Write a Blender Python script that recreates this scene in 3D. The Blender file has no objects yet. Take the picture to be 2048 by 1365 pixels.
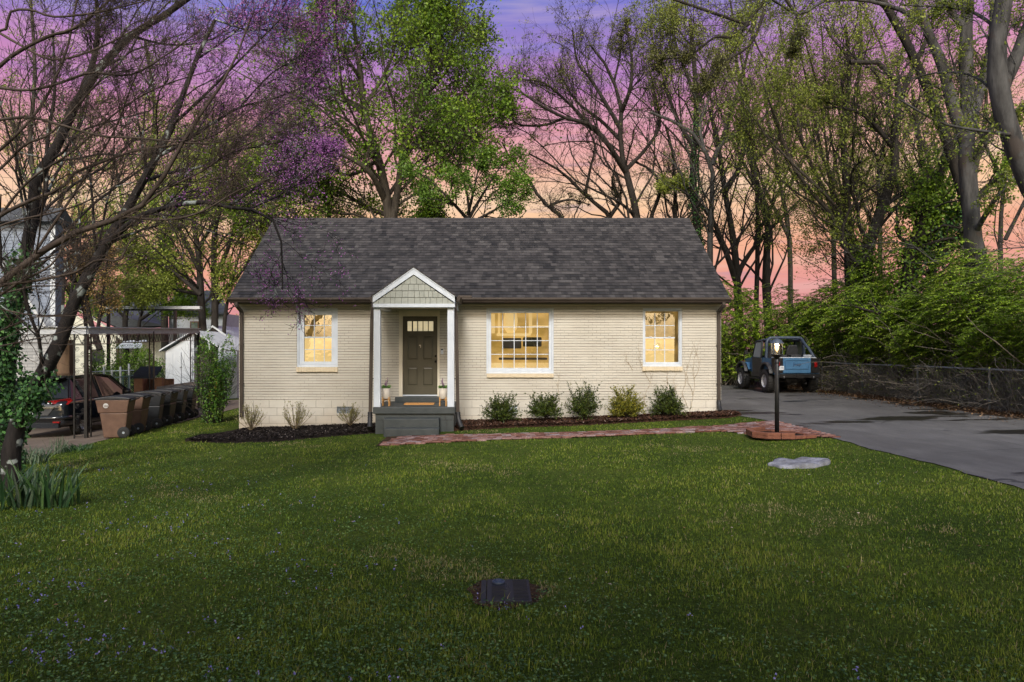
import bpy, math, random
import numpy as np
from mathutils import Vector
S = bpy.context.scene
C = S.collection
R = math.radians
F = 1365.0            # focal length in photo pixels (photo 2048 px wide)
CX, HY, EYE = 983.0, 699.0, 1.9

# ------------------------------------------------------------ camera, sky, sun, exposure
cd = bpy.data.cameras.new('camera'); cam = bpy.data.objects.new('camera', cd); C.objects.link(cam)
cam.location = (0, 0, EYE); cam.rotation_euler = (R(90), 0, 0)
cd.sensor_width = 36; cd.lens = 36 * F / 2048
cd.shift_x = (1024 - CX) / 2048; cd.shift_y = (HY - 682.5) / 2048
cd.clip_start = 0.1; cd.clip_end = 2000
S.camera = cam

world = bpy.data.worlds.new('World'); S.world = world; world.use_nodes = True
wn = world.node_tree.nodes; wl = world.node_tree.links; wn.clear()
def wnode(t, **k):
    n = wn.new(t)
    for a, b in k.items(): setattr(n, a, b)
    return n
wout = wnode('ShaderNodeOutputWorld'); wbg = wnode('ShaderNodeBackground')
wtc = wnode('ShaderNodeTexCoord'); wsep = wnode('ShaderNodeSeparateXYZ')
wl.new(wtc.outputs['Generated'], wsep.inputs[0])
wmap = wnode('ShaderNodeMapping'); wmap.inputs['Scale'].default_value = (1.6, 1.6, 15.0)
wl.new(wtc.outputs['Generated'], wmap.inputs[0])
wno = wnode('ShaderNodeTexNoise'); wno.inputs['Scale'].default_value = 1.7; wno.inputs['Detail'].default_value = 4
wl.new(wmap.outputs[0], wno.inputs['Vector'])
wm1 = wnode('ShaderNodeMath', operation='SUBTRACT'); wl.new(wno.outputs[0], wm1.inputs[0]); wm1.inputs[1].default_value = 0.5
wm2 = wnode('ShaderNodeMath', operation='MULTIPLY'); wl.new(wm1.outputs[0], wm2.inputs[0]); wm2.inputs[1].default_value = 0.09
# the left (x<0) side of the sky is cooler and its bands sit lower
wm3 = wnode('ShaderNodeMath', operation='MULTIPLY'); wl.new(wsep.outputs['X'], wm3.inputs[0]); wm3.inputs[1].default_value = -0.035
wm4 = wnode('ShaderNodeMath', operation='ADD'); wl.new(wm2.outputs[0], wm4.inputs[0]); wl.new(wm3.outputs[0], wm4.inputs[1])
wm5 = wnode('ShaderNodeMath', operation='ADD'); wl.new(wsep.outputs['Z'], wm5.inputs[0]); wl.new(wm4.outputs[0], wm5.inputs[1])
wr = wnode('ShaderNodeValToRGB'); wl.new(wm5.outputs[0], wr.inputs[0])
def srgb(r, g, b):
    f = lambda c: (c / 255 / 12.92) if c <= 10 else ((c / 255 + .055) / 1.055) ** 2.4
    return (f(r), f(g), f(b), 1)
stops = [(0.0, (212, 140, 146)), (0.08, (228, 152, 148)), (0.13, (242, 172, 140)), (0.175, (250, 200, 158)),
         (0.21, (250, 212, 176)), (0.245, (244, 186, 164)), (0.285, (228, 160, 172)), (0.33, (212, 142, 184)),
         (0.37, (186, 130, 196)), (0.415, (142, 128, 204)), (0.47, (94, 114, 206)), (1.0, (86, 104, 180))]
el = wr.color_ramp.elements
while len(el) < len(stops): el.new(0.5)
for e, (p, c) in zip(el, stops): e.position = p; e.color = srgb(*c)
wmap2 = wnode('ShaderNodeMapping'); wmap2.inputs['Scale'].default_value = (2.2, 2.2, 26.0); wmap2.inputs['Location'].default_value = (3.1, 1.7, .4)
wl.new(wtc.outputs['Generated'], wmap2.inputs[0])
wno2 = wnode('ShaderNodeTexNoise'); wno2.inputs['Scale'].default_value = 2.3; wno2.inputs['Detail'].default_value = 7; wno2.inputs['Roughness'].default_value = .6
wl.new(wmap2.outputs[0], wno2.inputs['Vector'])
wr2 = wnode('ShaderNodeValToRGB'); wl.new(wno2.outputs[0], wr2.inputs[0])
for e, (p, c) in zip(wr2.color_ramp.elements, [(.44, (0, 0, 0, 1)), (.74, (.36, .36, .36, 1))]): e.position = p; e.color = c
wcl = wnode('ShaderNodeMix', data_type='RGBA'); wl.new(wr2.outputs[0], wcl.inputs[0]); wl.new(wr.outputs[0], wcl.inputs[6]); wcl.inputs[7].default_value = srgb(236, 206, 196)
wr3 = wnode('ShaderNodeValToRGB'); wl.new(wno2.outputs[0], wr3.inputs[0])
for e, (p, c) in zip(wr3.color_ramp.elements, [(.26, (.45, .45, .45, 1)), (.44, (0, 0, 0, 1))]): e.position = p; e.color = c
wc2 = wnode('ShaderNodeMix', data_type='RGBA'); wl.new(wr3.outputs[0], wc2.inputs[0]); wl.new(wcl.outputs[2], wc2.inputs[6]); wc2.inputs[7].default_value = srgb(150, 140, 178)
# the sky opposite the sunset (behind the camera): a plain physical dusk sky
wsky = wnode('ShaderNodeTexSky', sky_type='NISHITA', sun_disc=False, sun_elevation=R(24), sun_rotation=R(183), dust_density=4.0)
wsc = wnode('ShaderNodeVectorMath', operation='SCALE'); wl.new(wsky.outputs[0], wsc.inputs[0]); wsc.inputs['Scale'].default_value = 0.185
wmr = wnode('ShaderNodeMapRange', interpolation_type='SMOOTHSTEP')
wl.new(wsep.outputs['Y'], wmr.inputs[0]); wmr.inputs[1].default_value = -0.35; wmr.inputs[2].default_value = 0.4
wmx = wnode('ShaderNodeMix', data_type='RGBA'); wl.new(wmr.outputs[0], wmx.inputs[0])
wl.new(wsc.outputs[0], wmx.inputs[6]); wl.new(wc2.outputs[2], wmx.inputs[7])
wl.new(wmx.outputs[2], wbg.inputs['Color']); wbg.inputs['Strength'].default_value = 0.80
wl.new(wbg.outputs[0], wout.inputs[0])

sd = bpy.data.lights.new('sun', 'SUN'); sun = bpy.data.objects.new('sun', sd); C.objects.link(sun)
sd.energy = 2.25; sd.angle = R(13); sd.color = (1.0, 0.965, 0.92)
sun.rotation_euler = (R(90 - 41), 0, R(-4))     # low, from behind the camera and a little to the left
sun.location = (-10, -20, 30)
S.view_settings.view_transform = 'Standard'; S.view_settings.look = 'None'
S.view_settings.exposure = 0.38; S.view_settings.gamma = 1.0
S.render.engine = 'CYCLES'
S.cycles.use_denoising = True
S.cycles.max_bounces = 8; S.cycles.diffuse_bounces = 3; S.cycles.glossy_bounces = 3
S.cycles.transmission_bounces = 4; S.cycles.transparent_max_bounces = 8
S.cycles.caustics_reflective = False; S.cycles.caustics_refractive = False

# ------------------------------------------------------------ helpers
GX = [-60, -18, -14, -9.7, -6.4, -1.2, 2, 6, 12, 60]
GZ = [-.75, -.75, -.60, -.40, -.19, 0.0, .08, .25, .34, .34]
def g(x, y=0):
    return np.interp(x, GX, GZ)
def at(px, py, Y):
    return ((px - CX) / F * Y, Y, EYE - (py - HY) / F * Y)
def gp(px, py):
    """ground point under a photo pixel"""
    Y = 12.0
    for _ in range(30):
        x = (px - CX) / F * Y
        Y = .5 * Y + .5 * F * (EYE - float(g(x))) / (py - HY)
    return (px - CX) / F * Y, Y

def link_mesh(me, name, mat, parent):
    o = bpy.data.objects.new(name, me); C.objects.link(o)
    if mat is not None:
        for m in (mat if isinstance(mat, (list, tuple)) else [mat]): me.materials.append(m)
    if parent is not None:
        o.parent = parent
        if parent.type == 'EMPTY' and parent.get('_w'):
            o.location = [-v for v in parent.location]
    return o
def npmesh(name, verts, faces, mat, parent=None, rnd=None, smooth=False, uv=None):
    """faces: list of int arrays [n,k]; rnd: per-face floats"""
    me = bpy.data.meshes.new(name)
    verts = np.ascontiguousarray(verts, dtype=np.float32)
    me.vertices.add(len(verts)); me.vertices.foreach_set('co', verts.ravel())
    idx = np.concatenate([f.ravel() for f in faces]).astype(np.int32)
    tot = np.concatenate([np.full(len(f), f.shape[1], np.int32) for f in faces])
    st = np.concatenate([[0], np.cumsum(tot)[:-1]]).astype(np.int32)
    me.loops.add(len(idx)); me.loops.foreach_set('vertex_index', idx)
    me.polygons.add(len(tot)); me.polygons.foreach_set('loop_start', st); me.polygons.foreach_set('loop_total', tot)
    if smooth: me.polygons.foreach_set('use_smooth', np.ones(len(tot), bool))
    if rnd is not None:
        a = me.attributes.new('rnd', 'FLOAT', 'FACE'); a.data.foreach_set('value', np.asarray(rnd, np.float32))
    me.update(calc_edges=True)
    return link_mesh(me, name, mat, parent)

def thing(name, label, cat, loc=(0, 0, 0), group=None, world_base=True, rz=0):
    o = bpy.data.objects.new(name, None); C.objects.link(o); o.empty_display_size = .2
    o.location = loc; o.rotation_euler = (0, 0, rz); o['label'] = label; o['category'] = cat
    if group: o['group'] = group
    if world_base: o['_w'] = 1
    return o
def tag(o, label, cat, group=None):
    o['label'] = label; o['category'] = cat
    if group: o['group'] = group
    return o
def kind(o, k, label=None, cat=None):
    o['kind'] = k
    if label: o['label'] = label
    if cat: o['category'] = cat
    return o
def children(o): return [c for c in bpy.data.objects if c.parent == o]
def copy_tree(o, parent=None):
    kids = children(o)
    c = o.copy(); C.objects.link(c); c.parent = parent
    for k in kids: copy_tree(k, c)
    return c

class MB:
    """collects simple solids; build() links them as one mesh object"""
    def __init__(s): s.v = []; s.f = []; s.m = []; s.sm = []; s.mi = 0; s.smooth = False; s.uvs = None
    def add(s, vs, fs, smooth=None):
        b = len(s.v); s.v.extend([tuple(map(float, v)) for v in vs])
        for f in fs: s.f.append([b + i for i in f]); s.m.append(s.mi); s.sm.append(s.smooth if smooth is None else smooth)
        return s
    def box(s, x0, x1, y0, y1, z0, z1):
        vs = [(x0, y0, z0), (x1, y0, z0), (x1, y1, z0), (x0, y1, z0), (x0, y0, z1), (x1, y0, z1), (x1, y1, z1), (x0, y1, z1)]
        return s.add(vs, [(0, 3, 2, 1), (4, 5, 6, 7), (0, 1, 5, 4), (1, 2, 6, 5), (2, 3, 7, 6), (3, 0, 4, 7)])
    def obox(s, c, ax, ay, az):
        c, ax, ay, az = map(Vector, (c, ax, ay, az)); vs = []
        for k in (-1, 1):
            for i, j in ((-1, -1), (1, -1), (1, 1), (-1, 1)): vs.append(c + ax * i + ay * j + az * k)
        return s.add(vs, [(0, 3, 2, 1), (4, 5, 6, 7), (0, 1, 5, 4), (1, 2, 6, 5), (2, 3, 7, 6), (3, 0, 4, 7)])
    def bar(s, p0, p1, w, h, up=(0, 0, 1)):
        p0, p1, up = Vector(p0), Vector(p1), Vector(up); d = p1 - p0
        if abs(d.normalized().dot(up)) > .98: up = Vector((0, 1, 0))
        x = d.cross(up).normalized(); z = x.cross(d).normalized()
        return s.obox((p0 + p1) / 2, x * w / 2, d / 2, z * h / 2)
    def prism(s, pts, d):
        """pts: 3-D polygon, d: extrusion vector"""
        n = len(pts); vs = [Vector(p) for p in pts] + [Vector(p) + Vector(d) for p in pts]
        fs = [tuple(range(n)), tuple(reversed(range(n, 2 * n)))] + [(i, i + n, (i + 1) % n + n, (i + 1) % n) for i in range(n)]
        return s.add(vs, fs)
    def tube(s, pts, r, n=8, cap=True, closed=False):
        pts = [Vector(p) for p in pts]; N = len(pts)
        rr = r if isinstance(r, (list, tuple)) else [r] * N
        vs = []; up = None
        for i, p in enumerate(pts):
            a = pts[(i - 1) % N] if (closed or i > 0) else p; b = pts[(i + 1) % N] if (closed or i < N - 1) else p
            t = (b - a).normalized()
            if up is None: up = Vector((0, 0, 1)) if abs(t.z) < .9 else Vector((1, 0, 0))
            x = t.cross(up).normalized(); u = x.cross(t).normalized(); up = u
            for k in range(n):
                th = 2 * math.pi * k / n; vs.append(p + (x * math.cos(th) + u * math.sin(th)) * rr[i])
        fs = []
        for i in range(N if closed else N - 1):
            j = (i + 1) % N
            for k in range(n): fs.append((i * n + k, i * n + (k + 1) % n, j * n + (k + 1) % n, j * n + k))
        b = len(s.v); s.add(vs, fs, smooth=True)
        if cap and not closed:
            for base, rev in ((0, True), ((N - 1) * n, False)):
                q = [b + base + k for k in range(n)]; s.f.append(q if rev is False else q[::-1]); s.m.append(s.mi); s.sm.append(False)
        return s
    def lathe(s, prof, c=(0, 0, 0), n=24, axis='z', smooth=True):
        """prof: (radius, height) pairs"""
        vs = []
        for r, h in prof:
            for k in range(n):
                th = 2 * math.pi * k / n; a, b = r * math.cos(th), r * math.sin(th)
                vs.append({'z': (c[0] + a, c[1] + b, c[2] + h), 'x': (c[0] + h, c[1] + a, c[2] + b), 'y': (c[0] + a, c[1] + h, c[2] - b)}[axis])
        fs = []
        for i in range(len(prof) - 1):
            for k in range(n): fs.append((i * n + k, i * n + (k + 1) % n, (i + 1) * n + (k + 1) % n, (i + 1) * n + k))
        b = len(s.v); s.add(vs, fs, smooth=smooth)
        for base, rev in ((0, True), ((len(prof) - 1) * n, False)):
            q = [b + base + k for k in range(n)]; s.f.append(q[::-1] if rev else q); s.m.append(s.mi); s.sm.append(False)
        return s
    def build(s, name, mat, parent=None, bevel=0, seg=1, weld=False):
        me = bpy.data.meshes.new(name); me.from_pydata(s.v, [], s.f)
        me.polygons.foreach_set('material_index', s.m); me.polygons.foreach_set('use_smooth', s.sm)
        me.update()
        o = link_mesh(me, name, mat, parent)
        if bevel:
            b = o.modifiers.new('bevel', 'BEVEL'); b.width = bevel; b.segments = seg; b.limit_method = 'ANGLE'; b.angle_limit = R(50)
        return o

# ------------------------------------------------------------ materials
def mat(name, col=(.5, .5, .5), rough=.6, metal=0, spec=.5):
    m = bpy.data.materials.new(name); m.use_nodes = True
    p = m.node_tree.nodes['Principled BSDF']
    p.inputs['Base Color'].default_value = (*col[:3], 1); p.inputs['Roughness'].default_value = rough
    p.inputs['Metallic'].default_value = metal; p.inputs['Specular IOR Level'].default_value = spec
    return m
class NT:
    def __init__(s, m): s.m = m; s.n = m.node_tree.nodes; s.l = m.node_tree.links; s.p = s.n.get('Principled BSDF')
    def new(s, t, ins=None, **k):
        n = s.n.new(t)
        for a, b in k.items(): setattr(n, a, b)
        for a, b in (ins or {}).items(): s.set(n, a, b)
        return n
    def set(s, n, a, b):
        if isinstance(b, bpy.types.NodeSocket): s.l.new(b, n.inputs[a])
        elif isinstance(b, bpy.types.Node): s.l.new(b.outputs[0], n.inputs[a])
        else: n.inputs[a].default_value = b
    def obj(s): return s.new('ShaderNodeTexCoord').outputs['Object']
    def noise(s, vec, scale, detail=3, rough=.55): return s.new('ShaderNodeTexNoise', {'Vector': vec, 'Scale': scale, 'Detail': detail, 'Roughness': rough}).outputs[0]
    def math(s, op, a, b=0, c=None, clamp=False):
        n = s.new('ShaderNodeMath', operation=op, use_clamp=clamp); s.set(n, 0, a); s.set(n, 1, b)
        if c is not None: s.set(n, 2, c)
        return n.outputs[0]
    def ramp(s, fac, st, interp='LINEAR'):
        r = s.new('ShaderNodeValToRGB', {0: fac}); r.color_ramp.interpolation = interp
        while len(r.color_ramp.elements) < len(st): r.color_ramp.elements.new(.5)
        for e, (p, c) in zip(r.color_ramp.elements, st): e.position = p; e.color = (*c[:3], 1)
        return r.outputs[0]
    def mix(s, fac, a, b, bt='MIX'):
        n = s.new('ShaderNodeMix', data_type='RGBA', blend_type=bt); s.set(n, 0, fac)
        s.set(n, 6, a if not isinstance(a, tuple) else (*a[:3], 1)); s.set(n, 7, b if not isinstance(b, tuple) else (*b[:3], 1))
        return n.outputs[2]
    def map(s, vec, scale=(1, 1, 1), loc=(0, 0, 0), rot=(0, 0, 0)):
        return s.new('ShaderNodeMapping', {0: vec, 'Scale': scale, 'Location': loc, 'Rotation': rot}).outputs[0]
    def bump(s, h, dist=.01, strength=1.0):
        b = s.new('ShaderNodeBump', {'Height': h, 'Distance': dist, 'Strength': strength}); s.l.new(b.outputs[0], s.p.inputs['Normal'])
    def col(s, c): s.set(s.p, 'Base Color', c)
    def rough(s, c): s.set(s.p, 'Roughness', c)
def noisy(name, c1, c2, scale=5, rough=.7, bump=0, metal=0, detail=4, stretch=(1, 1, 1), spec=.5):
    m = mat(name, c1, rough, metal, spec); t = NT(m); o = t.map(t.obj(), stretch)
    n = t.noise(o, scale, detail)
    t.col(t.ramp(n, [(.3, c1), (.7, c2)]))
    if bump: t.bump(t.noise(o, scale * 3, 5), bump)
    return m
def leafmat(name, stops, trans=.35, rough=.5, spec=.35):
    stops = [(p, tuple(min(.6, v * 2.0) for v in c)) for p, c in stops]
    m = mat(name, stops[0][1], rough, 0, spec); t = NT(m)
    a = t.new('ShaderNodeAttribute', attribute_name='rnd')
    c = t.ramp(a.outputs['Fac'], stops); t.col(c)
    tr = t.new('ShaderNodeBsdfTranslucent', {'Color': c}); mx = t.new('ShaderNodeMixShader', {0: trans})
    t.l.new(t.p.outputs[0], mx.inputs[1]); t.l.new(tr.outputs[0], mx.inputs[2])
    t.l.new(mx.outputs[0], t.n['Material Output'].inputs[0])
    return m
def barkmat(name, c1, c2, scale=9, bump=.02, patch=None):
    m = mat(name, c1, .85, 0, .2); t = NT(m); o = t.obj()
    s = t.map(o, (1, 1, .25)); n = t.noise(s, scale, 6, .65)
    c = t.ramp(n, [(.32, c1), (.68, c2)])
    if patch:
        pn = t.noise(o, patch[1], 3, .5); c = t.mix(t.ramp(pn, [(patch[2], (0, 0, 0)), (patch[2] + .05, (1, 1, 1))]), c, patch[0])
    t.col(c); t.bump(n, bump)
    return m

M = {}
def painted_brick():
    m = mat('painted_brick', (.6, .55, .45), .62, 0, .3); t = NT(m); o = t.obj()
    sp = t.new('ShaderNodeSeparateXYZ', {0: o})
    xy = t.math('ADD', sp.outputs['X'], sp.outputs['Y'])          # works on faces along x and along y
    wob = t.math('MULTIPLY', t.math('SUBTRACT', t.noise(t.map(o, (1.2, 1.2, 14)), 2.0, 2), .5), .012)
    z = t.math('ADD', sp.outputs['Z'], wob)
    v = t.new('ShaderNodeCombineXYZ', {0: xy, 1: z}).outputs[0]
    bk = t.new('ShaderNodeTexBrick', {'Vector': v, 'Scale': 1.0, 'Mortar Size': .0038, 'Mortar Smooth': .3, 'Brick Width': .205, 'Row Height': .0681, 'Bias': 0})
    bk.inputs['Color1'].default_value = (0, 0, 0, 1); bk.inputs['Color2'].default_value = (1, 1, 1, 1)
    cb = t.new('ShaderNodeTexBrick', {'Vector': v, 'Scale': 1.0, 'Mortar Size': .0045, 'Mortar Smooth': .3, 'Brick Width': .40, 'Row Height': .2, 'Bias': 0})
    low = t.math('LESS_THAN', sp.outputs['Z'], .585)
    # horizontal joints read stronger than the paint-filled upright ones
    fr = t.math('FRACT', t.math('DIVIDE', z, .0681))
    hz = t.math('LESS_THAN', t.math('ABSOLUTE', t.math('SUBTRACT', t.math('ABSOLUTE', t.math('SUBTRACT', fr, .5)), .5)), .085)
    fac_v = t.math('MULTIPLY', bk.outputs['Fac'], t.ramp(t.noise(o, 2.3, 3), [(.48, (.12,) * 3), (.66, (.75,) * 3)]))
    jo = t.math('MAXIMUM', t.math('MULTIPLY', hz, t.ramp(t.noise(t.map(o, (1, 1, 6)), 1.3, 4), [(.3, (.45,) * 3), (.6, (1,) * 3)])), fac_v)
    j = t.mix(low, jo, t.math('MULTIPLY', cb.outputs['Fac'], .7))
    paint = t.ramp(t.noise(o, .9, 5), [(.3, (.53, .50, .43)), (.7, (.62, .59, .515))])
    paint = t.mix(t.math('MULTIPLY', t.ramp(bk.outputs['Color'], [(0, (0,) * 3), (1, (1,) * 3)]), .16), paint, (.46, .40, .31))
    # splash and soil staining along the foundation
    st = t.math('MULTIPLY', t.ramp(t.math('ADD', t.math('MULTIPLY', sp.outputs['Z'], 1.0), t.math('MULTIPLY', t.noise(o, 1.7, 4), .5)), [(.12, (1,) * 3), (.55, (0,) * 3)]), .45)
    paint = t.mix(st, paint, (.50, .37, .24))
    ck = t.noise(t.map(o, (7, 7, 3)), 1.6, 8, .8)
    crack = t.math('MULTIPLY', t.math('LESS_THAN', t.math('ABSOLUTE', t.math('SUBTRACT', ck, .5)), .0022), t.math('GREATER_THAN', t.noise(o, .8, 2), .56))
    c = t.mix(t.math('MULTIPLY', j, .92), paint, (.15, .12, .09)); c = t.mix(t.math('MULTIPLY', crack, .6), c, (.2, .16, .11))
    t.col(c)
    h = t.math('SUBTRACT', t.math('MULTIPLY', t.noise(o, 60, 3), .15), j); t.bump(h, .006, .9)
    return m
M['brick'] = painted_brick()
def shingles(name, cols):
    m = mat(name, cols[0], .9, 0, .2); t = NT(m); o = t.new('ShaderNodeTexCoord').outputs['UV']
    def bk(w, off, c=.143):
        b = t.new('ShaderNodeTexBrick', {'Vector': t.map(o, loc=(off, 0, 0)), 'Scale': 1.0, 'Mortar Size': .0, 'Brick Width': w, 'Row Height': c}); b.offset = .37; b.squash = .7; b.squash_frequency = 3
        b.inputs['Color1'].default_value = (0, 0, 0, 1); b.inputs['Color2'].default_value = (1, 1, 1, 1); return b.outputs['Color']
    a = t.mix(.42, bk(.16, .0), bk(.23, .71)); big = t.noise(o, .5, 4)
    v = t.math('ADD', t.math('MULTIPLY', a, 1.0), t.math('MULTIPLY', t.math('SUBTRACT', big, .5), .18))
    c = t.ramp(v, [(.05, cols[0]), (.35, cols[1]), (.62, cols[2]), (.95, cols[3])])
    c = t.mix(.5, c, t.ramp(t.noise(o, 90, 3), [(.3, (.6,) * 3), (.7, (1.4,) * 3)]), 'MULTIPLY')
    t.col(c); t.bump(t.math('ADD', t.math('MULTIPLY', a, .6), t.math('MULTIPLY', t.noise(o, 60, 3), .4)), .008)
    return m
M['shingle'] = shingles('roof_shingle', [(.020, .020, .022), (.034, .033, .034), (.050, .047, .048), (.080, .076, .075)])
M['white_trim'] = noisy('white_trim', (.54, .59, .65), (.62, .67, .73), 6, .45, .001)
M['cream_trim'] = noisy('cream_trim', (.66, .60, .47), (.72, .66, .53), 6, .5, .001)
M['bronze'] = noisy('bronze_metal', (.040, .030, .025), (.062, .048, .040), 3, .38)
M['sage'] = noisy('sage_shake', (.30, .315, .275), (.37, .385, .34), 9, .65, .002)
M['step'] = noisy('painted_concrete', (.034, .042, .043), (.056, .064, .064), 5, .62, .004)
M['door'] = noisy('olive_door_paint', (.062, .056, .036), (.075, .068, .045), 4, .38)
M['black'] = noisy('black_metal', (.010, .010, .011), (.018, .018, .019), 6, .35)
M['blackplastic'] = noisy('black_plastic', (.012, .012, .013), (.022, .022, .024), 8, .55)
M['wood'] = noisy('orange_wood', (.55, .27, .07), (.66, .36, .12), 10, .5, .001, stretch=(1, 1, .2))
M['mat'] = noisy('coir', (.50, .24, .07), (.62, .33, .11), 40, .95, .004)
M['pot'] = noisy('stoneware', (.50, .45, .37), (.56, .51, .43), 10, .6)
M['chrome'] = mat('brushed_metal', (.6, .6, .6), .25, 1)
M['knob'] = mat('dark_knob', (.015, .013, .012), .25, .6)
M['brass'] = mat('pewter', (.45, .42, .38), .35, 1)
M['galv'] = noisy('galvanised_metal', (.30, .36, .42), (.44, .50, .56), 8, .42, 0, .35)

# window pane: clear reflecting glass; behind it the lit interior
def glass():
    m = bpy.data.materials.new('window_glass'); m.use_nodes = True; t = NT(m); t.n.remove(t.p)
    tc = t.new('ShaderNodeTexCoord').outputs['Object']
    b = t.new('ShaderNodeBump', {'Height': t.noise(tc, 3.0, 2), 'Distance': .02, 'Strength': .10}).outputs[0]
    gl = t.new('ShaderNodeBsdfGlossy', {'Color': (1, 1, 1, 1), 'Roughness': .02, 'Normal': b}); tr = t.new('ShaderNodeBsdfTransparent', {'Color': (.97, .97, .95, 1)})
    fr = t.new('ShaderNodeFresnel', {'IOR': 1.6, 'Normal': b}); f2 = t.math('ADD', t.math('MULTIPLY', fr.outputs[0], 1.1), .10, clamp=True)
    mx = t.new('ShaderNodeMixShader', {0: f2}); t.l.new(tr.outputs[0], mx.inputs[1]); t.l.new(gl.outputs[0], mx.inputs[2])
    t.l.new(mx.outputs[0], t.n['Material Output'].inputs[0]); return m
M['glass'] = glass()
def lit(name, c1, c2, scale, strength, stretch=(1, 1, 1)):
    m = mat(name, (.3, .25, .15), .8); t = NT(m); o = t.map(t.obj(), stretch)
    c = t.ramp(t.noise(o, scale, 4, .6), [(.36, c1), (.64, c2)])
    t.set(t.p, 'Emission Color', c); t.set(t.p, 'Emission Strength', strength); return m
M['lit_blind'] = lit('lit_blind', srgb(224, 184, 112), srgb(240, 206, 138), 1.2, .80)
M['lit_room'] = lit('lit_room', srgb(60, 48, 24), srgb(160, 126, 64), 3.4, .55, (1.5, 1, .8))
M['lit_room_bright'] = lit('lit_room_bright', srgb(150, 118, 50), srgb(226, 180, 100), 1.6, .75, (.6, 1, 1.3))
M['lit_lite'] = lit('lit_door_lite', srgb(190, 180, 150), srgb(225, 205, 160), 6, .6)
M['furn_light'] = mat('cream_upholstery', (.7, .6, .42), .8)
M['furn_dark'] = mat('dark_upholstery', (.05, .05, .03), .8)

# ground materials
def lawn_mat():
    m = mat('lawn_soil', (.05, .07, .02), .95, 0, .1); t = NT(m); o = t.obj()
    a = t.ramp(t.noise(o, .55, 5, .6), [(.3, (.035, .060, .008)), (.5, (.060, .092, .012)), (.72, (.095, .12, .02))])
    b = t.ramp(t.noise(o, 28, 4, .7), [(.35, (.35,) * 3), (.65, (1.35,) * 3)])
    t.col(t.mix(.8, a, b, 'MULTIPLY')); t.bump(t.noise(o, 40, 4), .03); return m
M['lawn'] = lawn_mat()
def asphalt_mat():
    m = mat('asphalt', (.06, .06, .06), .8, 0, .4); t = NT(m); o = t.obj()
    st = t.map(o, (1, .28, 1), rot=(0, 0, R(8)))
    a = t.ramp(t.noise(o, .35, 5, .6), [(.3, (.085, .083, .080)), (.7, (.145, .142, .136))])
    s = t.noise(t.map(o, (.5, 1.1, 1)), .75, 4, .55)
    xs_ = t.new('ShaderNodeSeparateXYZ', {0: o}).outputs['X']; s = t.math('ADD', s, t.math('MINIMUM', t.math('MAXIMUM', t.math('MULTIPLY', t.math('SUBTRACT', xs_, 8.5), .03), 0), .06))
    wet = t.ramp(s, [(.60, (0,) * 3), (.635, (1,) * 3)])
    sl = t.ramp(t.noise(st, 3.2, 5, .7), [(.35, (.8,) * 3), (.65, (1.12,) * 3)])
    a = t.mix(1, a, sl, 'MULTIPLY')
    a = t.mix(.6, a, t.ramp(t.noise(o, 120, 3), [(.35, (.6,) * 3), (.65, (1.4,) * 3)]), 'MULTIPLY')
    vo = t.new('ShaderNodeTexVoronoi', {'Vector': t.mix(.12, o, t.new('ShaderNodeTexNoise', {'Vector': o, 'Scale': 2.5}).outputs['Color']), 'Scale': .42}, feature='DISTANCE_TO_EDGE')
    ck = t.math('MULTIPLY', t.math('LESS_THAN', vo.outputs['Distance'], .0035), t.math('GREATER_THAN', t.noise(o, .5, 2), .47))
    a = t.mix(t.math('MULTIPLY', ck, .75), a, (.02, .02, .02))
    pt = t.ramp(t.noise(t.map(o, (.8, .5, 1), (4, 2, 0)), .6, 2), [(.52, (0,) * 3), (.56, (.35,) * 3)]); a = t.mix(pt, a, (.065, .062, .06))
    t.col(t.mix(wet, a, (.022, .020, .016))); t.rough(t.mix(wet, (.82,) * 3, (.30,) * 3))
    t.bump(t.math('ADD', t.noise(o, 90, 3), t.math('MULTIPLY', t.noise(o, 3, 3), .8)), .006); return m
M['asphalt'] = asphalt_mat()
def mulch_mat(name, c):
    m = mat(name, c[0], .95, 0, .15); t = NT(m); o = t.obj()
    v = t.new('ShaderNodeTexVoronoi', {'Vector': o, 'Scale': 26.0}); t.col(t.ramp(v.outputs['Color'], [(0, c[0]), (.6, c[1]), (1, c[2])]))
    t.bump(v.outputs['Distance'], .03); return m
M['mulch_black'] = mulch_mat('black_mulch', [(.010, .008, .007), (.022, .016, .013), (.05, .035, .03)])
M['mulch_red'] = mulch_mat('red_brown_mulch', [(.018, .010, .007), (.05, .024, .014), (.09, .045, .028)])
M['litter'] = mulch_mat('leaf_litter', [(.03, .018, .01), (.07, .04, .022), (.13, .085, .05)])
M['neigh_drive'] = noisy('worn_concrete', (.10, .075, .055), (.17, .13, .10), 2, .9, .005)
def paver():
    m = mat('clay_paver', (.3, .12, .08), .8, 0, .2); t = NT(m)
    a = t.new('ShaderNodeAttribute', attribute_name='rnd'); o = t.obj()
    c = t.ramp(a.outputs['Fac'], [(0, (.12, .050, .038)), (.4, (.22, .105, .080)), (.7, (.30, .175, .150)), (1, (.30, .25, .26))])
    t.col(t.mix(.6, c, t.ramp(t.noise(o, 14, 4), [(.3, (.6,) * 3), (.7, (1.25,) * 3)]), 'MULTIPLY')); t.bump(t.noise(o, 50, 4), .004); return m
M['paver'] = paver()
M['orange_brick'] = noisy('orange_brick', (.14, .050, .028), (.23, .085, .048), 12, .8, .004)

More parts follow.
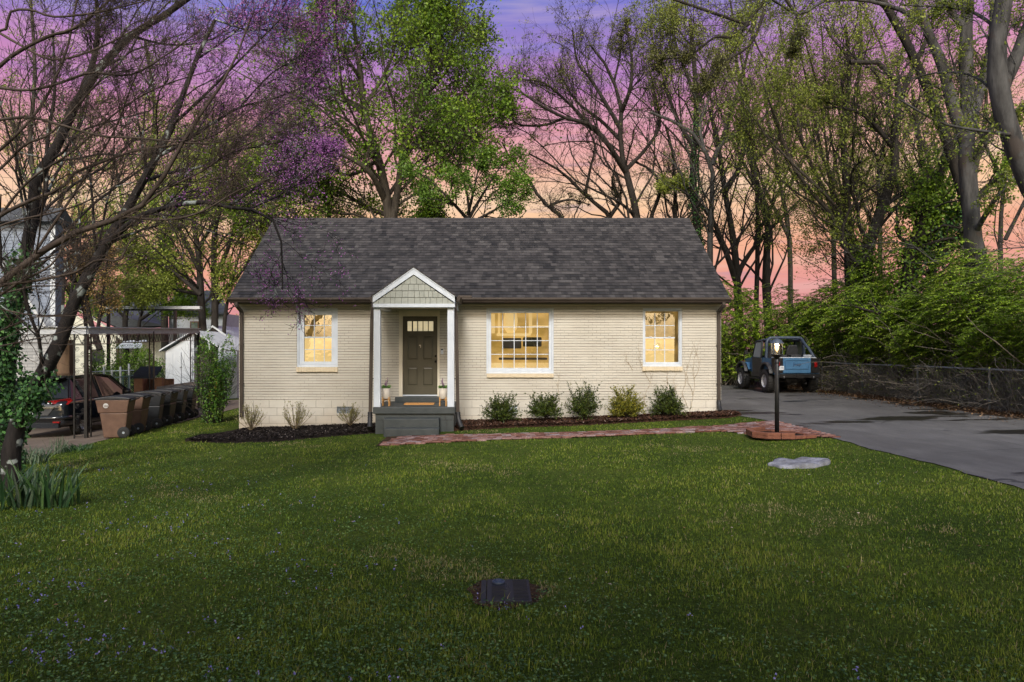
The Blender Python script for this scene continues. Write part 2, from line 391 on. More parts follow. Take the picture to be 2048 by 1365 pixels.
# ------------------------------------------------------------ ground, drive, path, beds
def sheet(name, xs_at, ys, mat_, dz, nx=14, k='structure', extra=None):
    """a ground-hugging sheet: xs_at(y) -> (x0, x1)"""
    vs = []; fs = []
    for y in ys:
        x0, x1 = xs_at(y)
        xs = np.linspace(x0, x1, nx)
        for x in xs: vs.append((x, y, float(g(x)) + dz + (extra(x, y) if extra else 0)))
    for j in range(len(ys) - 1):
        for i in range(nx - 1): a = j * nx + i; fs.append((a, a + 1, a + nx + 1, a + nx))
    o = npmesh(name, np.array(vs), [np.array(fs)], mat_, None, smooth=True)
    if k: o['kind'] = k
    return o
xs = sorted(set([-300, -120] + list(np.arange(-60, 60.1, 2)) + GX + [120, 300]))
ysg = [-300, -120, -60] + list(np.arange(-30, 61, 3)) + [90, 150, 300, 600]
vs = np.array([(x, y, float(g(x))) for y in ysg for x in xs]); nx = len(xs)
fs = np.array([(j * nx + i, j * nx + i + 1, (j + 1) * nx + i + 1, (j + 1) * nx + i) for j in range(len(ysg) - 1) for i in range(nx - 1)])
kind(npmesh('ground', vs, [fs], M['lawn']), 'structure')
rng = np.random.default_rng(7)
def wob(y, a=.04, s=0): return a * (math.sin(y * 2.1 + s) + .6 * math.sin(y * 5.3 + 1.3 + s) + .4 * math.sin(y * 11.7 + s))
DRX = lambda y: 6.28 + wob(y) + (.35 * max(0, (y - 16.0)) / 1.5 * -1 if 16.0 < y < 17.4 else (-.33 if y >= 17.4 else 0))
sheet('driveway', lambda y: (DRX(y), 11.85 + wob(y, .07, 2)), list(np.arange(-4, 30.4, .2)), M['asphalt'], .012, 16)
sheet('leaf_litter', lambda y: (11.8 + wob(y, .07, 2), 13.6), list(np.arange(8, 34, .2)), M['litter'], .016, 6)
sheet('neighbour_driveway', lambda y: (-17.5, -9.75 - .02 * (y - 17) + wob(y, .04)), list(np.arange(10, 33, .5)), M['neigh_drive'], .008, 18)
sheet('road', lambda y: (-80, 80), [-24, -21, -18, -16], M['asphalt'], .02, 80)

def bed(name, front, back_y, mat_, h=.06):
    """mulch bed: front edge polyline [(x,y)...], back edge the wall"""
    fx = [p[0] for p in front]; fy = [p[1] for p in front]
    n = 90; X = np.linspace(fx[0], fx[-1], n); vs = []; m = 8
    for x in X:
        y0 = float(np.interp(x, fx, fy)) + .02 * math.sin(x * 9) + .015 * math.sin(x * 23)
        for k in range(m):
            t = k / (m - 1); y = y0 + (back_y(x) - y0) * t
            vs.append((x, y, float(g(x)) + .004 + h * min(1, t * 5) ** .6 + (random.random() * .02 if 0 < k else 0)))
    fs = [(i * m + k, (i + 1) * m + k, (i + 1) * m + k + 1, i * m + k + 1) for i in range(n - 1) for k in range(m - 1)]
    o = npmesh(name, np.array(vs), [np.array(fs)], mat_, smooth=True); return kind(o, 'structure')
random.seed(3)
LBED = [(-7.05, 15.7), (-6.4, 15.25), (-5.6, 14.95), (-4.65, 15.0), (-3.8, 15.45), (-2.95, 15.75), (-2.66, 15.85)]
RBED = [(-.93, 15.75), (-.3, 15.95), (.6, 16.15), (1.9, 16.2), (3.2, 16.3), (4.6, 16.4), (5.7, 16.45), (6.2, 16.9)]
bed('mulch_bed', LBED, lambda x: 17.52 if x > -6.44 else 15.75 + 1.2 * (x + 7.05) / .6, M['mulch_black'])
bed('mulch_bed', RBED, lambda x: 17.52 if x < 5.9 else 17.45, M['mulch_red'])
# loose chips that roughen the beds
def chips(name, front, mat_, n, pale):
    fx = [p[0] for p in front]; fy = [p[1] for p in front]
    x = rng.uniform(fx[0] + .1, fx[-1] - .05, n); y0 = np.interp(x, fx, fy); y = y0 + rng.random(n) * (np.where(x > -6.3, 17.45, 16.3) - y0)
    z = g(x) + .075 + rng.random(n) * .02
    a = rng.random(n) * 6.28; l = rng.uniform(.012, .035, n); w = rng.uniform(.006, .012, n); tz = rng.uniform(-.6, .6, n)
    dx = np.stack([np.cos(a) * l, np.sin(a) * l, tz * l], 1); dy = np.stack([-np.sin(a) * w, np.cos(a) * w, rng.uniform(-.6, .6, n) * w], 1)
    c = np.stack([x, y, z], 1)
    v = np.stack([c - dx - dy, c + dx - dy, c + dx + dy, c - dx + dy], 1).reshape(-1, 3)
    o = npmesh(name, v, [np.arange(4 * n).reshape(-1, 4)], mat_, rnd=rng.random(n)); return kind(o, 'stuff')
def chipmat(name, st):
    m = mat(name, (0, 0, 0), .9, 0, .2); t = NT(m); t.col(t.ramp(t.new('ShaderNodeAttribute', attribute_name='rnd').outputs['Fac'], st)); return m
o = chips('bark_chips', LBED, chipmat('chips_dark', [(0, (.008, .006, .005)), (.8, (.025, .018, .015)), (.93, (.05, .04, .035)), (1, (.2, .17, .15))]), 9000, .1)
o['label'] = 'black bark chips spread over the bed under the left window'; o['category'] = 'mulch'
o = chips('bark_chips', RBED, chipmat('chips_red', [(0, (.015, .008, .006)), (.55, (.06, .026, .015)), (.9, (.12, .06, .035)), (1, (.24, .18, .15))]), 12000, .1)
o['label'] = 'red brown bark chips spread under the five green bushes'; o['category'] = 'mulch'

# brick path: individual pavers in running bond, one sheet of many bricks
PF = [(-2.28, 13.62), (.2, 14.02), (3.2, 14.1), (4.7, 14.12), (5.0, 13.7), (5.9, 12.9), (6.28, 12.6)]   # front edge
PB = [(-2.28, 14.98), (-.9, 15.0), (.2, 14.86), (3.2, 14.86), (5.2, 14.98), (5.8, 15.3), (6.25, 15.4)]   # back edge
bv = []; bf = []; br = []; row = 0
yy = 12.6
while yy < 15.4:
    xx = -2.35 + (0.105 if row % 2 else 0)
    while xx < 6.3:
        cx, cy = xx + .1, yy + .047
        wave = .02 * math.sin(cx * 1.3)
        f = np.interp(cx, [p[0] for p in PF], [p[1] for p in PF]); b = np.interp(cx, [p[0] for p in PB], [p[1] for p in PB])
        l_edge = -2.28 + .45 * (cy - 13.6) * .55
        if f < cy < b and cx > l_edge:
            jz = random.uniform(-.005, .006); dxy = random.uniform(-.003, .003); i = len(bv)
            x0, x1, y0, y1 = xx + .006, xx + .199, yy + .006 + wave, yy + .088 + wave
            tz = random.uniform(-.004, .004)
            for (x, y) in ((x0, y0), (x1, y0), (x1, y1), (x0, y1)): bv.append((x + dxy, y + dxy, float(g(x)) - .01))
            for (x, y, q) in ((x0, y0, tz), (x1, y0, -tz), (x1, y1, -tz), (x0, y1, tz)): bv.append((x + dxy, y + dxy, float(g(x)) + .034 + jz + q))
            for q in [(4, 5, 6, 7), (0, 1, 5, 4), (1, 2, 6, 5), (2, 3, 7, 6), (3, 0, 4, 7)]: bf.append([i + k for k in q])
            br += [random.random()] * 5
        xx += .205
    yy += .094; row += 1
kind(npmesh('brick_path', np.array(bv), [np.array(bf)], M['paver'], rnd=br), 'structure')
vs = []; nn = 60
for x in np.linspace(-2.3, 6.3, nn):
    f = np.interp(x, [p[0] for p in PF], [p[1] for p in PF]); b = np.interp(x, [p[0] for p in PB], [p[1] for p in PB])
    vs += [(x, f - .03, float(g(x)) + .018), (x, b + .03, float(g(x)) + .018)]
kind(npmesh('path_sand', np.array(vs), [np.array([(2 * i, 2 * i + 2, 2 * i + 3, 2 * i + 1) for i in range(nn - 1)])], M['litter']), 'structure')

# ------------------------------------------------------------ the house
WY = 17.5; SC = F / WY
def wx(px, Y=WY): return (px - CX) / F * Y
def wz(py, Y=WY): return EYE - (py - HY) / F * Y
house = thing('brick_cottage', 'single storey cream painted brick cottage with dark shingle roof and lit windows', 'house', (-.3, WY, 0))
XL, XR, YB = wx(478), wx(1442), 23.6
EZ = 3.10      # wall top
# openings in the front wall
OPS = {'wl': (wx(593.5), wx(675.5), wz(734.5), wz(616.6)), 'wb': (wx(972.8), wx(1107.6), wz(747.5), wz(616.6)), 'wr': (wx(1285.7), wx(1364.5), wz(733.5), wz(616.6)),
       'door': (wx(798), wx(879.4), .60, wz(621)), 'v1': (wx(673.5), wx(705.5), wz(827.5), wz(813.5)), 'v2': (wx(1015), wx(1034.5), wz(826), wz(811.5))}
def wall_with_holes(mb, x0, x1, z0, z1, y, holes, depth):
    X = sorted(set([x0, x1] + [h[0] for h in holes] + [h[1] for h in holes])); Z = sorted(set([z0, z1] + [h[2] for h in holes] + [h[3] for h in holes]))
    inside = lambda x, z: any(h[0] < x < h[1] and h[2] < z < h[3] for h in holes)
    vid = {}; 
    def V(x, z):
        k = (round(x, 5), round(z, 5))
        if k not in vid: vid[k] = len(mb.v); mb.v.append((x, y, z))
        return vid[k]
    for i in range(len(X) - 1):
        for j in range(len(Z) - 1):
            if not inside((X[i] + X[i + 1]) / 2, (Z[j] + Z[j + 1]) / 2):
                mb.f.append([V(X[i], Z[j]), V(X[i + 1], Z[j]), V(X[i + 1], Z[j + 1]), V(X[i], Z[j + 1])]); mb.m.append(0); mb.sm.append(False)
    for (a, b, c, d) in holes:
        for q in ([(a, c), (a, d)], [(b, d), (b, c)], [(a, d), (b, d)], [(b, c), (a, c)]):
            (xa, za), (xb, zb) = q
            mb.add([(xa, y, za), (xb, y, zb), (xb, y + depth, zb), (xa, y + depth, za)], [(0, 1, 2, 3)])
mb = MB()
wall_with_holes(mb, XL, XR, -.6, EZ, WY, list(OPS.values()), .13)
mb.add([(XL, WY, -.6), (XL, YB, -.6), (XL, YB, EZ), (XL, WY, EZ)], [(0, 3, 2, 1)])
mb.add([(XR, WY, -.6), (XR, YB, -.6), (XR, YB, EZ), (XR, WY, EZ)], [(0, 1, 2, 3)])
mb.add([(XL, YB, -.6), (XR, YB, -.6), (XR, YB, EZ), (XL, YB, EZ)], [(0, 1, 2, 3)])
RY, RZ = 20.56, 5.83
for x in (XL, XR): mb.add([(x, WY, EZ), (x, YB, EZ), (x, RY, RZ - .18)], [(0, 1, 2)])
mb.build('wall', M['brick'], house)

# roof: stepped shingle courses on both slopes
EY, EZr = 17.06, 3.185
RXL, RXR = -6.56, 5.96
def slope(name_y0, y0, z0, y1, z1):
    d = Vector((0, y1 - y0, z1 - z0)); L = d.length; d.normalize(); n = Vector((0, -d.z, d.y))
    if n.z < 0: n = -n
    nC = int(L / .143); vs = []; fs = []; uv = []
    cxs = np.linspace(RXL, RXR, 60)
    for c in range(nC + 1):
        s0 = c * .143; s1 = min(L, s0 + .143)
        if s1 - s0 < .01: continue
        for i, x in enumerate(cxs):
            j0 = .003 * math.sin(x * 17 + c * 5)
            a = Vector((x, y0, z0)) + d * s0 + n * (.012 + j0); b = Vector((x, y0, z0)) + d * s1 + n * .001; k = Vector((x, y0, z0)) + d * (s0 + .001) + n * 0
            vs += [k, a, b]; uv += [(x, s0), (x, s0 + .001), (x, s1 - .0005)]
        base = len(vs) - 3 * len(cxs)
        for i in range(len(cxs) - 1):
            p = base + 3 * i
            fs.append((p, p + 3, p + 4, p + 1)); fs.append((p + 1, p + 4, p + 5, p + 2))
    return vs, fs, uv
v1, f1, u1 = slope('', EY, EZr, RY, RZ)
v2, f2, u2 = slope('', 2 * RY - EY, EZr, RY, RZ)
b = len(v1); vs = v1 + v2; uvs = u1 + u2; fs = f1 + [tuple(b + i for i in reversed(f)) for f in f2]
me = bpy.data.meshes.new('roof'); me.from_pydata([tuple(v) for v in vs], [], fs); ul = me.uv_layers.new(name='uv')
ul.data.foreach_set('uv', np.array([uvs[i] for f in fs for i in f], np.float32).ravel())
roof = link_mesh(me, 'roof', M['shingle'], house)
mb = MB()   # ridge cap: overlapping pieces
k = 0; x = RXL - .01
while x < RXR - .05:
    x1 = min(x + .23, RXR + .01)
    for s in (-1, 1):
        e = Vector((0, s * .13, -.135)); p = Vector((x, RY, RZ + .028 + .004 * (k % 2))); q = Vector((x1, RY, RZ + .022 + .004 * (k % 2)))
        mb.add([p, q, q + e, p + e, p - Vector((0, 0, .012)), q - Vector((0, 0, .012)), q + e - Vector((0, 0, .012)), p + e - Vector((0, 0, .012))], [(0, 1, 2, 3), (4, 7, 6, 5), (2, 6, 7, 3), (0, 4, 5, 1)])
    x = x1; k += 1
mb.build('ridge_cap', noisy('ridge_shingle', (.03, .027, .028), (.055, .05, .05), 9, .9), roof)
# deck thickness and rake boards
mb = MB()
for s, y0 in ((1, EY), (-1, 2 * RY - EY)):
    mb.prism([(RXL + .005, y0, EZr - .01), (RXL + .005, RY, RZ - .01), (RXL + .005, RY, RZ - .06), (RXL + .005, y0, EZr - .06)], (RXR - RXL - .01, 0, 0))
mb.build('roof_deck', M['bronze'], roof)
for x in (RXL + .012, RXR - .035):
    mb = MB(); y0 = EY + .05; y3 = 2 * RY - EY - .05
    mb.prism([(x, y0, EZr - .063), (x, RY, RZ - .063), (x, y3, EZr - .063), (x, y3, EZr - .16), (x, RY, RZ - .22), (x, y0, EZr - .16)], (.022, 0, 0))
    mb.build('rake_board', M['bronze'], house)
mb = MB(); mb.box(RXL + .04, RXR - .04, EY + .16, WY + .02, 3.055, 3.08); mb.build('soffit', M['bronze'], house)
mb = MB(); mb.box(XL, XR, WY - .022, WY - .002, 3.0, 3.052); mb.build('frieze_board', M['cream_trim'], house)
# gutters (K profile) either side of the porch
def gutter(x0, x1):
    mb = MB(); y = EY - .02; z = 3.075
    prof = [(y + .11, z), (y + .02, z), (y + .005, z + .035), (y - .03, z + .07), (y - .03, z + .115), (y - .018, z + .115), (y - .018, z + .075), (y + .012, z + .04), (y + .03, z + .01), (y + .1, z + .01), (y + .1, z + .115), (y + .11, z + .115)]
    mb.prism([(x0, a, b) for a, b in prof], (x1 - x0, 0, 0))
    for xe in (x0 - .003, x1): mb.prism([(xe, y + .11, z), (xe, y + .02, z), (xe, y - .03, z + .07), (xe, y - .03, z + .115), (xe, y + .11, z + .115)], (.003, 0, 0))
    mb.box(x0, x1, y + .115, y + .135, z - .01, z + .10)
    return mb.build('gutter', M['bronze'], house)
gutter(RXL - .02, wx(744, EY)); gutter(wx(915, EY), RXR + .02)
def downspout(px, top_back=True, zb=0.1, Yt=WY - .04, elbow=True, lean=0, lab=None):
    x = wx(px); mb = MB(); y = WY - .045
    pts = [(x, EY + .03, 3.08), (x, EY + .03, 3.0), (x + lean * .3, y, 2.86), (x + lean, y, zb + .28)]
    for a, b_ in zip(pts[:-1], pts[1:]): mb.bar(a, b_, .085, .06, up=(0, 1, 0))
    for z in (2.0, 1.0): mb.box(x - .055, x + .055, y - .034, y + .042, z, z + .025)
    o = mb.build('downspout', M['bronze'], house, bevel=.008)
    if elbow:
        xb = x + lean
        mb = MB(); n = 14; P = []; rr = []
        for i in range(n):
            t = i / (n - 1); P.append((xb - .03 * t * t, y - .20 * t ** 2, zb + .30 - .30 * t + .03 * t * t)); rr.append(.058 if i % 2 else .048)
        mb.tube(P, rr, 10); mb.build('elbow', M['blackplastic'], o)
    return o
downspout(484.5, zb=-.12, elbow=False); downspout(1436.5, zb=.30)
def porch_spout(px, s):
    x = wx(px, 16.0); mb = MB(); y = 15.92
    pts = [(x + s * .03, y, 2.98), (x + s * .03, y, 2.86), (x, y + .02, 2.6), (x - s * .035, y + .02, .42)]
    for a, b_ in zip(pts[:-1], pts[1:]): mb.bar(a, b_, .075, .06, up=(0, 1, 0))
    mb.box(x - .05, x + .05, y - .02, y + .06, 1.2, 1.225)
    o = mb.build('downspout', M['bronze'], house, bevel=.006)
    mb = MB(); P = []; rr = []
    for i in range(14):
        t = i / 13; P.append((x - s * .035 - .10 * t * t * s * (1 if s < 0 else -.2), y - .16 * t * t, .44 - .36 * t)); rr.append(.062 if i % 2 else .052)
    mb.tube(P, rr, 10); mb.build('elbow', M['blackplastic'], o)
porch_spout(744.5, 1); porch_spout(913, -1)

# windows
def sill(px0, px1, py0, py1):
    mb = MB(); n = max(6, int((px1 - px0) / 5.3)); x0, x1 = wx(px0), wx(px1); w = (x1 - x0) / n
    for i in range(n):
        j = random.uniform(-.004, .004)
        mb.box(x0 + i * w + .003, x0 + (i + 1) * w - .003, WY - .05 + j, WY + .05, wz(py1) + j, wz(py0))
    mb.box(x0 + .004, x1 - .004, WY - .042, WY + .05, wz(py1) + .008, wz(py0) - .005)
    return mb
def frame_ring(mb, x0, x1, z0, z1, t, y0, y1, tb=None):
    tb = tb or t
    mb.box(x0, x0 + t, y0, y1, z0, z1); mb.box(x1 - t, x1, y0, y1, z0, z1)
    mb.box(x0 + t, x1 - t, y0 + .001, y1, z1 - t, z1); mb.box(x0 + t, x1 - t, y0 + .001, y1, z0, z0 + tb)
def window(key, label, gx, gz, cols, rows, hung, sl):
    a, b_, c, d = OPS[key]
    w = MB(); w.uvs = None
    frame_ring(w, a, b_, c, d, .045, WY + .03, WY + .12, .06)
    fo = w.build('window', M['white_trim'], house, bevel=.003); fo['label'] = label
    m = MB(); x0, x1, z0, z1 = gx[0], gx[1], gz[1], gz[0]
    frame_ring(m, a + .047, b_ - .047, c + .062, d - .047, (x0 - a - .047), WY + .055, WY + .12, z0 - c - .062)
    m.build('sash', M['white_trim'], fo, bevel=.004)
    m = MB(); t = .013
    for i in range(1, cols): x = x0 + (x1 - x0) * i / cols; m.box(x - t / 1.3, x + t / 1.3, WY + .078, WY + .092, z0, z1)
    zs = [z0 + (z1 - z0) * j / rows for j in range(1, rows)]
    for j, z in enumerate(zs):
        if hung and j == rows // 2 - 1: m.box(x0, x1, WY + .062, WY + .11, z - .018, z + .018); m.box(x0 + .1, x0 + .17, WY + .05, WY + .062, z + .012, z + .03); m.box(x1 - .17, x1 - .1, WY + .05, WY + .062, z + .012, z + .03)
        else: m.box(x0, x1, WY + .0795, WY + .0905, z - t / 1.5, z + t / 1.5)
    m.build('muntin', M['white_trim'], fo)
    m = MB(); m.add([(x0 - .01, WY + .095, z0 - .01), (x1 + .01, WY + .095, z0 - .01), (x1 + .01, WY + .095, z1 + .01), (x0 - .01, WY + .095, z1 + .01)], [(0, 1, 2, 3)])
    m.build('pane', M['glass'], fo)
    sill(*sl).build('sill', M['cream_sill'], fo, bevel=.003)
    # lit interior seen through the pane: a shallow lit room
    zm = (z0 + z1) / 2
    m = MB(); m.add([(a - .3, WY + 1.1, c - .2), (b_ + .3, WY + 1.1, c - .2), (b_ + .3, WY + 1.1, d + .3), (a - .3, WY + 1.1, d + .3)], [(0, 1, 2, 3)])
    m.build('lit_room', M['lit_room'] if hung else M['lit_room_bright'], fo)
    if hung:
        m = MB(); m.box(x0 - .01, x1 + .01, WY + .14, WY + .145, z0 - .02, zm + .0)
        m.build('blind', M['lit_blind'], fo)
    else:
        m = MB(); xc = (a + b_) / 2
        m.lathe([(.10, .0), (.17, .12), (.19, .35), (.15, .55), (.11, .62)], (x0 + .52, WY + .7, z0 + .92), 20)
        m.box(x0 + .15, x0 + 1.05, WY + .5, WY + .9, z0 + .84, z0 + .90); m.box(x0 + .18, x0 + .24, WY + .6, WY + .66, z0 + .84, z1 + .1)
        m.box(x0 + 1.0, x0 + 1.09, WY + .6, WY + .66, z0 + .9, z1 + .1); m.box(x0 + 1.1, x1 + .1, WY + .6, WY + .66, z0 + 1.06, z0 + 1.12)
        m.box(x0 - .1, x1 + .2, WY + .35, WY + .8, z0 - .2, z0 + .12); m.box(x0 + .0, x0 + .1, WY + .4, WY + .5, z0 + .9, z1)
        m.build('interior_furniture', M['lit_blind'], fo)
        m = MB(); m.box(x0 + .3, x0 + .8, WY + .55, WY + .8, z0 + .5, z0 + .78); m.box(x0 + .85, x1 - .15, WY + .55, WY + .8, z0 + .55, z0 + .8); m.box(x0 + .2, x1, WY + .5, WY + .7, z0 + .2, z0 + .26)
        m.build('sofa_back', M['furn_dark'], fo, bevel=.05, seg=3)
    return fo
M['cream_sill'] = noisy('cream_sill_brick', (.60, .50, .34), (.68, .58, .42), 9, .6, .003)
window('wl', 'small lit window left of the porch', (wx(607), wx(667)), (wz(626.8), wz(723.6)), 3, 4, True, (593, 676, 735, 744.3))
window('wb', 'wide lit picture window of twenty panes', (wx(982.2), wx(1098.2)), (wz(626.8), wz(736.5)), 5, 4, False, (973.5, 1107, 748, 755.5))
window('wr', 'small lit window at the right end', (wx(1291.8), wx(1350.6)), (wz(626.8), wz(724.8)), 3, 4, True, (1284, 1364.5, 733.7, 742))
mb = MB()    # dark interior box so that nothing shines through from behind
mb.box(XL + .2, XR - .2, WY + 1.3, YB - .2, -.4, EZ - .05); mb.build('interior_partition', M['furn_dark'], house)
for kx in ('v1', 'v2'):
    a, b_, c, d = OPS[kx]; m = MB(); frame_ring(m, a, b_, c, d, .012, WY + .02, WY + .06); n = 12
    for i in range(1, n): x = a + (b_ - a) * i / n; m.box(x - .006, x + .006, WY + .035, WY + .05, c + .01, d - .01)
    for i in range(1, 4): z = c + (d - c) * i / 4; m.box(a + .01, b_ - .01, WY + .037, WY + .048, z - .003, z + .003)
    v = m.build('foundation_vent', M['galv'] if kx == 'v1' else M['white_trim'], house)
    m = MB(); m.box(a + .002, b_ - .002, WY + .085, WY + .1, c + .002, d - .002); m.build('vent_screen', M['black'], v)

# door
a, b_, c, d = OPS['door']
m = MB(); x0, x1, z0, z1 = wx(805.3), wx(874.8), .72, wz(633)
m.box(a, x0, WY - .015, WY + .06, .69, d); m.box(x1, b_, WY - .015, WY + .06, .69, d); m.box(x0, x1, WY - .014, WY + .06, z1, d)
m.build('door_casing', M['cream_trim'], house, bevel=.003)
door = MB(); dy = WY + .03; dz0 = .735
lz0, lz1 = wz(662.6), wz(642.8); lx = [(814.6, 823.3), (825.8, 834.2), (836, 845), (846.5, 855.6), (857, 866.5)]
PX = [(814.5, 835.5), (845.3, 866.5)]; PZ = [(672.5, 720), (735, 772)]
holes = [(wx(p) , wx(q), lz0, lz1) for p, q in lx] + [(wx(p), wx(q), wz(s), wz(r)) for p, q in PX for r, s in PZ]
wall_with_holes(door, x0 + .004, x1 - .004, dz0, z1 - .004, dy, holes, .012)
door.box(x0 + .004, x1 - .004, dy + .0125, dy + .045, dz0, z1 - .004)
door.box(wx(813), wx(868), dy - .004, dy, wz(788.5), wz(775.5))
dr = door.build('door', M['door'], house)
m = MB()
for p, q in PX:
    for r, s in PZ:
        xa, xb, za, zb = wx(p) + .012, wx(q) - .012, wz(s) + .012, wz(r) - .012; e = .03
        vs = [(xa, dy + .011, za), (xb, dy + .011, za), (xb, dy + .011, zb), (xa, dy + .011, zb), (xa + e, dy - .001, za + e), (xb - e, dy - .001, za + e), (xb - e, dy - .001, zb - e), (xa + e, dy - .001, zb - e)]
        m.add(vs, [(4, 5, 6, 7), (0, 1, 5, 4), (1, 2, 6, 5), (2, 3, 7, 6), (3, 0, 4, 7)])
m.build('raised_panel', M['door'], dr)
for p, q in lx:
    m = MB(); m.box(wx(p) + .002, wx(q) - .002, dy + .008, dy + .0115, lz0 + .002, lz1 - .002); m.build('door_lite', M['lit_lite'], dr)
m = MB(); m.lathe([(.028, 0), (.028, .008), (.012, .01), (.011, .035), (.026, .045), (.03, .06), (.022, .073), (.004, .076)], (wx(871.8), dy, wz(722)), 16, 'y')
m2 = MB(); m2.lathe([(r_, -h) for r_, h in [(.028, 0), (.028, .008), (.012, .01), (.011, .035), (.026, .045), (.03, .06), (.022, .073), (.004, .076)]], (wx(871.3), dy, wz(723.5)), 16, 'y')
m2.build('door_knob', M['knob'], dr)
m = MB(); m.lathe([(.024, 0), (.024, -.015), (.018, -.022)], (wx(871.3), dy, wz(712.5)), 16, 'y'); m.build('deadbolt', M['knob'], dr)
m = MB(); m.lathe([(.016, 0), (.013, -.012)], (wx(840.3), dy, wz(691.5)), 12, 'y'); m.box(wx(840.3) - .028, wx(840.3) + .012, dy - .018, dy - .008, wz(692), wz(690)); m.box(wx(841) - .006, wx(841) + .008, dy - .02, dy - .006, wz(696), wz(691)); m.build('door_knocker', M['brass'], dr)
m = MB(); m.box(x0, x1, WY - .03, WY + .06, .70, .732); m.build('threshold', M['white_trim'], house, bevel=.003)
m = MB(); m.box(wx(881.5), wx(886.7), WY - .025, WY, wz(708.7), wz(697.8)); db = m.build('doorbell', M['white_trim'], house, bevel=.004)
m = MB(); m.box(wx(882), wx(886.2), WY - .028, WY - .0255, wz(700.8), wz(698.2)); m.build('camera_lens', M['black'], db)
m = MB(); m.lathe([(.008, 0), (.008, -.002)], (wx(884.1), WY - .0255, wz(704.7)), 12, 'y'); m.build('push_button', M['galv'], db)

# porch
PY = 15.67; ps = F / PY
pX = lambda px, Y=PY: (px - CX) / F * Y
SZ = .568
porch = 'porch'
m = MB(); m.box(pX(745.6), pX(910), PY, WY - .003, SZ - .152, SZ)
m.build('porch_slab', M['step'], house, bevel=.012, seg=2)
m = MB(); m.box(pX(750), pX(907), PY + .05, WY - .003, -.3, SZ - .153)
m2 = MB()
base = m.build('porch_base', M['step'], house)
for (xa, xb, za, zb) in [(750, 907, 840.5, 841.4), (765, 765.8, 841.4, 861), (890, 890.8, 829, 840.5), (893, 893.8, 841.4, 861)]:
    m2.box(pX(xa), pX(xb), PY + .047, PY + .05, wz(zb, PY), wz(za, PY))
m2.build('block_joint', M['black'], base)
m = MB(); m.box(pX(771), pX(880), PY - .32, PY + .049, -.1, .336); m.build('step', M['step'], house, bevel=.012, seg=2)
m = MB(); m.box(pX(767.5, 15.07), pX(877.8, 15.07), PY - .60, PY - .321, -.1, .145); m.build('step', M['step'], house, bevel=.012, seg=2)
m = MB(); m.box(wx(789.5, 17.2), wx(889, 17.2), 17.2, WY - .016, SZ + .001, .690); m.build('step', M['step'], house, bevel=.01, seg=2)
for pxa, pxb in ((747.3, 760.6), (894.8, 908.3)):
    m = MB(); m.box(pX(pxa, 15.75), pX(pxb, 15.75), 15.75, 15.75 + .15, SZ + .001, wz(615, PY)); m.build('porch_post', M['white_trim'], house, bevel=.004)
# header beam, gable, rake boards, little roof
hx0, hx1 = pX(745.5), pX(909.6); hz0, hz1 = wz(615, PY), wz(608, PY)
m = MB(); m.box(hx0, hx1, PY + .0, PY + .20, hz0, hz1)
for xa in (hx0, hx1 - .16): m.box(xa, xa + .16, PY + .201, WY - .003, hz0 + .002, hz1 + .1)
m.build('porch_beam', M['white_trim'], house, bevel=.003)
m = MB(); m.box(hx0 + .165, hx1 - .165, PY + .205, WY - .004, hz1 - .02, hz1 + .0); m.build('porch_ceiling', M['cream_trim'], house)
ax, az = pX(827.2), wz(535.5, PY)     # apex
ez = wz(592.5, PY)
# gable infill made of separate shakes, four courses
rows_ = [(607.8, 595.2), (594.6, 581.9), (581.3, 568.6), (568, 550)]
m = MB()
inx0, inx1, inz1 = pX(748), pX(906), wz(551, PY)
slopeL = (inz1 - wz(606, PY)) / (ax - inx0)
m.prism([(inx0, PY + .05, wz(608, PY)), (inx1, PY + .05, wz(608, PY)), (ax, PY + .05, inz1)], (0, .03, 0))
gb = m.build('gable', noisy('gable_backing', (.10, .10, .08), (.13, .13, .10), 6), house)
m = MB(); gap = .009
for r, (yb, yt) in enumerate(rows_):
    zb, zt = wz(yb, PY), wz(yt, PY); x = inx0 - .02 - .06 * r
    while x < inx1:
        w = random.choice([.10, .12, .13, .15]); xa, xb = x, x + w - gap; x += w
        def lim(z): h = max(0, (inz1 - z)) / slopeL; return ax - h, ax + h
        l0, r0 = lim(zb); l1, r1 = lim(zt - .006)
        if xb < l0 + .005 or xa > r0 - .005: continue
        # clip a rectangle by the two raking sides
        P = [(max(xa, l0), zb), (min(xb, r0), zb)]
        if xb <= r1: P.append((xb, zt - .006))
        elif xb <= r0: P += [(xb, zb + (r0 - xb) * slopeL)] + ([(r1, zt - .006)] if xa < r1 else [])
        else: P += [(r1, zt - .006)] if xa < r1 else []
        if xa >= l1: 
            if xa < r1: P.append((xa, zt - .006))
            else: P.append((xa, zb + (r0 - xa) * slopeL))
        elif xa >= l0: P += ([(l1, zt - .006)] if xb > l1 and l1 < (xb if xb <= r1 else r1) else []) + [(xa, zb + (xa - l0) * slopeL)]
        else: P += ([(l1, zt - .006)] if xb > l1 else [])
        Q = []
        for p in P:
            if not Q or (abs(p[0] - Q[-1][0]) + abs(p[1] - Q[-1][1]) > .002): Q.append(p)
        if len(Q) >= 3: m.prism([(p[0], PY + .03, p[1]) for p in Q], (0, .019, 0))
m.build('shake', M['sage'], gb)
m = MB(); th = .158
for s in (-1, 1):
    xe = hx0 if s < 0 else hx1
    m.prism([(xe, PY, ez), (ax, PY, az), (ax, PY, az - th), (xe, PY, ez - th + .01)], (0, .045, 0))
    m.prism([(xe - s * -.0, PY - .012, ez + .002), (ax, PY - .012, az + .002), (ax, PY - .012, az - .03), (xe, PY - .012, ez - .028)], (0, .0115, 0))
m.build('rake_board', M['white_trim'], house)
m = MB()
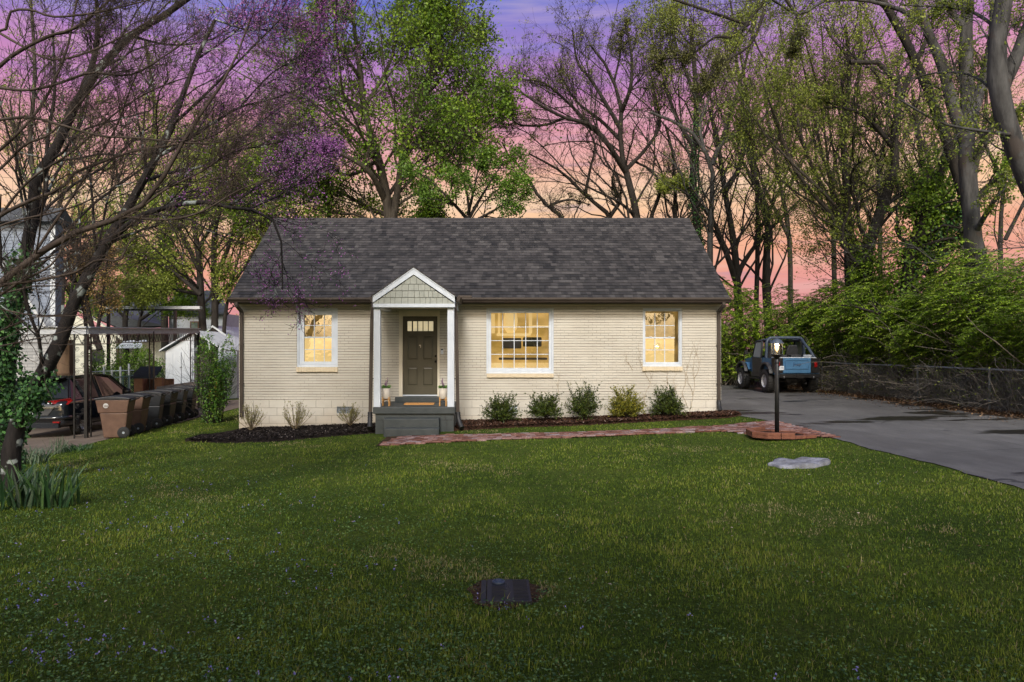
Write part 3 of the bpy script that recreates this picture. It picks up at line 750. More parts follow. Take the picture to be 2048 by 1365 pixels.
for s in (-1, 1):
    xe = (hx0 if s < 0 else hx1) + s * .035; sl = (az - ez) / (ax - hx0); dz = -.035 * sl
    # small roof runs back until it meets the main slope
    yz = lambda z: EY + (z - EZr) / (RZ - EZr) * (RY - EY)
    m.prism([(xe, PY - .03, ez + dz + .006), (ax, PY - .03, az + .006), (ax, PY - .03, az + .026), (xe, PY - .03, ez + dz + .026)], (0, yz(az) - PY + .02, 0)) if False else None
    A = [(xe, PY - .03, ez + dz + .005), (ax, PY - .03, az + .005), (ax, yz(az) + .1, az + .005), (xe, yz(ez + dz) + .1, ez + dz + .005)]
    m.add(A + [(p[0], p[1], p[2] + .022) for p in A], [(0, 1, 2, 3), (7, 6, 5, 4), (0, 4, 5, 1), (1, 5, 6, 2), (2, 6, 7, 3), (3, 7, 4, 0)])
m.build('porch_roof', noisy('porch_shingle', (.035, .03, .03), (.075, .066, .062), 14, .9, .004), house)
# bronze gutter returns beside the gable
m = MB()
m.prism([(pX(734), PY + .25, wz(592, PY)), (pX(745), PY + .25, wz(592, PY)), (pX(745), PY + .25, wz(603, PY)), (pX(738), PY + .25, wz(603, PY))], (0, 1.25, 0)); m.build('gutter_return', M['bronze'], house, bevel=.004); m = MB()
m.prism([(pX(910.2), PY + .25, wz(592, PY)), (pX(921), PY + .25, wz(592, PY)), (pX(917), PY + .25, wz(603, PY)), (pX(910.2), PY + .25, wz(603, PY))], (0, 1.25, 0))
m.build('gutter_return', M['bronze'], house, bevel=.004)
m = MB(); m.box(wx(918), wx(944), 17.0, 17.35, 3.19, 3.24); m.build('flashing', M['bronze'], roof)

# doormat and planters
dm = MB(); dm.box(pX(810, 16.6), pX(869, 16.6), 16.35, 16.75, SZ + .001, SZ + .022)
for i in range(12): dm.box(pX(811, 16.6) + i * .058, pX(811, 16.6) + i * .058 + .03, 16.36, 16.74, SZ + .022, SZ + .026)
tag(dm.build('doormat', M['mat']), 'orange coir doormat in front of the olive front door', 'doormat')
def leafquads(c, d, L, W, up=None):
    """rhombus leaves: centres c, directions d (unit), lengths L, widths W -> verts, faces"""
    n = len(c); r = rng.normal(size=(n, 3)) if up is None else up
    s = np.cross(d, r); s /= np.linalg.norm(s, axis=1)[:, None] + 1e-9
    L = np.broadcast_to(np.asarray(L, float), (n,))[:, None]; W = np.broadcast_to(np.asarray(W, float), (n,))[:, None]
    nrm = np.cross(s, d)
    v = np.stack([c, c + d * L * .45 + s * W / 2 + nrm * W * .12, c + d * L, c + d * L * .45 - s * W / 2 + nrm * W * .12], 1).reshape(-1, 3)
    return v, np.arange(4 * n).reshape(-1, 4)
def unit(v): return v / (np.linalg.norm(v, axis=-1, keepdims=True) + 1e-9)
M['pl_leaf'] = leafmat('planter_leaf', [(0, (.05, .11, .02)), (.6, (.10, .22, .04)), (1, (.2, .3, .12))])
M['pl_flower'] = leafmat('planter_flower', [(0, (.10, .04, .09)), (1, (.28, .18, .26))])
def planter():
    t = thing('potted_plant', 'x', 'plant', (0, 0, 0), 'potted plants on the porch', world_base=False)
    m = MB(); m.lathe([(.083, .0), (.09, .012), (.094, .25), (.086, .25), (.083, .225), (.0, .225)], (0, 0, .165), 28); m.build('pot', M['pot'], t)
    m = MB()
    for i in range(4):
        a = R(45 + 90 * i); m.box(.105 * math.cos(a) - .011, .105 * math.cos(a) + .011, .105 * math.sin(a) - .011, .105 * math.sin(a) + .011, 0, .21)
    m.bar((-.075, -.075, .145), (.075, .075, .145), .02, .022); m.bar((.075, -.075, .1448), (-.075, .075, .1448), .02, .0215)
    m.build('wooden_stand', M['wood'], t)
    n = 150; th = rng.random(n) * 6.28; r = np.sqrt(rng.random(n)) * .07
    c = np.stack([r * np.cos(th), r * np.sin(th), np.full(n, .40) + rng.random(n) * .05], 1)
    d = unit(np.stack([np.cos(th), np.sin(th), rng.uniform(.1, 1.3, n)], 1)); v, f = leafquads(c, d, rng.uniform(.05, .09, n), .022)
    npmesh('leaves', v, [f], M['pl_leaf'], t, rnd=rng.random(n))
    m = MB(); pts = []
    for i in range(4):
        a = 6.28 * i / 4 + .5; top = Vector((.035 * math.cos(a), .035 * math.sin(a), .66 - .06 * i)); m.tube([(0.01 * math.cos(a), .01 * math.sin(a), .39), top], .0025, 4)
        for k in range(18): q = .45 + .55 * k / 18; pts.append([top.x * q, top.y * q, .39 + (top.z - .39) * q])
    m.build('stem', M['pl_leaf'], t)
    c = np.repeat(np.array(pts), 3, 0); v, f = leafquads(c, unit(rng.normal(size=c.shape)), .022, .014); npmesh('blossom', v, [f], M['pl_flower'], t, rnd=rng.random(len(c)))
    return t
p1 = planter(); p1.location = ((772.5 - CX) / 84.9, 16.08, SZ + .001); p1['label'] = 'cream potted plant on a wooden stand at the left porch post'
p2 = copy_tree(p1); p2.location = ((886 - CX) / 84.9, 16.08, SZ + .001); p2.rotation_euler = (0, 0, 1.57); p2['label'] = 'cream potted plant on a wooden stand at the right porch post'

# ------------------------------------------------------------ branching plants
def spline(pts, n):
    """Catmull-Rom resample of a polyline [(x,y,z)] to n points"""
    P = np.asarray(pts, float)
    if len(P) < 2: return np.repeat(P, n, 0)
    Q = np.vstack([2 * P[0] - P[1], P, 2 * P[-1] - P[-2]]); L = np.r_[0, np.cumsum(np.linalg.norm(np.diff(P, axis=0), axis=1))]
    out = []
    for s in np.linspace(0, L[-1] - 1e-9, n):
        i = min(np.searchsorted(L, s, 'right') - 1, len(P) - 2); t = (s - L[i]) / max(L[i + 1] - L[i], 1e-9)
        a, b_, c, d = Q[i], Q[i + 1], Q[i + 2], Q[i + 3]
        out.append(.5 * ((2 * b_) + (c - a) * t + (2 * a - 5 * b_ + 4 * c - d) * t * t + (3 * b_ - a - 3 * c + d) * t ** 3))
    return np.array(out)
def tubes(P, Rr, sides):
    """P [N,K,3], Rr [N,K] -> verts, quads"""
    N, K, _ = P.shape
    T = np.empty_like(P); T[:, 1:-1] = P[:, 2:] - P[:, :-2]; T[:, 0] = P[:, 1] - P[:, 0]; T[:, -1] = P[:, -1] - P[:, -2]; T = unit(T)
    m = unit(P[:, -1] - P[:, 0]); ref = np.where(np.abs(m[:, 2:3]) < .8, np.array([[0, 0, 1.]]), np.array([[1., 0, 0]]))
    x = unit(np.cross(T, ref[:, None, :])); y = np.cross(x, T)
    th = np.arange(sides) * 2 * math.pi / sides
    V = P[:, :, None, :] + Rr[:, :, None, None] * (x[:, :, None, :] * np.cos(th)[None, None, :, None] + y[:, :, None, :] * np.sin(th)[None, None, :, None])
    base = (np.arange(N) * K * sides)[:, None, None]; k = (np.arange(K - 1) * sides)[None, :, None]; s = np.arange(sides)[None, None, :]; s2 = (s + 1) % sides
    q = np.stack([base + k + s, base + k + s2, base + k + sides + s2, base + k + sides + s], -1).reshape(-1, 4)
    return V.reshape(-1, 3), q
def grow(P, Rr, per, length, ang, K=6, r=.6, rmin=.004, up=.25, wig=.18, t0=.25, t1=1.0, gen=rng, lvar=.35, taper=.35, bias=(0, 0, 0), rmax=.07):
    """children of every polyline. per: children per parent; length: child length as share of parent's (or absolute if negative)"""
    N, Kp, _ = P.shape; M_ = int(round(N * per)); idx = np.repeat(np.arange(N), int(per)) if per == int(per) else gen.integers(0, N, M_)
    M_ = len(idx); t = t0 + (t1 - t0) * gen.random(M_); f = t * (Kp - 1); i = np.minimum(f.astype(int), Kp - 2); w = (f - i)[:, None]
    p = P[idx, i] * (1 - w) + P[idx, i + 1] * w; rp = Rr[idx, i] * (1 - w[:, 0]) + Rr[idx, i + 1] * w[:, 0]
    T = unit(P[idx, i + 1] - P[idx, i]); a = unit(np.cross(T, gen.normal(size=(M_, 3)))); th = np.radians(gen.uniform(ang[0], ang[1], M_))[:, None]
    d = T * np.cos(th) + a * np.sin(th); d[:, 2] += up; d += np.array(bias); d = unit(d)
    Lp = np.linalg.norm(np.diff(P, axis=1), axis=2).sum(1)[idx]
    L = (Lp * length * (1.15 - .55 * t) if length > 0 else np.full(M_, -length)) * gen.uniform(1 - lvar, 1 + lvar, M_)
    out = np.empty((M_, K, 3)); out[:, 0] = p; step = (L / (K - 1))[:, None]
    for k in range(1, K):
        out[:, k] = out[:, k - 1] + d * step
        d = unit(d + gen.normal(size=(M_, 3)) * wig + np.array([0, 0, up * .25]))
    r0 = np.clip(np.minimum(rp * r, rp * .85), rmin, rmax); rad = r0[:, None] * np.linspace(1, taper, K)[None, :]
    return out, np.maximum(rad, rmin * .6)
def sample_on(P, n, t0=.2, gen=rng):
    N, K, _ = P.shape; idx = gen.integers(0, N, n); f = (t0 + (1 - t0) * gen.random(n)) * (K - 1); i = np.minimum(f.astype(int), K - 2); w = (f - i)[:, None]
    return P[idx, i] * (1 - w) + P[idx, i + 1] * w, unit(P[idx, i + 1] - P[idx, i])

def limbs_px(limbs, K=14):
    """limbs: list of ([(px,py[,dY])...], Y, w0px, w1px) -> stacked world polylines and radii"""
    P = []; Rr = []
    for pts, Y, w0, w1 in limbs:
        n = len(pts); q = [at(p[0], p[1], Y + (p[2] if len(p) > 2 else 0)) for p in pts]
        P.append(spline(q, K)); Rr.append(np.linspace(w0, w1, K) * Y / F / 2)
    return np.array(P), np.array(Rr)
def tree(name, label, limbs, bark, levels, leaf=None, leafm=None, crown='crown', group='trees', seed=1, cat='tree', ivy=None, thin=1.0, root=None, K=14, extra_leaf_on=(-1,), trunk='trunk'):
    """levels: list of dict(grow kwargs, sides); leaf: dict(n,size,...)"""
    gen = np.random.default_rng(seed)
    P, Rr = limbs_px(limbs, K)
    # a little thickness variation, and a flare where the stem meets the ground
    V = []; Q = []; off = 0
    base = P[0, 0]
    t = thing(name, label, cat, tuple(root or (base[0], base[1], base[2])), group)
    def push(p, r, s):
        nonlocal off
        v, q = tubes(p, r, s); V.append(v); Q.append(q + off); off += len(v)
    fine = P + np.cumsum(gen.normal(size=P.shape) * .0, axis=1)
    push(fine, Rr * (1 + .06 * np.sin(np.arange(K) * 2.1)[None]), 10)
    L = [(P, Rr)]
    for i, lv in enumerate(levels):
        lv = dict(lv); s = lv.pop('sides', 4); src = lv.pop('src', -1)
        if src == 'all': pp = L[0]
        else: pp = L[src]
        c = grow(pp[0], pp[1], gen=gen, **lv); L.append(c); push(c[0], c[1], s)
    npmesh(trunk, np.concatenate(V), [np.concatenate(Q)], bark, t, smooth=True)
    if leaf:
        lf = dict(leaf); n = lf.pop('n'); sz = lf['size']; cl = lf.get('cluster', 1); sp = lf.get('spread', .05)
        C_ = []; D_ = []
        for li in lf.get('on', (-1,)):
            k = n // len(lf.get('on', (-1,)))
            c, d = sample_on(L[li][0], max(1, k // cl), lf.get('t0', .2), gen)
            c = np.repeat(c, cl, 0); d = np.repeat(d, cl, 0); c = c + gen.normal(size=c.shape) * sp; C_.append(c); D_.append(d)
        c = np.concatenate(C_); d = np.concatenate(D_)
        if 'keep' in lf: msk = lf['keep'](c, gen); c = c[msk]; d = d[msk]
        dd = unit(gen.normal(size=c.shape) + d * .6 + np.array([0, 0, lf.get('droop', -.2)]))
        up_ = unit(gen.normal(size=c.shape) + np.array([0, 0, lf.get('flat', .8)]))
        v, f = leafquads(c, dd, sz * gen.uniform(.65, 1.3, len(c)), sz * lf.get('wide', .7) * gen.uniform(.7, 1.2, len(c)), up=up_)
        npmesh(crown, v, [f], leafm, t, rnd=np.clip(gen.normal(.5, .2, len(c)) + .18 * np.sin(c[:, 0] * 1.7 + c[:, 2] * 1.3), 0, 1))
    if ivy:
        for (pts, Y, rpx, n, sz, mt) in ivy:
            q = spline([at(p[0], p[1], Y + (p[2] if len(p) > 2 else 0)) for p in pts], 40); rr = rpx * Y / F
            i = gen.integers(0, 39, n); w = gen.random((n, 1)); c = q[i] * (1 - w) + q[i + 1] * w
            o = unit(gen.normal(size=(n, 3))); lump = .7 + .5 * np.sin(c[:, 2:3] * 3.1) ** 2
            c = c + o * rr * (.75 + gen.random((n, 1)) * .6) * lump
            d = unit(o * .5 + gen.normal(size=(n, 3)) * .7 + np.array([0, 0, -.7])); v, f = leafquads(c, d, sz * gen.uniform(.6, 1.3, n), sz * .8, up=unit(o + gen.normal(size=(n, 3)) * .5))
            npmesh('ivy', v, [f], mt, t, rnd=gen.random(n))
    return t, L

BK_dark = barkmat('bark_dark', (.014, .012, .011), (.040, .035, .031), 12)
BK_grey = barkmat('bark_grey', (.026, .025, .025), (.092, .091, .090), 5, .03, ((.06, .05, .045), 2.2, .62))
BK_mid = barkmat('bark_mid', (.028, .024, .020), (.075, .065, .054), 9)
BK_lich = barkmat('bark_lichen', (.012, .010, .010), (.035, .03, .028), 10, .02, ((.30, .33, .31), 4.2, .60))
BK_crape = barkmat('bark_crape', (.050, .036, .028), (.125, .095, .076), 5, .006)
LF_green = leafmat('leaf_bright', [(0, (.020, .042, .004)), (.45, (.060, .108, .008)), (1, (.13, .19, .018))], .34)
LF_yel = leafmat('leaf_yellow_green', [(0, (.045, .062, .010)), (.5, (.105, .135, .018)), (1, (.19, .21, .04))], .4)
LF_yelb = leafmat('leaf_pale_yellow', [(0, (.06, .08, .014)), (.5, (.13, .16, .025)), (1, (.21, .24, .05))], .4)
LF_olive = leafmat('leaf_bud', [(0, (.030, .032, .012)), (.5, (.07, .075, .022)), (1, (.13, .135, .045))], .3)
LF_dark = leafmat('leaf_dark', [(0, (.008, .022, .005)), (.5, (.022, .050, .010)), (1, (.06, .11, .02))], .25, .4)
LF_ivy = leafmat('leaf_ivy', [(0, (.008, .024, .008)), (.5, (.02, .055, .016)), (.9, (.05, .12, .03)), (1, (.09, .16, .05))], .15, .55, .3)
TBF = barkmat('fence_bramble_bark', (.14, .125, .105), (.34, .31, .27), 12)
LF_thick = leafmat('leaf_thicket', [(0, (.024, .050, .004)), (.4, (.085, .145, .010)), (.8, (.18, .255, .020)), (1, (.26, .30, .05))], .32, .45)
LF_purple = leafmat('redbud_blossom', [(0, (.11, .025, .115)), (.5, (.24, .075, .25)), (1, (.38, .17, .40))], .35)

# 1 bright green tree behind the roof
G1 = [([(790, 760), (782, 560), (778, 440), (770, 372), (757, 320), (746, 285), (729, 226), (722, 160), (716, 110), (706, 40), (700, -40)], 33, 29, 5),
      ([(780, 470), (795, 385), (806, 310, -.5), (824, 250, -1), (840, 200, -1.2), (862, 140, -1.5), (885, 70, -1.5), (900, 0, -1.5)], 33, 17, 4),
      ([(770, 400), (745, 352, -1), (715, 325, -1.5), (665, 300, -2), (625, 285, -2), (585, 268, -2)], 33, 14, 3),
      ([(729, 228), (700, 205, 1), (655, 172, 1.5), (622, 145, 1.6), (590, 120, 2)], 33, 12, 3),
      ([(727, 215), (760, 165, .5), (785, 110, .7), (800, 30, 1)], 33, 9, 3),
      ([(812, 295), (850, 290, -2), (905, 275, -2.5), (955, 262, -3), (985, 235, -3)], 33, 9, 3),
      ([(806, 320), (850, 262, 1.5), (905, 205, 2), (950, 165, 2)], 33, 10, 3),
      ([(840, 200), (880, 160, 1), (915, 100, 1), (930, 30, 1)], 33, 8, 3),
      ([(770, 400), (812, 345, 2), (860, 310, 3), (900, 300, 3.5)], 33, 10, 3),
      ([(778, 430), (745, 420, 2), (690, 390, 3), (640, 370, 3), (600, 345, 4)], 33, 12, 3),
      ([(757, 320), (700, 350, 2), (640, 330, 3), (560, 330, 3)], 33, 9, 3),
      ([(722, 160), (690, 110, -1), (655, 50, -1), (640, -20, -1)], 33, 8, 3),
      ([(862, 140), (860, 80, -2), (845, 10, -2)], 33, 7, 3), ([(780, 470), (720, 432, 1), (650, 425, 1), (590, 405, 1)], 33, 8, 2), ([(784, 480), (830, 430, 1), (880, 425, 1)], 33, 7, 2), ([(845, 200), (890, 190, -2), (940, 190, -2), (985, 215, -2)], 33, 6, 2)]
tree('green_tree', 'tall tree with bright green spring leaves rising behind the middle of the roof', G1, BK_mid,
     [dict(per=20, length=.46, ang=(30, 70), K=7, r=.34, rmin=.014, up=.1, sides=5, t0=.2), dict(per=9, length=.5, ang=(30, 65), K=6, r=.5, rmin=.009, up=.1, sides=4),
      dict(per=6, length=.6, ang=(25, 70), K=4, r=.6, rmin=.006, sides=3)],
     dict(n=64000, size=.13, cluster=2, spread=.16, wide=.85, on=(-1, -1, -2), flat=.3), LF_green, group='trees behind the house', seed=11)
# 2 small green tree right of it
G2 = [([(935, 700), (935, 500), (938, 420), (930, 370), (915, 320), (905, 260)], 30, 12, 2), ([(936, 440), (965, 390, 1), (990, 350, 1), (1010, 320, 1)], 30, 8, 2),
      ([(936, 440), (900, 400, -1), (870, 370, -1), (850, 350, -1)], 30, 8, 2), ([(936, 430), (950, 370, -1), (960, 320, -1)], 30, 7, 2), ([(936, 450), (990, 420, -1), (1030, 395, -1)], 30, 7, 2)]
tree('small_green_tree', 'low green tree showing just above the ridge right of the tall green tree', G2, BK_dark,
     [dict(per=12, length=.5, ang=(30, 65), K=6, r=.5, rmin=.011, up=.1, sides=4, t0=.3), dict(per=7, length=.5, ang=(30, 65), K=5, rmin=.006, sides=3)],
     dict(n=13000, size=.10, cluster=3, spread=.10, wide=.8, on=(-1,), flat=.3), leafmat('leaf_mid', [(0, (.02, .045, .006)), (.5, (.05, .095, .012)), (1, (.09, .15, .02))], .35), group='trees behind the house', seed=12)
# 3 nearly bare tree over the ridge
B3 = [([(1292, 700), (1284, 520), (1275, 440), (1262, 380), (1248, 330), (1240, 280), (1243, 220), (1228, 165), (1205, 120), (1180, 90)], 33, 22, 4),
      ([(1252, 345), (1215, 288, -1), (1180, 250, -1), (1130, 236, -1.5), (1080, 210, -2), (1035, 180, -2)], 33, 12, 3), ([(1243, 262), (1216, 215), (1182, 160), (1155, 125, .5), (1145, 60, .5)], 33, 9, 3),
      ([(1243, 225), (1262, 170, -1), (1262, 100, -1), (1250, 50, -1)], 33, 9, 3), ([(1252, 340), (1290, 300, 1), (1320, 250, 1), (1310, 190, 1), (1300, 140, 1)], 33, 9, 3),
      ([(1180, 250), (1130, 200, 0), (1085, 165, 0), (1040, 160, 0)], 32.4, 7, 3), ([(1130, 236), (1090, 250, 0), (1040, 250, 0), (1015, 230, 0)], 32.1, 6, 3),
      ([(1240, 280), (1200, 240, 1), (1150, 200, 1), (1110, 130, 1)], 33, 8, 3), ([(1228, 165), (1240, 110, 0), (1245, 60, 0)], 33, 5, 2)]
bare = [dict(per=15, length=.42, ang=(25, 60), K=8, r=.36, rmin=.013, up=.3, wig=.22, sides=5, t0=.2), dict(per=8, length=.5, ang=(25, 65), K=6, r=.55, rmin=.008, up=.2, wig=.25, sides=3), dict(per=5, length=.6, ang=(25, 70), K=4, r=.6, rmin=.0055, sides=3)]
tree('budding_tree', 'nearly bare tree with small olive buds standing alone above the right half of the ridge', B3, BK_dark, bare,
     dict(n=15000, size=.075, cluster=3, spread=.05, wide=.7, on=(-1,)), LF_olive, group='trees behind the house', seed=13)
# low dark crooked limbs just above the ridge
B4 = [([(1190, 640), (1215, 470), (1222, 436), (1172, 392), (1130, 350), (1100, 330), (1058, 308)], 34, 15, 3), ([(1160, 640), (1140, 480), (1120, 432), (1082, 400), (1052, 350), (1016, 310), (1004, 285)], 34, 13, 3),
      ([(1320, 640), (1305, 470), (1302, 437), (1322, 375), (1300, 340), (1265, 322)], 34, 15, 4), ([(1215, 440), (1240, 400), (1225, 370), (1230, 330)], 34, 10, 3),
      ([(1352, 640), (1350, 440), (1350, 370), (1344, 300), (1330, 250)], 34, 14, 4), ([(1170, 392), (1180, 340), (1190, 290), (1170, 250)], 34, 7, 2), ([(1100, 410), (1140, 400), (1180, 410)], 34, 6, 2)]
tree('crooked_tree', 'crooked dark bare tree with low spreading limbs just above the ridge', B4, BK_dark, [dict(bare[0], per=10, length=.3, wig=.35), dict(bare[1], wig=.35), bare[2]], dict(n=2500, size=.07), LF_olive, group='trees behind the house', seed=14)
# 5 ivy clad trunk, pale trunk and neighbours right of the house
I5 = [([(1405, 760), (1402, 560), (1396, 470), (1390, 410), (1385, 340), (1392, 260), (1393, 190), (1388, 130), (1380, 40)], 33, 21, 7), ([(1390, 300), (1360, 250), (1340, 200), (1320, 130), (1300, 60)], 33, 9, 3),
      ([(1393, 210), (1420, 160), (1450, 120), (1500, 60)], 33, 9, 3), ([(1393, 200), (1370, 140), (1350, 80), (1340, 10)], 33, 7, 3), ([(1390, 400), (1360, 380), (1330, 375)], 33, 7, 2)]
tree('ivy_clad_tree', 'tree with its straight trunk wrapped in ivy just right of the ridge end', I5, BK_dark, bare, dict(n=22000, size=.095, cluster=4, spread=.11, on=(-1,), wide=.6), LF_yelb, seed=15, group='trees behind the house',
     ivy=[([(1403, 600), (1396, 470), (1390, 410), (1385, 340), (1392, 260), (1393, 190)], 33, 12, 3800, .09, LF_ivy)])
I6 = [([(1425, 780), (1420, 520), (1422, 430), (1425, 330), (1408, 302), (1386, 268), (1340, 240), (1300, 225)], 32, 17, 5), ([(1425, 330), (1440, 292), (1482, 262), (1530, 235), (1570, 190)], 32, 10, 4), ([(1408, 302), (1400, 250), (1420, 190), (1430, 120)], 32, 8, 3)]
tree('pale_trunk_tree', 'slim tree with a smooth pale grey trunk forking beside the ivy clad tree', I6, BK_grey, [dict(bare[0], per=10), dict(bare[1], per=7), bare[2]], dict(n=4500, size=.08, cluster=3), LF_olive, seed=16, group='trees behind the house')
I7 = [([(1482, 780), (1475, 570), (1465, 470), (1450, 385), (1438, 300), (1420, 220)], 35, 19, 7), ([(1475, 570), (1430, 450), (1385, 395), (1340, 360)], 35, 13, 4), ([(1545, 780), (1532, 560), (1535, 440), (1502, 330), (1488, 230), (1470, 100)], 36, 20, 5),
      ([(1474, 590), (1480, 540), (1520, 480), (1560, 440), (1600, 400)], 35, 12, 4), ([(1438, 300), (1470, 200), (1500, 90), (1520, 0)], 35, 9, 3), ([(1450, 385), (1480, 330), (1490, 260), (1484, 200)], 35, 11, 4), ([(1502, 330), (1560, 270), (1610, 190)], 36, 9, 3)]
tree('twin_stem_tree', 'dark tree with two thick leaning stems between the house and the driveway end', I7, BK_dark, [dict(bare[0], per=12), dict(bare[1], per=6), bare[2]], dict(n=13000, size=.09, cluster=4, spread=.09, on=(-1,), wide=.6), LF_yel, seed=17, group='trees behind the house')
# 8 fan of yellow green stems
f8 = []
for k, (tx, ty, mx_, my_) in enumerate([(1520, 150, 1590, 340), (1560, 60, 1610, 300), (1600, 100, 1640, 290), (1640, 20, 1660, 260), (1680, 90, 1690, 280), (1470, 230, 1560, 360), (1500, 60, 1600, 280), (1720, 40, 1710, 260), (1440, 130, 1540, 280), (1620, 210, 1640, 340), (1580, -20, 1640, 200), (1540, 210, 1590, 360)]):
    f8.append(([(1720 + k * 2, 760), (1706 + (k % 3) * 8, 560, k % 3), (1670 + (k % 5) * 8, 440, k % 4), (mx_, my_, k % 4), (tx, ty, k % 5)], 25, 15 if k < 3 else 9, 2.5))
tree('multi_stem_tree', 'fan shaped multi stem tree with yellow green new leaves above the parked jeep', f8, BK_mid, [dict(bare[0], per=11, length=.28), dict(bare[1], per=6), dict(bare[2], per=4)],
     dict(n=42000, size=.090, cluster=4, spread=.10, on=(-1, -2), wide=.6), LF_yelb, seed=18, group='trees along the driveway')
# 9 dark leaning tree
T9 = [([(1735, 780), (1732, 560), (1738, 490), (1765, 415), (1790, 330), (1788, 250), (1802, 190), (1782, 145), (1745, 122), (1700, 125)], 24, 30, 8), ([(1802, 190), (1830, 130), (1860, 60), (1880, -10)], 24, 12, 4),
      ([(1700, 700), (1695, 480), (1692, 380), (1686, 260), (1700, 150), (1690, 50)], 26, 17, 6), ([(1765, 415), (1820, 380), (1850, 400)], 24, 10, 3), ([(1790, 300), (1740, 240), (1700, 220), (1650, 215)], 24, 11, 4), ([(1830, 560), (1850, 400), (1840, 300), (1825, 180)], 25, 16, 6)]
tree('leaning_dark_tree', 'dark crooked trunk leaning right above the driveway thicket', T9, BK_dark, [dict(bare[0], per=14, wig=.3), dict(bare[1], per=8), bare[2]], dict(n=9000, size=.075, cluster=3, spread=.06), LF_yel, seed=19, group='trees along the driveway',
     ivy=[([(1733, 620), (1734, 560), (1740, 480)], 24, 26, 1500, .10, LF_green)])
# 10 vine covered snag
T10 = [([(1815, 780), (1815, 560), (1835, 470), (1870, 380), (1895, 300)], 22, 36, 14), ([(1830, 480), (1870, 470), (1915, 440), (1950, 400), (2010, 340)], 22, 22, 8), ([(1860, 560), (1880, 470), (1850, 400)], 22, 16, 6)]
tree('vine_covered_tree', 'dead leaning trunk smothered in green vines left of the big grey trunk', T10, BK_dark, [dict(bare[0], per=14, wig=.35, length=.35), dict(bare[1], per=8, wig=.3)], dict(n=6000, size=.08, cluster=4), LF_green, seed=20, group='trees along the driveway',
     ivy=[([(1815, 620), (1820, 520), (1845, 440), (1880, 370), (1890, 320)], 22, 36, 4200, .10, LF_green), ([(1850, 540), (1890, 470), (1900, 400)], 22, 34, 1800, .10, LF_ivy)])
# 11 big grey trunk
T11 = [([(1968, 800), (1955, 620), (1948, 500), (1940, 400), (1933, 300), (1936, 200), (1931, 100), (1936, 0), (1938, -80)], 19, 42, 20), ([(1934, 290), (1906, 215), (1884, 130), (1852, 55), (1822, -30)], 19, 26, 13),
       ([(1936, 262), (1962, 175, 1), (1984, 70, 1), (1990, -40, 1)], 19, 22, 12), ([(1852, 55), (1800, 20, 1), (1720, 0, 1), (1640, 5, 1), (1600, 30, 1), (1545, 0)], 19, 10, 4), ([(1931, 60), (1900, 20), (1870, -40)], 19, 14, 8),
       ([(1940, 330), (1985, 250, -1), (2050, 210, -1)], 19, 9, 3), ([(1948, 470), (1990, 400, -1), (2040, 340, -1)], 19, 12, 4)]
tree('grey_trunk_tree', 'massive tree with a smooth grey forked trunk rising from the thicket at the right', T11, BK_grey, [dict(bare[0], per=9, length=.3, up=.05, r=.16, rmax=.03, rmin=.010), dict(bare[1], per=8, up=.05), bare[2]], dict(n=8000, size=.075, cluster=3, spread=.05), LF_yel, seed=21, group='trees along the driveway')
T12 = [([(2230, 900), (2170, 640), (2100, 440), (2050, 350), (2020, 265), (1997, 185), (1994, 90), (2008, 0), (2015, -80)], 14, 50, 30), ([(1996, 190), (2030, 120), (2060, 40), (2090, -40)], 14, 30, 14), ([(2025, 270), (1960, 262, -1), (1880, 245, -1), (1800, 200, -1)], 14, 8, 3),
       ([(2005, 200), (1940, 150, 1), (1850, 150, 2), (1760, 190, 2)], 14, 6, 2), ([(2000, 60), (1930, 20, 1), (1800, 10, 1)], 14, 8, 3)]
tree('leaning_grey_tree', 'thick grey trunk leaning in from the right edge of the photo', T12, BK_grey, [dict(bare[0], per=10, length=.24, up=.05, r=.12, rmax=.02, rmin=.007), dict(bare[1], per=8, rmin=.005), dict(bare[2], rmin=.004)], dict(n=4500, size=.06, cluster=2, spread=.05), LF_yel, seed=22, group='trees along the driveway')
# overhanging branch at the top right of the middle
T13 = [([(1990, 620), (1900, 300), (1800, 60), (1700, -60), (1560, -30), (1530, 18), (1497, 48), (1450, 40), (1390, 12), (1320, -10)], 21, 26, 4), ([(1497, 48), (1460, 75), (1430, 75), (1380, 110), (1320, 120)], 21, 7, 2), ([(1530, 20), (1500, 90), (1440, 130), (1400, 180)], 21, 7, 2), ([(1560, -20), (1600, 50), (1590, 110)], 21, 7, 2)]
tree('overhanging_tree', 'dark tree whose long top branch hangs over the gap above the right of the ridge', T13, BK_dark, [dict(bare[0], per=16, length=.2, up=-.05, t0=.5, r=.2, rmin=.009), dict(bare[1], per=8, rmin=.006), dict(bare[2], rmin=.004)], dict(n=9000, size=.06, cluster=3, spread=.05), LF_olive, seed=23, group='trees along the driveway')
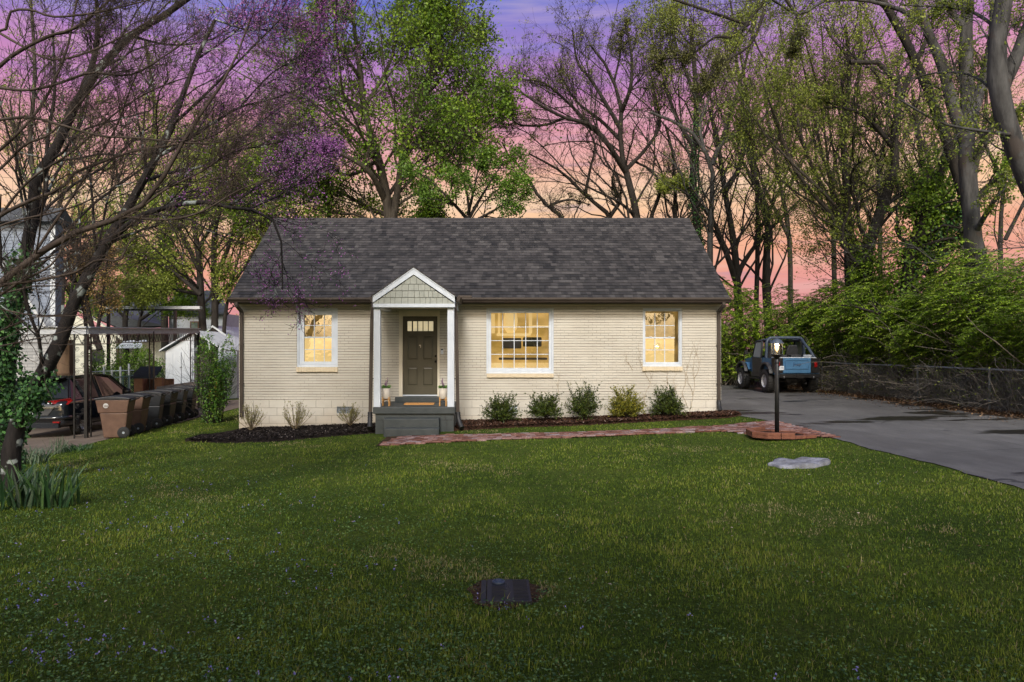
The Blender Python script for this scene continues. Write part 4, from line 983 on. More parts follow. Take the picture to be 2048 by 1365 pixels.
# filler wood behind on the right
f14 = []
gen = np.random.default_rng(5)
for k in range(7):
    x = 1500 + k * 84 + gen.uniform(-15, 15)
    tre = [([(x, 720), (x + gen.uniform(-10, 10), 480), (x + gen.uniform(-30, 30), 330), (x + gen.uniform(-50, 50), 150), (x + gen.uniform(-60, 60), -20)], 36 + k % 3 * 2, 11, 3)]
    for j in range(2): y = 420 - j * 110; s = (-1) ** (j + k); tre.append(([(x, y + 60), (x + s * 40, y - 20), (x + s * 70, y - 90), (x + s * 85, y - 160)], 36 + k % 3 * 2, 8, 2))
    tree('background_tree', 'slender background tree, number %s from the left in the wood behind the driveway' % ['one', 'two', 'three', 'four', 'five', 'six', 'seven'][k], tre, BK_mid if k % 2 else BK_dark,
         [dict(bare[0], per=10, length=.36, r=.3, rmin=.014), dict(bare[1], per=6, rmin=.009)], dict(n=4200, size=.10, cluster=4, spread=.14, wide=.6), LF_yel if k % 3 else LF_olive, seed=30 + k, group='wood behind the driveway')
    # plain truth for the label comes from place: they differ only by position

# left background trees
L1 = [([(410, 720), (402, 600), (398, 520), (385, 420), (378, 330), (370, 250)], 34, 17, 4), ([(428, 720), (430, 600), (428, 480), (440, 380), (430, 300), (445, 210)], 34, 16, 4), ([(398, 540), (360, 460), (325, 400), (300, 330)], 34, 10, 3), ([(430, 560), (462, 480), (480, 400), (500, 320)], 34, 10, 3),
      ([(395, 500), (430, 430), (420, 340)], 34, 8, 3), ([(402, 590), (340, 540), (290, 520), (250, 510)], 33, 9, 3), ([(402, 590), (350, 580, -1), (300, 570, -2), (260, 590, -2)], 34, 7, 2), ([(446, 700), (452, 620), (470, 540), (490, 470)], 34, 9, 3), ([(430, 590), (470, 560), (510, 500), (530, 450)], 34, 8, 3)]
tree('yellow_green_tree', 'two trunked tree with loose yellow green leaves left of the house roof', L1, BK_dark, [dict(bare[0], per=14, up=.05), dict(bare[1], per=8, up=.02), bare[2]], dict(n=50000, size=.12, cluster=3, spread=.16, on=(-1, -2), wide=.65, flat=1.5), LF_yelb, seed=40, group='trees on the left')
L2 = [([(255, 740), (250, 640), (262, 560), (250, 470), (240, 380), (225, 300)], 37, 12, 3), ([(255, 600), (300, 530), (330, 470), (350, 400)], 37, 9, 3), ([(262, 560), (210, 500), (180, 450)], 37, 8, 3), ([(270, 730), (285, 620), (330, 560), (370, 530)], 37, 8, 3), ([(255, 640), (200, 590), (160, 580)], 37, 7, 3), ([(280, 640), (330, 610), (380, 600)], 37, 7, 3)]
tree('lime_leaved_tree', 'low spreading tree with fresh lime leaves above the carport beam', L2, BK_dark, [dict(bare[0], per=14, up=.0), dict(bare[1], per=8, up=0), bare[2]], dict(n=34000, size=.11, cluster=3, spread=.12, on=(-1, -2), wide=.7, flat=1.5), leafmat('leaf_lime', [(0, (.05, .10, .012)), (.5, (.12, .21, .018)), (1, (.21, .31, .03))], .4), seed=41, group='trees on the left')
L3 = [([(200, 700), (180, 640), (165, 560), (140, 470), (120, 400)], 29, 12, 4), ([(176, 700), (168, 620), (150, 560), (125, 520)], 29, 9, 3), ([(190, 690), (205, 600), (215, 520)], 29, 8, 3)]
tree('rusty_leaved_tree', 'slim tree with small rusty brown leaves against the blue grey siding', L3, BK_dark, [dict(bare[0], per=12), dict(bare[1], per=7), bare[2]], dict(n=9000, size=.08, cluster=3, spread=.08), leafmat('leaf_rust', [(0, (.09, .06, .02)), (.5, (.13, .085, .03)), (1, (.16, .12, .04))], .3), seed=42, group='trees on the left')
L4 = [([(560, 640), (552, 480), (545, 400), (525, 320), (520, 240)], 33, 12, 4), ([(548, 430), (520, 380), (490, 330)], 33, 8, 3), ([(545, 410), (580, 350), (600, 290), (590, 220)], 33, 8, 3), ([(662, 640), (660, 470), (655, 380), (665, 300)], 36, 12, 4), ([(552, 470), (520, 440), (480, 430), (440, 440)], 33, 7, 3)]
tree('thin_leafy_tree', 'thin stemmed tree with small green leaves at the left end of the ridge', L4, BK_mid, [dict(bare[0], per=13), dict(bare[1], per=8), bare[2]], dict(n=22000, size=.09, cluster=3, spread=.09, on=(-1, -2)), LF_green, seed=43, group='trees on the left')
L5 = [([(95, 700), (90, 560), (85, 440), (60, 300), (70, 150), (60, -20)], 40, 14, 5), ([(90, 470), (130, 380), (150, 280), (190, 150)], 40, 9, 3), ([(85, 420), (40, 330), (20, 200)], 40, 9, 3), ([(330, 700), (325, 480), (300, 350), (310, 220), (290, 80)], 42, 14, 5), ([(320, 460), (360, 360), (400, 250)], 42, 9, 3)]
tree('hazy_tree', 'tall thin twigged tree far behind the neighbouring houses', L5, BK_mid, [dict(bare[0], per=14), dict(bare[1], per=8, rmin=.012)], dict(n=12000, size=.11, cluster=4, spread=.12), LF_yel, seed=44, group='trees on the left')

# redbud with the lichened trunk, close on the left
RB = [([(20, 985), (24, 890), (42, 822), (78, 762), (116, 694), (150, 600), (182, 540), (210, 490), (245, 435), (285, 365), (312, 315), (345, 250), (368, 185), (392, 120), (430, 40)], 10.6, 40, 7),
      ([(210, 492), (250, 455, -.3), (290, 428, -.6), (340, 414, -.8), (400, 404, -1), (455, 415, -1), (500, 418, -1), (545, 440, -1), (562, 480, -1), (565, 580, -1)], 10.6, 17, 2.5),
      ([(20, 960), (14, 760), (28, 620), (45, 540), (62, 470), (65, 380), (110, 300), (140, 235), (165, 180), (205, 130), (260, 72), (330, 30), (400, -20)], 11.5, 44, 12),
      ([(312, 315), (360, 290), (420, 250), (480, 215), (540, 200), (620, 170)], 10.6, 10, 2.5), ([(285, 365), (340, 345, .5), (400, 335, .5), (480, 300, .5), (540, 290, .5), (640, 250, .5)], 10.6, 9, 2),
      ([(345, 250), (400, 200, -.5), (460, 140, -.5), (520, 80, -.5), (570, 30, -.5)], 10.6, 9, 2.5), ([(455, 415), (520, 370, 0), (580, 330, 0), (640, 280, 0)], 9.7, 7, 2), ([(165, 180), (190, 110), (195, 40), (190, -30)], 11.5, 16, 8),
      ([(60, 480), (90, 390, .6), (95, 280, .6), (110, 180, .6), (105, 60, .6)], 11.5, 14, 5), ([(392, 120), (450, 80, .5), (520, 20, .5), (560, -30, .5)], 10.6, 6, 2), ([(480, 215), (540, 150, -.3), (600, 110, -.3), (670, 40, -.3)], 10.6, 5, 1.5), ([(460, 300), (540, 230, .8), (600, 190, .8), (650, 120, .8)], 10.9, 6, 1.5), ([(500, 418, -1), (560, 390, -1), (620, 350, -1), (660, 300, -1)], 10.6, 5, 1.5), ([(430, 40), (500, 60, .2), (570, 50, .2), (640, 10, .2)], 10.8, 5, 1.5), ([(260, 72), (340, 90, .5), (420, 80, .5), (480, 40, .5)], 11.5, 7, 2)]
RB = [(p_, Y_, a_ * (.9 if k_ in (0,) else .78), b_ * .85) for k_, (p_, Y_, a_, b_) in enumerate(RB)]
def rb_keep(c, gen):     # blossom mostly on the outer boughs, away from the trunk
    px = CX + c[:, 0] / c[:, 1] * F; return gen.random(len(c)) < np.clip((px - 120) / 420, .02, .72) ** 1.7
tree('redbud', 'leaning redbud with a black lichen spotted trunk and purple blossom at the left edge', RB, BK_lich,
     [dict(per=16, length=.34, ang=(20, 60), K=8, r=.28, rmin=.005, up=.12, wig=.2, sides=5, t0=.22, bias=(.25, 0, .1)), dict(per=9, length=.45, ang=(20, 60), K=6, r=.5, rmin=.004, up=.1, wig=.2, sides=4), dict(per=5, length=.5, ang=(20, 60), K=4, r=.6, rmin=.0028, sides=3)],
     dict(n=56000, size=.024, cluster=3, spread=.06, wide=.8, on=(-1, -2, -2), keep=rb_keep), LF_purple, crown='blossom', seed=50, group='trees on the left',
     ivy=[([(30, 1000), (16, 900), (8, 800), (8, 720), (16, 640), (28, 580), (50, 520)], 11.2, 27, 4600, .07, LF_ivy), ([(45, 835), (66, 795), (86, 762)], 10.5, 25, 1000, .065, LF_ivy)])
# crape myrtle, out of frame at the left: its brown boughs sweep in
CM = [([(-420, 1150), (-330, 900), (-200, 700), (-60, 610), (0, 568), (60, 520), (130, 476), (190, 450), (250, 434), (300, 396), (345, 322), (385, 252), (430, 190), (470, 120), (500, 40)], 7.0, 34, 4),
      ([(-80, 600), (0, 572), (70, 562), (150, 545), (195, 520), (240, 521), (262, 480), (300, 470)], 6.6, 10, 3), ([(-80, 640), (0, 590), (45, 562), (100, 532), (130, 490)], 6.6, 10, 4),
      ([(-60, 480), (0, 432), (60, 402), (120, 378), (150, 346), (200, 326), (270, 302), (340, 292), (430, 270), (520, 205)], 7.4, 11, 2.5), ([(-60, 250), (0, 240), (60, 235), (120, 250), (200, 272), (270, 276), (350, 284), (430, 286), (520, 260)], 7.0, 9, 2.5),
      ([(-60, 190), (0, 132), (40, 102), (100, 72), (150, 56), (220, 0), (260, -50)], 6.6, 12, 5), ([(-60, 170), (0, 176), (50, 181), (110, 170), (180, 146), (260, 150), (330, 112), (400, 60)], 7.2, 9, 3),
      ([(-60, 380), (0, 338), (50, 290), (100, 268), (160, 205), (210, 150)], 7.0, 9, 3), ([(-40, 60), (10, 60), (20, 25), (60, 20), (110, 34), (200, 24), (300, 0)], 6.4, 8, 3), ([(-60, 330), (0, 300), (80, 215), (130, 110), (150, 20), (160, -40)], 7.2, 9, 4),
      ([(190, 450), (260, 430), (330, 380), (400, 345), (470, 300), (560, 262)], 7.0, 8, 2), ([(250, 434), (330, 440), (400, 425), (480, 380), (560, 350)], 7.0, 7, 2), ([(-60, 480), (20, 445), (110, 425), (180, 400), (260, 350), (300, 290)], 6.8, 6, 2.5),
      ([(0, 432), (60, 360), (150, 300), (240, 220), (330, 170), (430, 140)], 7.6, 7, 2), ([(60, 520), (120, 430), (180, 340), (230, 260), (260, 180), (300, 90)], 7.4, 8, 2.5), ([(-60, 30), (40, 90), (110, 120), (200, 95), (300, 40), (360, -20)], 7.4, 8, 3)]
CM = [(p_, Y_, a_ * .74, b_ * .8) for p_, Y_, a_, b_ in CM]
tree('crape_myrtle', 'bare crape myrtle whose smooth brown boughs sweep in from the left edge', CM, BK_crape,
     [dict(per=15, length=.26, ang=(20, 50), K=8, r=.27, rmin=.0036, up=.12, wig=.16, sides=5, t0=.25, bias=(.2, 0, .05)), dict(per=9, length=.55, ang=(20, 60), K=6, r=.5, rmin=.0024, up=.15, wig=.22, sides=4), dict(per=5, length=.6, ang=(20, 65), K=4, r=.6, rmin=.0017, sides=3)],
     dict(n=2600, size=.025, cluster=2, spread=.01, wide=.5), leafmat('seed_husk', [(0, (.03, .02, .015)), (.7, (.07, .05, .03)), (1, (.08, .11, .03))], .1), crown='seed_pods', seed=51, group='trees on the left', K=22)

# ------------------------------------------------------------ thicket beyond the driveway fence
TB = barkmat('bramble_bark', (.12, .10, .08), (.30, .26, .21), 12)
def top_z(x, y):
    px = CX + x / y * F
    h = np.interp(px, [1400, 1450, 1500, 1560, 1620, 1680, 1740, 1800, 1850, 1900, 1960, 2048, 2200], [575, 560, 562, 578, 590, 560, 540, 545, 560, 530, 500, 520, 490])
    return EYE - (h - HY) / F * y
def thicket(name, label, pts, depth, n_spray, leafm, seed, leaf=.062, low=1.35, per=26, zlow_leaf=0.0):
    """pts: front line of the mass on the ground; sprays of paired leaves on arching stems fill it"""
    gen = np.random.default_rng(seed); P0 = np.array(pts); n = n_spray
    s = gen.random(n) * (len(P0) - 1); i = np.minimum(s.astype(int), len(P0) - 2); w = (s - i)[:, None]
    b_ = P0[i] * (1 - w) + P0[i + 1] * w; tdir = unit(P0[i + 1] - P0[i]); nrm = np.stack([-tdir[:, 1], tdir[:, 0]], 1)
    q = gen.random(n) ** 1.3; dep = q * depth
    z0 = np.full(n, low); base = b_ + nrm * dep[:, None]
    zt = top_z(base[:, 0], base[:, 1]) * 1.0
    u = gen.random(n); zt = zt - .35 + .42 * np.sin(base[:, 0] * 1.9 + base[:, 1] * 1.1) + .30 * np.sin(base[:, 1] * 2.7 + 1)
    z = z0 + (zt - z0) * u
    bulge = .9 * np.sin(np.clip((z - low) / np.maximum(zt - low, .5), 0, 1) * math.pi) + .35 * np.sin(base[:, 1] * 2.3 + z * 3.1)
    st = np.concatenate([base - nrm * (bulge * (1 - q))[:, None], z[:, None]], 1)
    d = unit(np.concatenate([-nrm * .9 + tdir * gen.uniform(-.7, .7, (n, 1)), gen.uniform(-.1, .55, (n, 1))], 1))
    L = gen.uniform(.25, .75, n); K = 6; P = np.empty((n, K, 3)); P[:, 0] = st
    for k in range(1, K):
        P[:, k] = P[:, k - 1] + d * (L / (K - 1))[:, None]; d = unit(d + np.array([0, 0, -.17]) + gen.normal(size=(n, 3)) * .06)
    v, f = tubes(P, np.broadcast_to(np.linspace(.004, .0015, K), (n, K)), 3)
    t = thing(name, label, 'shrub', (float(P0[0][0]), float(P0[0][1]), .3))
    # long arching canes and bare lower stems
    m = max(40, n // 22); s = gen.random(m) * (len(P0) - 1); i = np.minimum(s.astype(int), len(P0) - 2); w = (s - i)[:, None]
    b2 = P0[i] * (1 - w) + P0[i + 1] * w + (np.stack([-(P0[i + 1] - P0[i])[:, 1], (P0[i + 1] - P0[i])[:, 0]], 1)) * 0
    tn = unit(P0[i + 1] - P0[i]); nn2 = np.stack([-tn[:, 1], tn[:, 0]], 1); b2 = b2 + nn2 * gen.uniform(.1, depth * .8, (m, 1))
    H = gen.uniform(.5, 1.0, m) * (top_z(b2[:, 0], b2[:, 1]) - .5); K2 = 9; Q = np.empty((m, K2, 3)); Q[:, 0] = np.concatenate([b2, np.full((m, 1), .25)], 1)
    d = unit(np.concatenate([gen.normal(size=(m, 2)) * .35, np.ones((m, 1))], 1))
    for k in range(1, K2):
        Q[:, k] = Q[:, k - 1] + d * (H / (K2 - 1))[:, None]; d = unit(d + gen.normal(size=(m, 3)) * .22 + np.concatenate([-nn2 * .07, np.zeros((m, 1))], 1))
    v2, f2 = tubes(Q, gen.uniform(.010, .026, (m, 1)) * np.linspace(1, .35, K2)[None], 5)
    npmesh('stems', np.concatenate([v, v2]), [np.concatenate([f, f2 + len(v)])], TB, t, smooth=True)
    # leaves in two ranks along every spray
    kk = per; tt = np.tile(np.linspace(.08, 1, kk), n); idx = np.repeat(np.arange(n), kk); ff = tt * (K - 1); ii = np.minimum(ff.astype(int), K - 2); ww = (ff - ii)[:, None]
    c = P[idx, ii] * (1 - ww) + P[idx, ii + 1] * ww; T = unit(P[idx, ii + 1] - P[idx, ii]); side = unit(np.cross(T, np.array([0, 0, 1.]) + gen.normal(size=(len(T), 3)) * .25))
    sg = np.where(np.arange(len(T)) % 2, 1, -1)[:, None]; dd = unit(side * sg + T * .55 + np.array([0, 0, -.22]) + gen.normal(size=T.shape) * .22)
    keep = gen.random(len(T)) < .9; c, dd, T = c[keep], dd[keep], T[keep]; up_ = unit(np.array([0, 0, 1.]) + gen.normal(size=c.shape) * .32)
    v, f = leafquads(c, dd, leaf * gen.uniform(.7, 1.25, len(c)), leaf * .5, up=up_)
    tone = np.repeat(gen.normal(0, .16, n), kk)[keep]
    tip = tt[keep]
    npmesh('foliage', v, [f], leafm, t, rnd=np.clip(.34 + tone + .28 * tip + gen.normal(0, .1, len(c)), 0, 1))
    return t
thicket('thicket', 'green arching shrub mass behind the jeep at the end of the driveway', [(7.0, 30.2), (9.0, 30.0), (11.4, 29.2), (13.0, 27.6)], 3.2, 7500, LF_thick, 61, leaf=.085, low=.7, per=20)
thicket('thicket', 'dense overgrown green hedge hanging over the far half of the chain link fence', [(13.1, 28.0), (13.2, 24.5), (13.2, 20.5)], 2.8, 6000, LF_thick, 62, leaf=.090, per=22)
thicket('thicket', 'dense overgrown green hedge hanging over the near half of the chain link fence', [(13.15, 20.8), (13.2, 17.5), (13.3, 12.5)], 2.6, 6200, LF_thick, 63, leaf=.082, per=24)
# tangled bare stems behind the fence wire
gen = np.random.default_rng(64); n = 1500
y = gen.uniform(12.5, 29, n); x = 12.64 + 1.7 * gen.random(n) ** 1.9; P = np.empty((n, 8, 3)); P[:, 0] = np.stack([x, y, np.full(n, .33)], 1)
d = unit(np.concatenate([gen.normal(size=(n, 2)) * .5, np.ones((n, 1))], 1)); L = gen.uniform(.6, 1.9, n)
x = x
for k in range(1, 8):
    P[:, k] = P[:, k - 1] + d * (L / 7)[:, None]; d = unit(d + gen.normal(size=(n, 3)) * .38)
v, q = tubes(P, gen.uniform(.004, .016, (n, 1)) * np.linspace(1, .5, 8)[None], 4)
ch, cr = grow(P, np.full((n, 8), .006), 4, .5, (20, 70), K=5, r=.7, rmin=.0028, up=.1, wig=.35); v3, q3 = tubes(ch, cr, 3)
o = npmesh('bare_stems', np.concatenate([v, v3]), [np.concatenate([q, q3 + len(v)])], TBF, None, smooth=True)
kind(o, 'stuff', 'tangle of bare grey brown stems pressing through the chain link fence', 'stems')
c, dd = sample_on(ch, 4500, .2, gen); c = c + gen.normal(size=c.shape) * .05
v, f = leafquads(c, unit(gen.normal(size=c.shape)), .05 * gen.uniform(.6, 1.3, len(c)), .03)
kind(npmesh('low_leaves', v, [f], LF_thick, None, rnd=gen.uniform(.4, 1, len(c))), 'stuff', 'sparse yellow green leaves low among the tangled stems', 'leaves')
# dark undergrowth far behind so that the horizon is closed by vegetation
def bushmass(name, label, cx, cy, rx, ry, h, n, leafm, seed, size=.1, z0=None, cat='shrub', stems=60, group=None, lobes=7):
    gen = np.random.default_rng(seed); z0 = float(g(cx)) if z0 is None else z0
    t = thing(name, label, cat, (cx, cy, z0), group)
    K = 6; P = np.empty((stems, K, 3)); a = gen.random(stems) * 6.28; r = np.sqrt(gen.random(stems)) * .35
    P[:, 0] = np.stack([cx + r * rx * np.cos(a), cy + r * ry * np.sin(a), np.full(stems, z0 - .02)], 1); d = unit(np.stack([np.cos(a) * .6 * rx / h, np.sin(a) * .6 * ry / h, np.ones(stems)], 1) + gen.normal(size=(stems, 3)) * .2); L = gen.uniform(.55, 1.0, stems) * h
    for k in range(1, K): P[:, k] = P[:, k - 1] + d * (L / (K - 1))[:, None]; d = unit(d + gen.normal(size=(stems, 3)) * .2)
    rr = gen.uniform(.008, .016, (stems, 1)) * np.linspace(1, .4, K)[None] * max(.4, h / 3); v, q = tubes(P, rr, 4); V = [v]; Q = [q]
    c1, r1 = grow(P, rr, 6, .45, (20, 60), K=5, rmin=.003, up=.1, gen=gen); v, q = tubes(c1, r1, 3); Q.append(q + len(V[0])); V.append(v)
    npmesh('stems', np.concatenate(V), [np.concatenate(Q)], BK_dark, t, smooth=True)
    lc = gen.uniform(-.62, .62, (lobes, 3)); lc[:, 2] = gen.uniform(.25, .75, lobes); lr = gen.uniform(.25, .48, lobes)
    li = gen.integers(0, lobes, n); o_ = unit(gen.normal(size=(n, 3))); rad = lr[li][:, None] * gen.uniform(.55, 1.08, (n, 1)) ** .6
    c = lc[li] + o_ * rad; c = np.stack([cx + c[:, 0] * rx, cy + c[:, 1] * ry, z0 + np.clip(c[:, 2], .02, 2) * h], 1)
    dd = unit(o_ + gen.normal(size=(n, 3)) * .6 + np.array([0, 0, -.2])); v, f = leafquads(c, dd, size * gen.uniform(.6, 1.3, n), size * .6, up=unit(np.array([0, 0, 1.]) + gen.normal(size=(n, 3)) * .5))
    npmesh('foliage', v, [f], leafm, t, rnd=np.clip(gen.normal(.45, .2, n) + .1 * np.sin(li * 2.1), 0, 1))
    return t
for k, (cx, cy, rx, h, lm, lb) in enumerate([(8.5, 37, 2.6, 2.6, LF_thick, 'green understory bush seen past the right end of the house'), (13, 38, 3, 2.7, LF_dark, 'dark understory bush behind the jeep thicket'), (18, 36, 3.5, 3.5, LF_dark, 'dark bush between the trunks beyond the driveway'),
                                           (23, 33, 3.5, 4, LF_thick, 'green bush under the leaning dark trunk'), (22, 26, 3, 3.4, LF_dark, 'dark bush beneath the vine covered trunk')]):
    bushmass('understory_bush', lb, cx, cy, rx, 1.6, h, 7000, lm, 70 + k, .13, group='bushes in the wood behind the driveway')

# shrub beside the left wall of the house
bushmass('leafy_shrub', 'tall leafy green shrub touching the left corner of the house', -8.35, 20.6, .62, .75, 2.55, 5200, leafmat('leaf_shrub', [(0, (.015, .045, .008)), (.5, (.045, .10, .014)), (1, (.14, .20, .03))], .3), 80, .075, stems=46, lobes=11)
GB = leafmat('leaf_backyard', [(0, (.03, .07, .01)), (.5, (.08, .15, .02)), (1, (.16, .23, .04))], .35)
for k, (px, Y, rx, top, lb) in enumerate([(215, 30, 1.1, 712, 'green bush behind the black car mirror'), (262, 31, 1.2, 700, 'green bush under the lettered white awning'), (310, 31, 1.0, 695, 'green bush left of the white shed')]):
    x = (px - CX) / F * Y; z0 = float(g(x)); bushmass('backyard_bush', lb, x, Y, rx, .9, EYE - (top - HY) / F * Y - z0, 4500, GB, 85 + k, .10, group='bushes behind the carport')

# ------------------------------------------------------------ bushes in the beds
YEW = [leafmat('yew_dark', [(0, (.008, .017, .003)), (.5, (.026, .042, .006)), (1, (.085, .10, .014))], .12, .4), leafmat('yew_golden', [(0, (.03, .045, .005)), (.5, (.11, .11, .012)), (1, (.24, .20, .02))], .2, .4)]
def yew(px0, px1, ptop, pbase, lab, seed, m=0, sparse=1.0, open_=0):
    gen = np.random.default_rng(seed); Y = 16.85; x = ((px0 + px1) / 2 - CX) / F * Y; w = (px1 - px0) / F * Y / 2; z0 = EYE - (pbase - HY) / F * Y; h = (pbase - ptop) / F * Y
    t = thing('evergreen_bush', lab, 'bush', (x, Y, z0), 'evergreen bushes along the front wall')
    n = 62; a = gen.random(n) * 6.28; el = np.arccos(gen.random(n) * .95 + .03) if True else 0
    tip = np.stack([np.sin(el) * np.cos(a) * w, np.sin(el) * np.sin(a) * w * .85, np.cos(el) * h * .82 + .04], 1) * gen.uniform(.8, 1.08, (n, 1))
    tip[:7] = np.stack([gen.uniform(-.85, .85, 7) * w, gen.uniform(-.3, .3, 7) * w, h * gen.uniform(.84, 1.0, 7)], 1)
    P = np.array([spline([(x, Y, z0 - .02), (x + q[0] * .45, Y + q[1] * .45, z0 + q[2] * .35 + .03), (x + q[0], Y + q[1], z0 + q[2])], 7) for q in tip]); Rr = np.broadcast_to(np.linspace(.009, .003, 7), (n, 7))
    c1, r1 = grow(P, Rr, 9 if not open_ else 7, -.17 * h / .5, (25, 60), K=5, rmin=.002, up=.25, t0=.3, gen=gen)
    v, q = tubes(P, Rr, 4); v1, q1 = tubes(c1, r1, 3); npmesh('stems', np.concatenate([v, v1]), [np.concatenate([q, q1 + len(v)])], BK_mid, t, smooth=True)
    nl = int((7500 if not open_ else 4200) * sparse); c, d = sample_on(c1, nl * 3 // 4, .1, gen); cb, db = sample_on(P, nl // 4, .45, gen); c = np.concatenate([c, cb]); d = np.concatenate([d, db])
    dd = unit(d * .7 + gen.normal(size=c.shape) * .8); s = .042 if not open_ else .046; v, f = leafquads(c, dd, s * gen.uniform(.7, 1.3, len(c)), s * .5)
    hgt = (c[:, 2] - z0) / h
    npmesh('foliage', v, [f], YEW[m], t, rnd=np.clip(gen.normal(.45, .2, len(c)) + .2 * (gen.random(len(c)) < .15), 0, 1)); return t
yew(973, 1031, 793, 841, 'low spiky green bush just below the picture window, closest to the porch', 1)
yew(1060, 1122, 789, 834, 'rounded dark green bush, second from the porch', 2)
yew(1133, 1203, 772, 833, 'tallest and most open bush with bare lower twigs, in the middle of the five', 3, open_=1)
yew(1224, 1280, 780, 835, 'yellow green tinged bush, left of the right window', 4, m=1)
yew(1303, 1365, 777, 832, 'dense green bush directly under the right window', 5)
SP = leafmat('spirea_leaf', [(0, (.06, .06, .02)), (.5, (.13, .13, .035)), (1, (.22, .21, .07))], .2)
def sparse_bush(px, w, ptop, pbase, lab, seed):
    gen = np.random.default_rng(seed); Y = 16.7; x = (px - CX) / F * Y; hw = w / F * Y / 2; z0 = EYE - (pbase - HY) / F * Y; h = (pbase - ptop) / F * Y
    t = thing('twiggy_bush', lab, 'bush', (x, Y, z0), 'nearly bare bushes in the left bed'); n = 30
    a = gen.random(n) * 6.28; r = gen.uniform(.25, 1, n); tip = np.stack([r * np.cos(a) * hw, r * np.sin(a) * hw * .8, h * (1 - .45 * r ** 2) * gen.uniform(.75, 1, n)], 1)
    P = np.array([spline([(x, Y, z0 - .02), (x + q[0] * .55, Y + q[1] * .55, z0 + q[2] * .45), (x + q[0], Y + q[1], z0 + q[2])], 7) for q in tip]); Rr = np.broadcast_to(np.linspace(.007, .0028, 7), (n, 7))
    c1, r1 = grow(P, Rr, 5, -.14, (20, 50), K=4, rmin=.0022, up=.2, t0=.3, gen=gen); v, q = tubes(P, Rr, 4); v1, q1 = tubes(c1, r1, 3)
    npmesh('stems', np.concatenate([v, v1]), [np.concatenate([q, q1 + len(v)])], barkmat('twig_%d' % seed, (.13, .10, .06), (.24, .19, .12), 9), t, smooth=True)
    c, d = sample_on(c1, 420, .1, gen); c2, d2 = sample_on(P, 200, .4, gen); c = np.repeat(np.concatenate([c, c2]), 2, 0); v, f = leafquads(c, unit(gen.normal(size=c.shape)), .026, .014); npmesh('leaves', v, [f], SP, t, rnd=gen.random(len(c)))
sparse_bush(502, 62, 806, 860, 'twiggy nearly bare bush against the left corner downspout', 11)
sparse_bush(590, 66, 800, 860, 'widest twiggy bush, standing under the left window', 12)
sparse_bush(700, 54, 809, 850, 'small twiggy bush in front of the foundation vent beside the porch', 13)

# dead creeper stains climbing the wall: real thin stems fixed to the brick
gen = np.random.default_rng(9)
cr = []
for pts in [[(1300, 826), (1290, 805), (1292, 785), (1302, 765), (1300, 745)], [(1300, 765), (1285, 735), (1278, 715), (1277, 690)], [(1378, 828), (1385, 800), (1390, 770), (1386, 740), (1392, 705), (1400, 678)], [(1386, 790), (1378, 770), (1375, 740), (1385, 700)], [(1335, 780), (1334, 745)], [(1390, 760), (1398, 730), (1388, 690)],
            [(1375, 815), (1366, 790), (1372, 760), (1366, 730)], [(1350, 790), (1348, 760)], [(1265, 740), (1250, 715)], [(1118, 800), (1116, 770), (1120, 745)]]:
    cr.append(spline([at(p[0], p[1], WY - .008) for p in pts], 12) + gen.normal(size=(12, 3)) * np.array([.012, .001, .012]))
P = np.array(cr); Rr = np.broadcast_to(np.linspace(.006, .002, 12), (len(P), 12)); c1, r1 = grow(P, Rr, 9, -.18, (20, 60), K=5, rmin=.0022, up=.3, gen=gen, wig=.3); c1[:, :, 1] = WY - .006
v, q = tubes(P, Rr, 4); v1, q1 = tubes(c1, r1, 3)
tag(npmesh('dead_creeper', np.concatenate([v, v1]), [np.concatenate([q, q1 + len(v)])], noisy('creeper', (.30, .23, .14), (.42, .33, .22), 9)), 'dead tan creeper stems clinging to the wall around the right window', 'creeper')

# ------------------------------------------------------------ lamp post and its brick ring
LX, LY = 5.395, 12.9; lz = float(g(LX)); s_ = F / LY
zz = lambda py: EYE - (py - HY) / s_
lamp = thing('lamp_post', 'black lamp post with a lit glass lantern in a brick ring beside the driveway', 'lamp post', (LX, LY, lz))
m = MB(); m.lathe([(.040, .0), (.040, zz(770) - lz), (.036, zz(768) - lz), (.036, zz(722) - lz), (.030, zz(721) - lz), (.030, zz(716) - lz)], (LX, LY, lz), 20)
m.lathe([(.044, 0), (.044, .03)], (LX, LY, zz(727)), 20); post = m.build('post', M['black'], lamp)
m = MB(); m.lathe([(.042, zz(718)), (.050, zz(716)), (.095, zz(711.2)), (.118, zz(710.2)), (.118, zz(709.2)), (.10, zz(708.8))], (LX, LY, 0), 24); m.build('lantern_base', M['black'], lamp)
M['lamp_roof'] = noisy('lamp_roof', (.05, .065, .085), (.08, .10, .13), 8, .35)
m = MB(); m.lathe([(.128, zz(687.6)), (.128, zz(686.8)), (.095, zz(684)), (.088, zz(681.5)), (.070, zz(680)), (.030, zz(678.3)), (.010, zz(677.8)), (.012, zz(676.5)), (.0, zz(675.8))], (LX, LY, 0), 24); m.build('lantern_roof', M['lamp_roof'], lamp)
m = MB()
for i in range(6):
    a = R(30 + 60 * i); px_, py_ = LX + .098 * math.cos(a), LY + .098 * math.sin(a); m.bar((px_, py_, zz(709)), (px_, py_, zz(687.5)), .009, .009)
m.build('lantern_bar', M['lamp_roof'], lamp)
m = MB(); m.lathe([(.089, zz(708.8)), (.089, zz(687.8))], (LX, LY, 0), 32); m.f = [f for f in m.f if len(f) == 4]; m.m = m.m[:len(m.f)]; m.sm = m.sm[:len(m.f)]
m.build('lantern_glass', M['glass'], lamp)
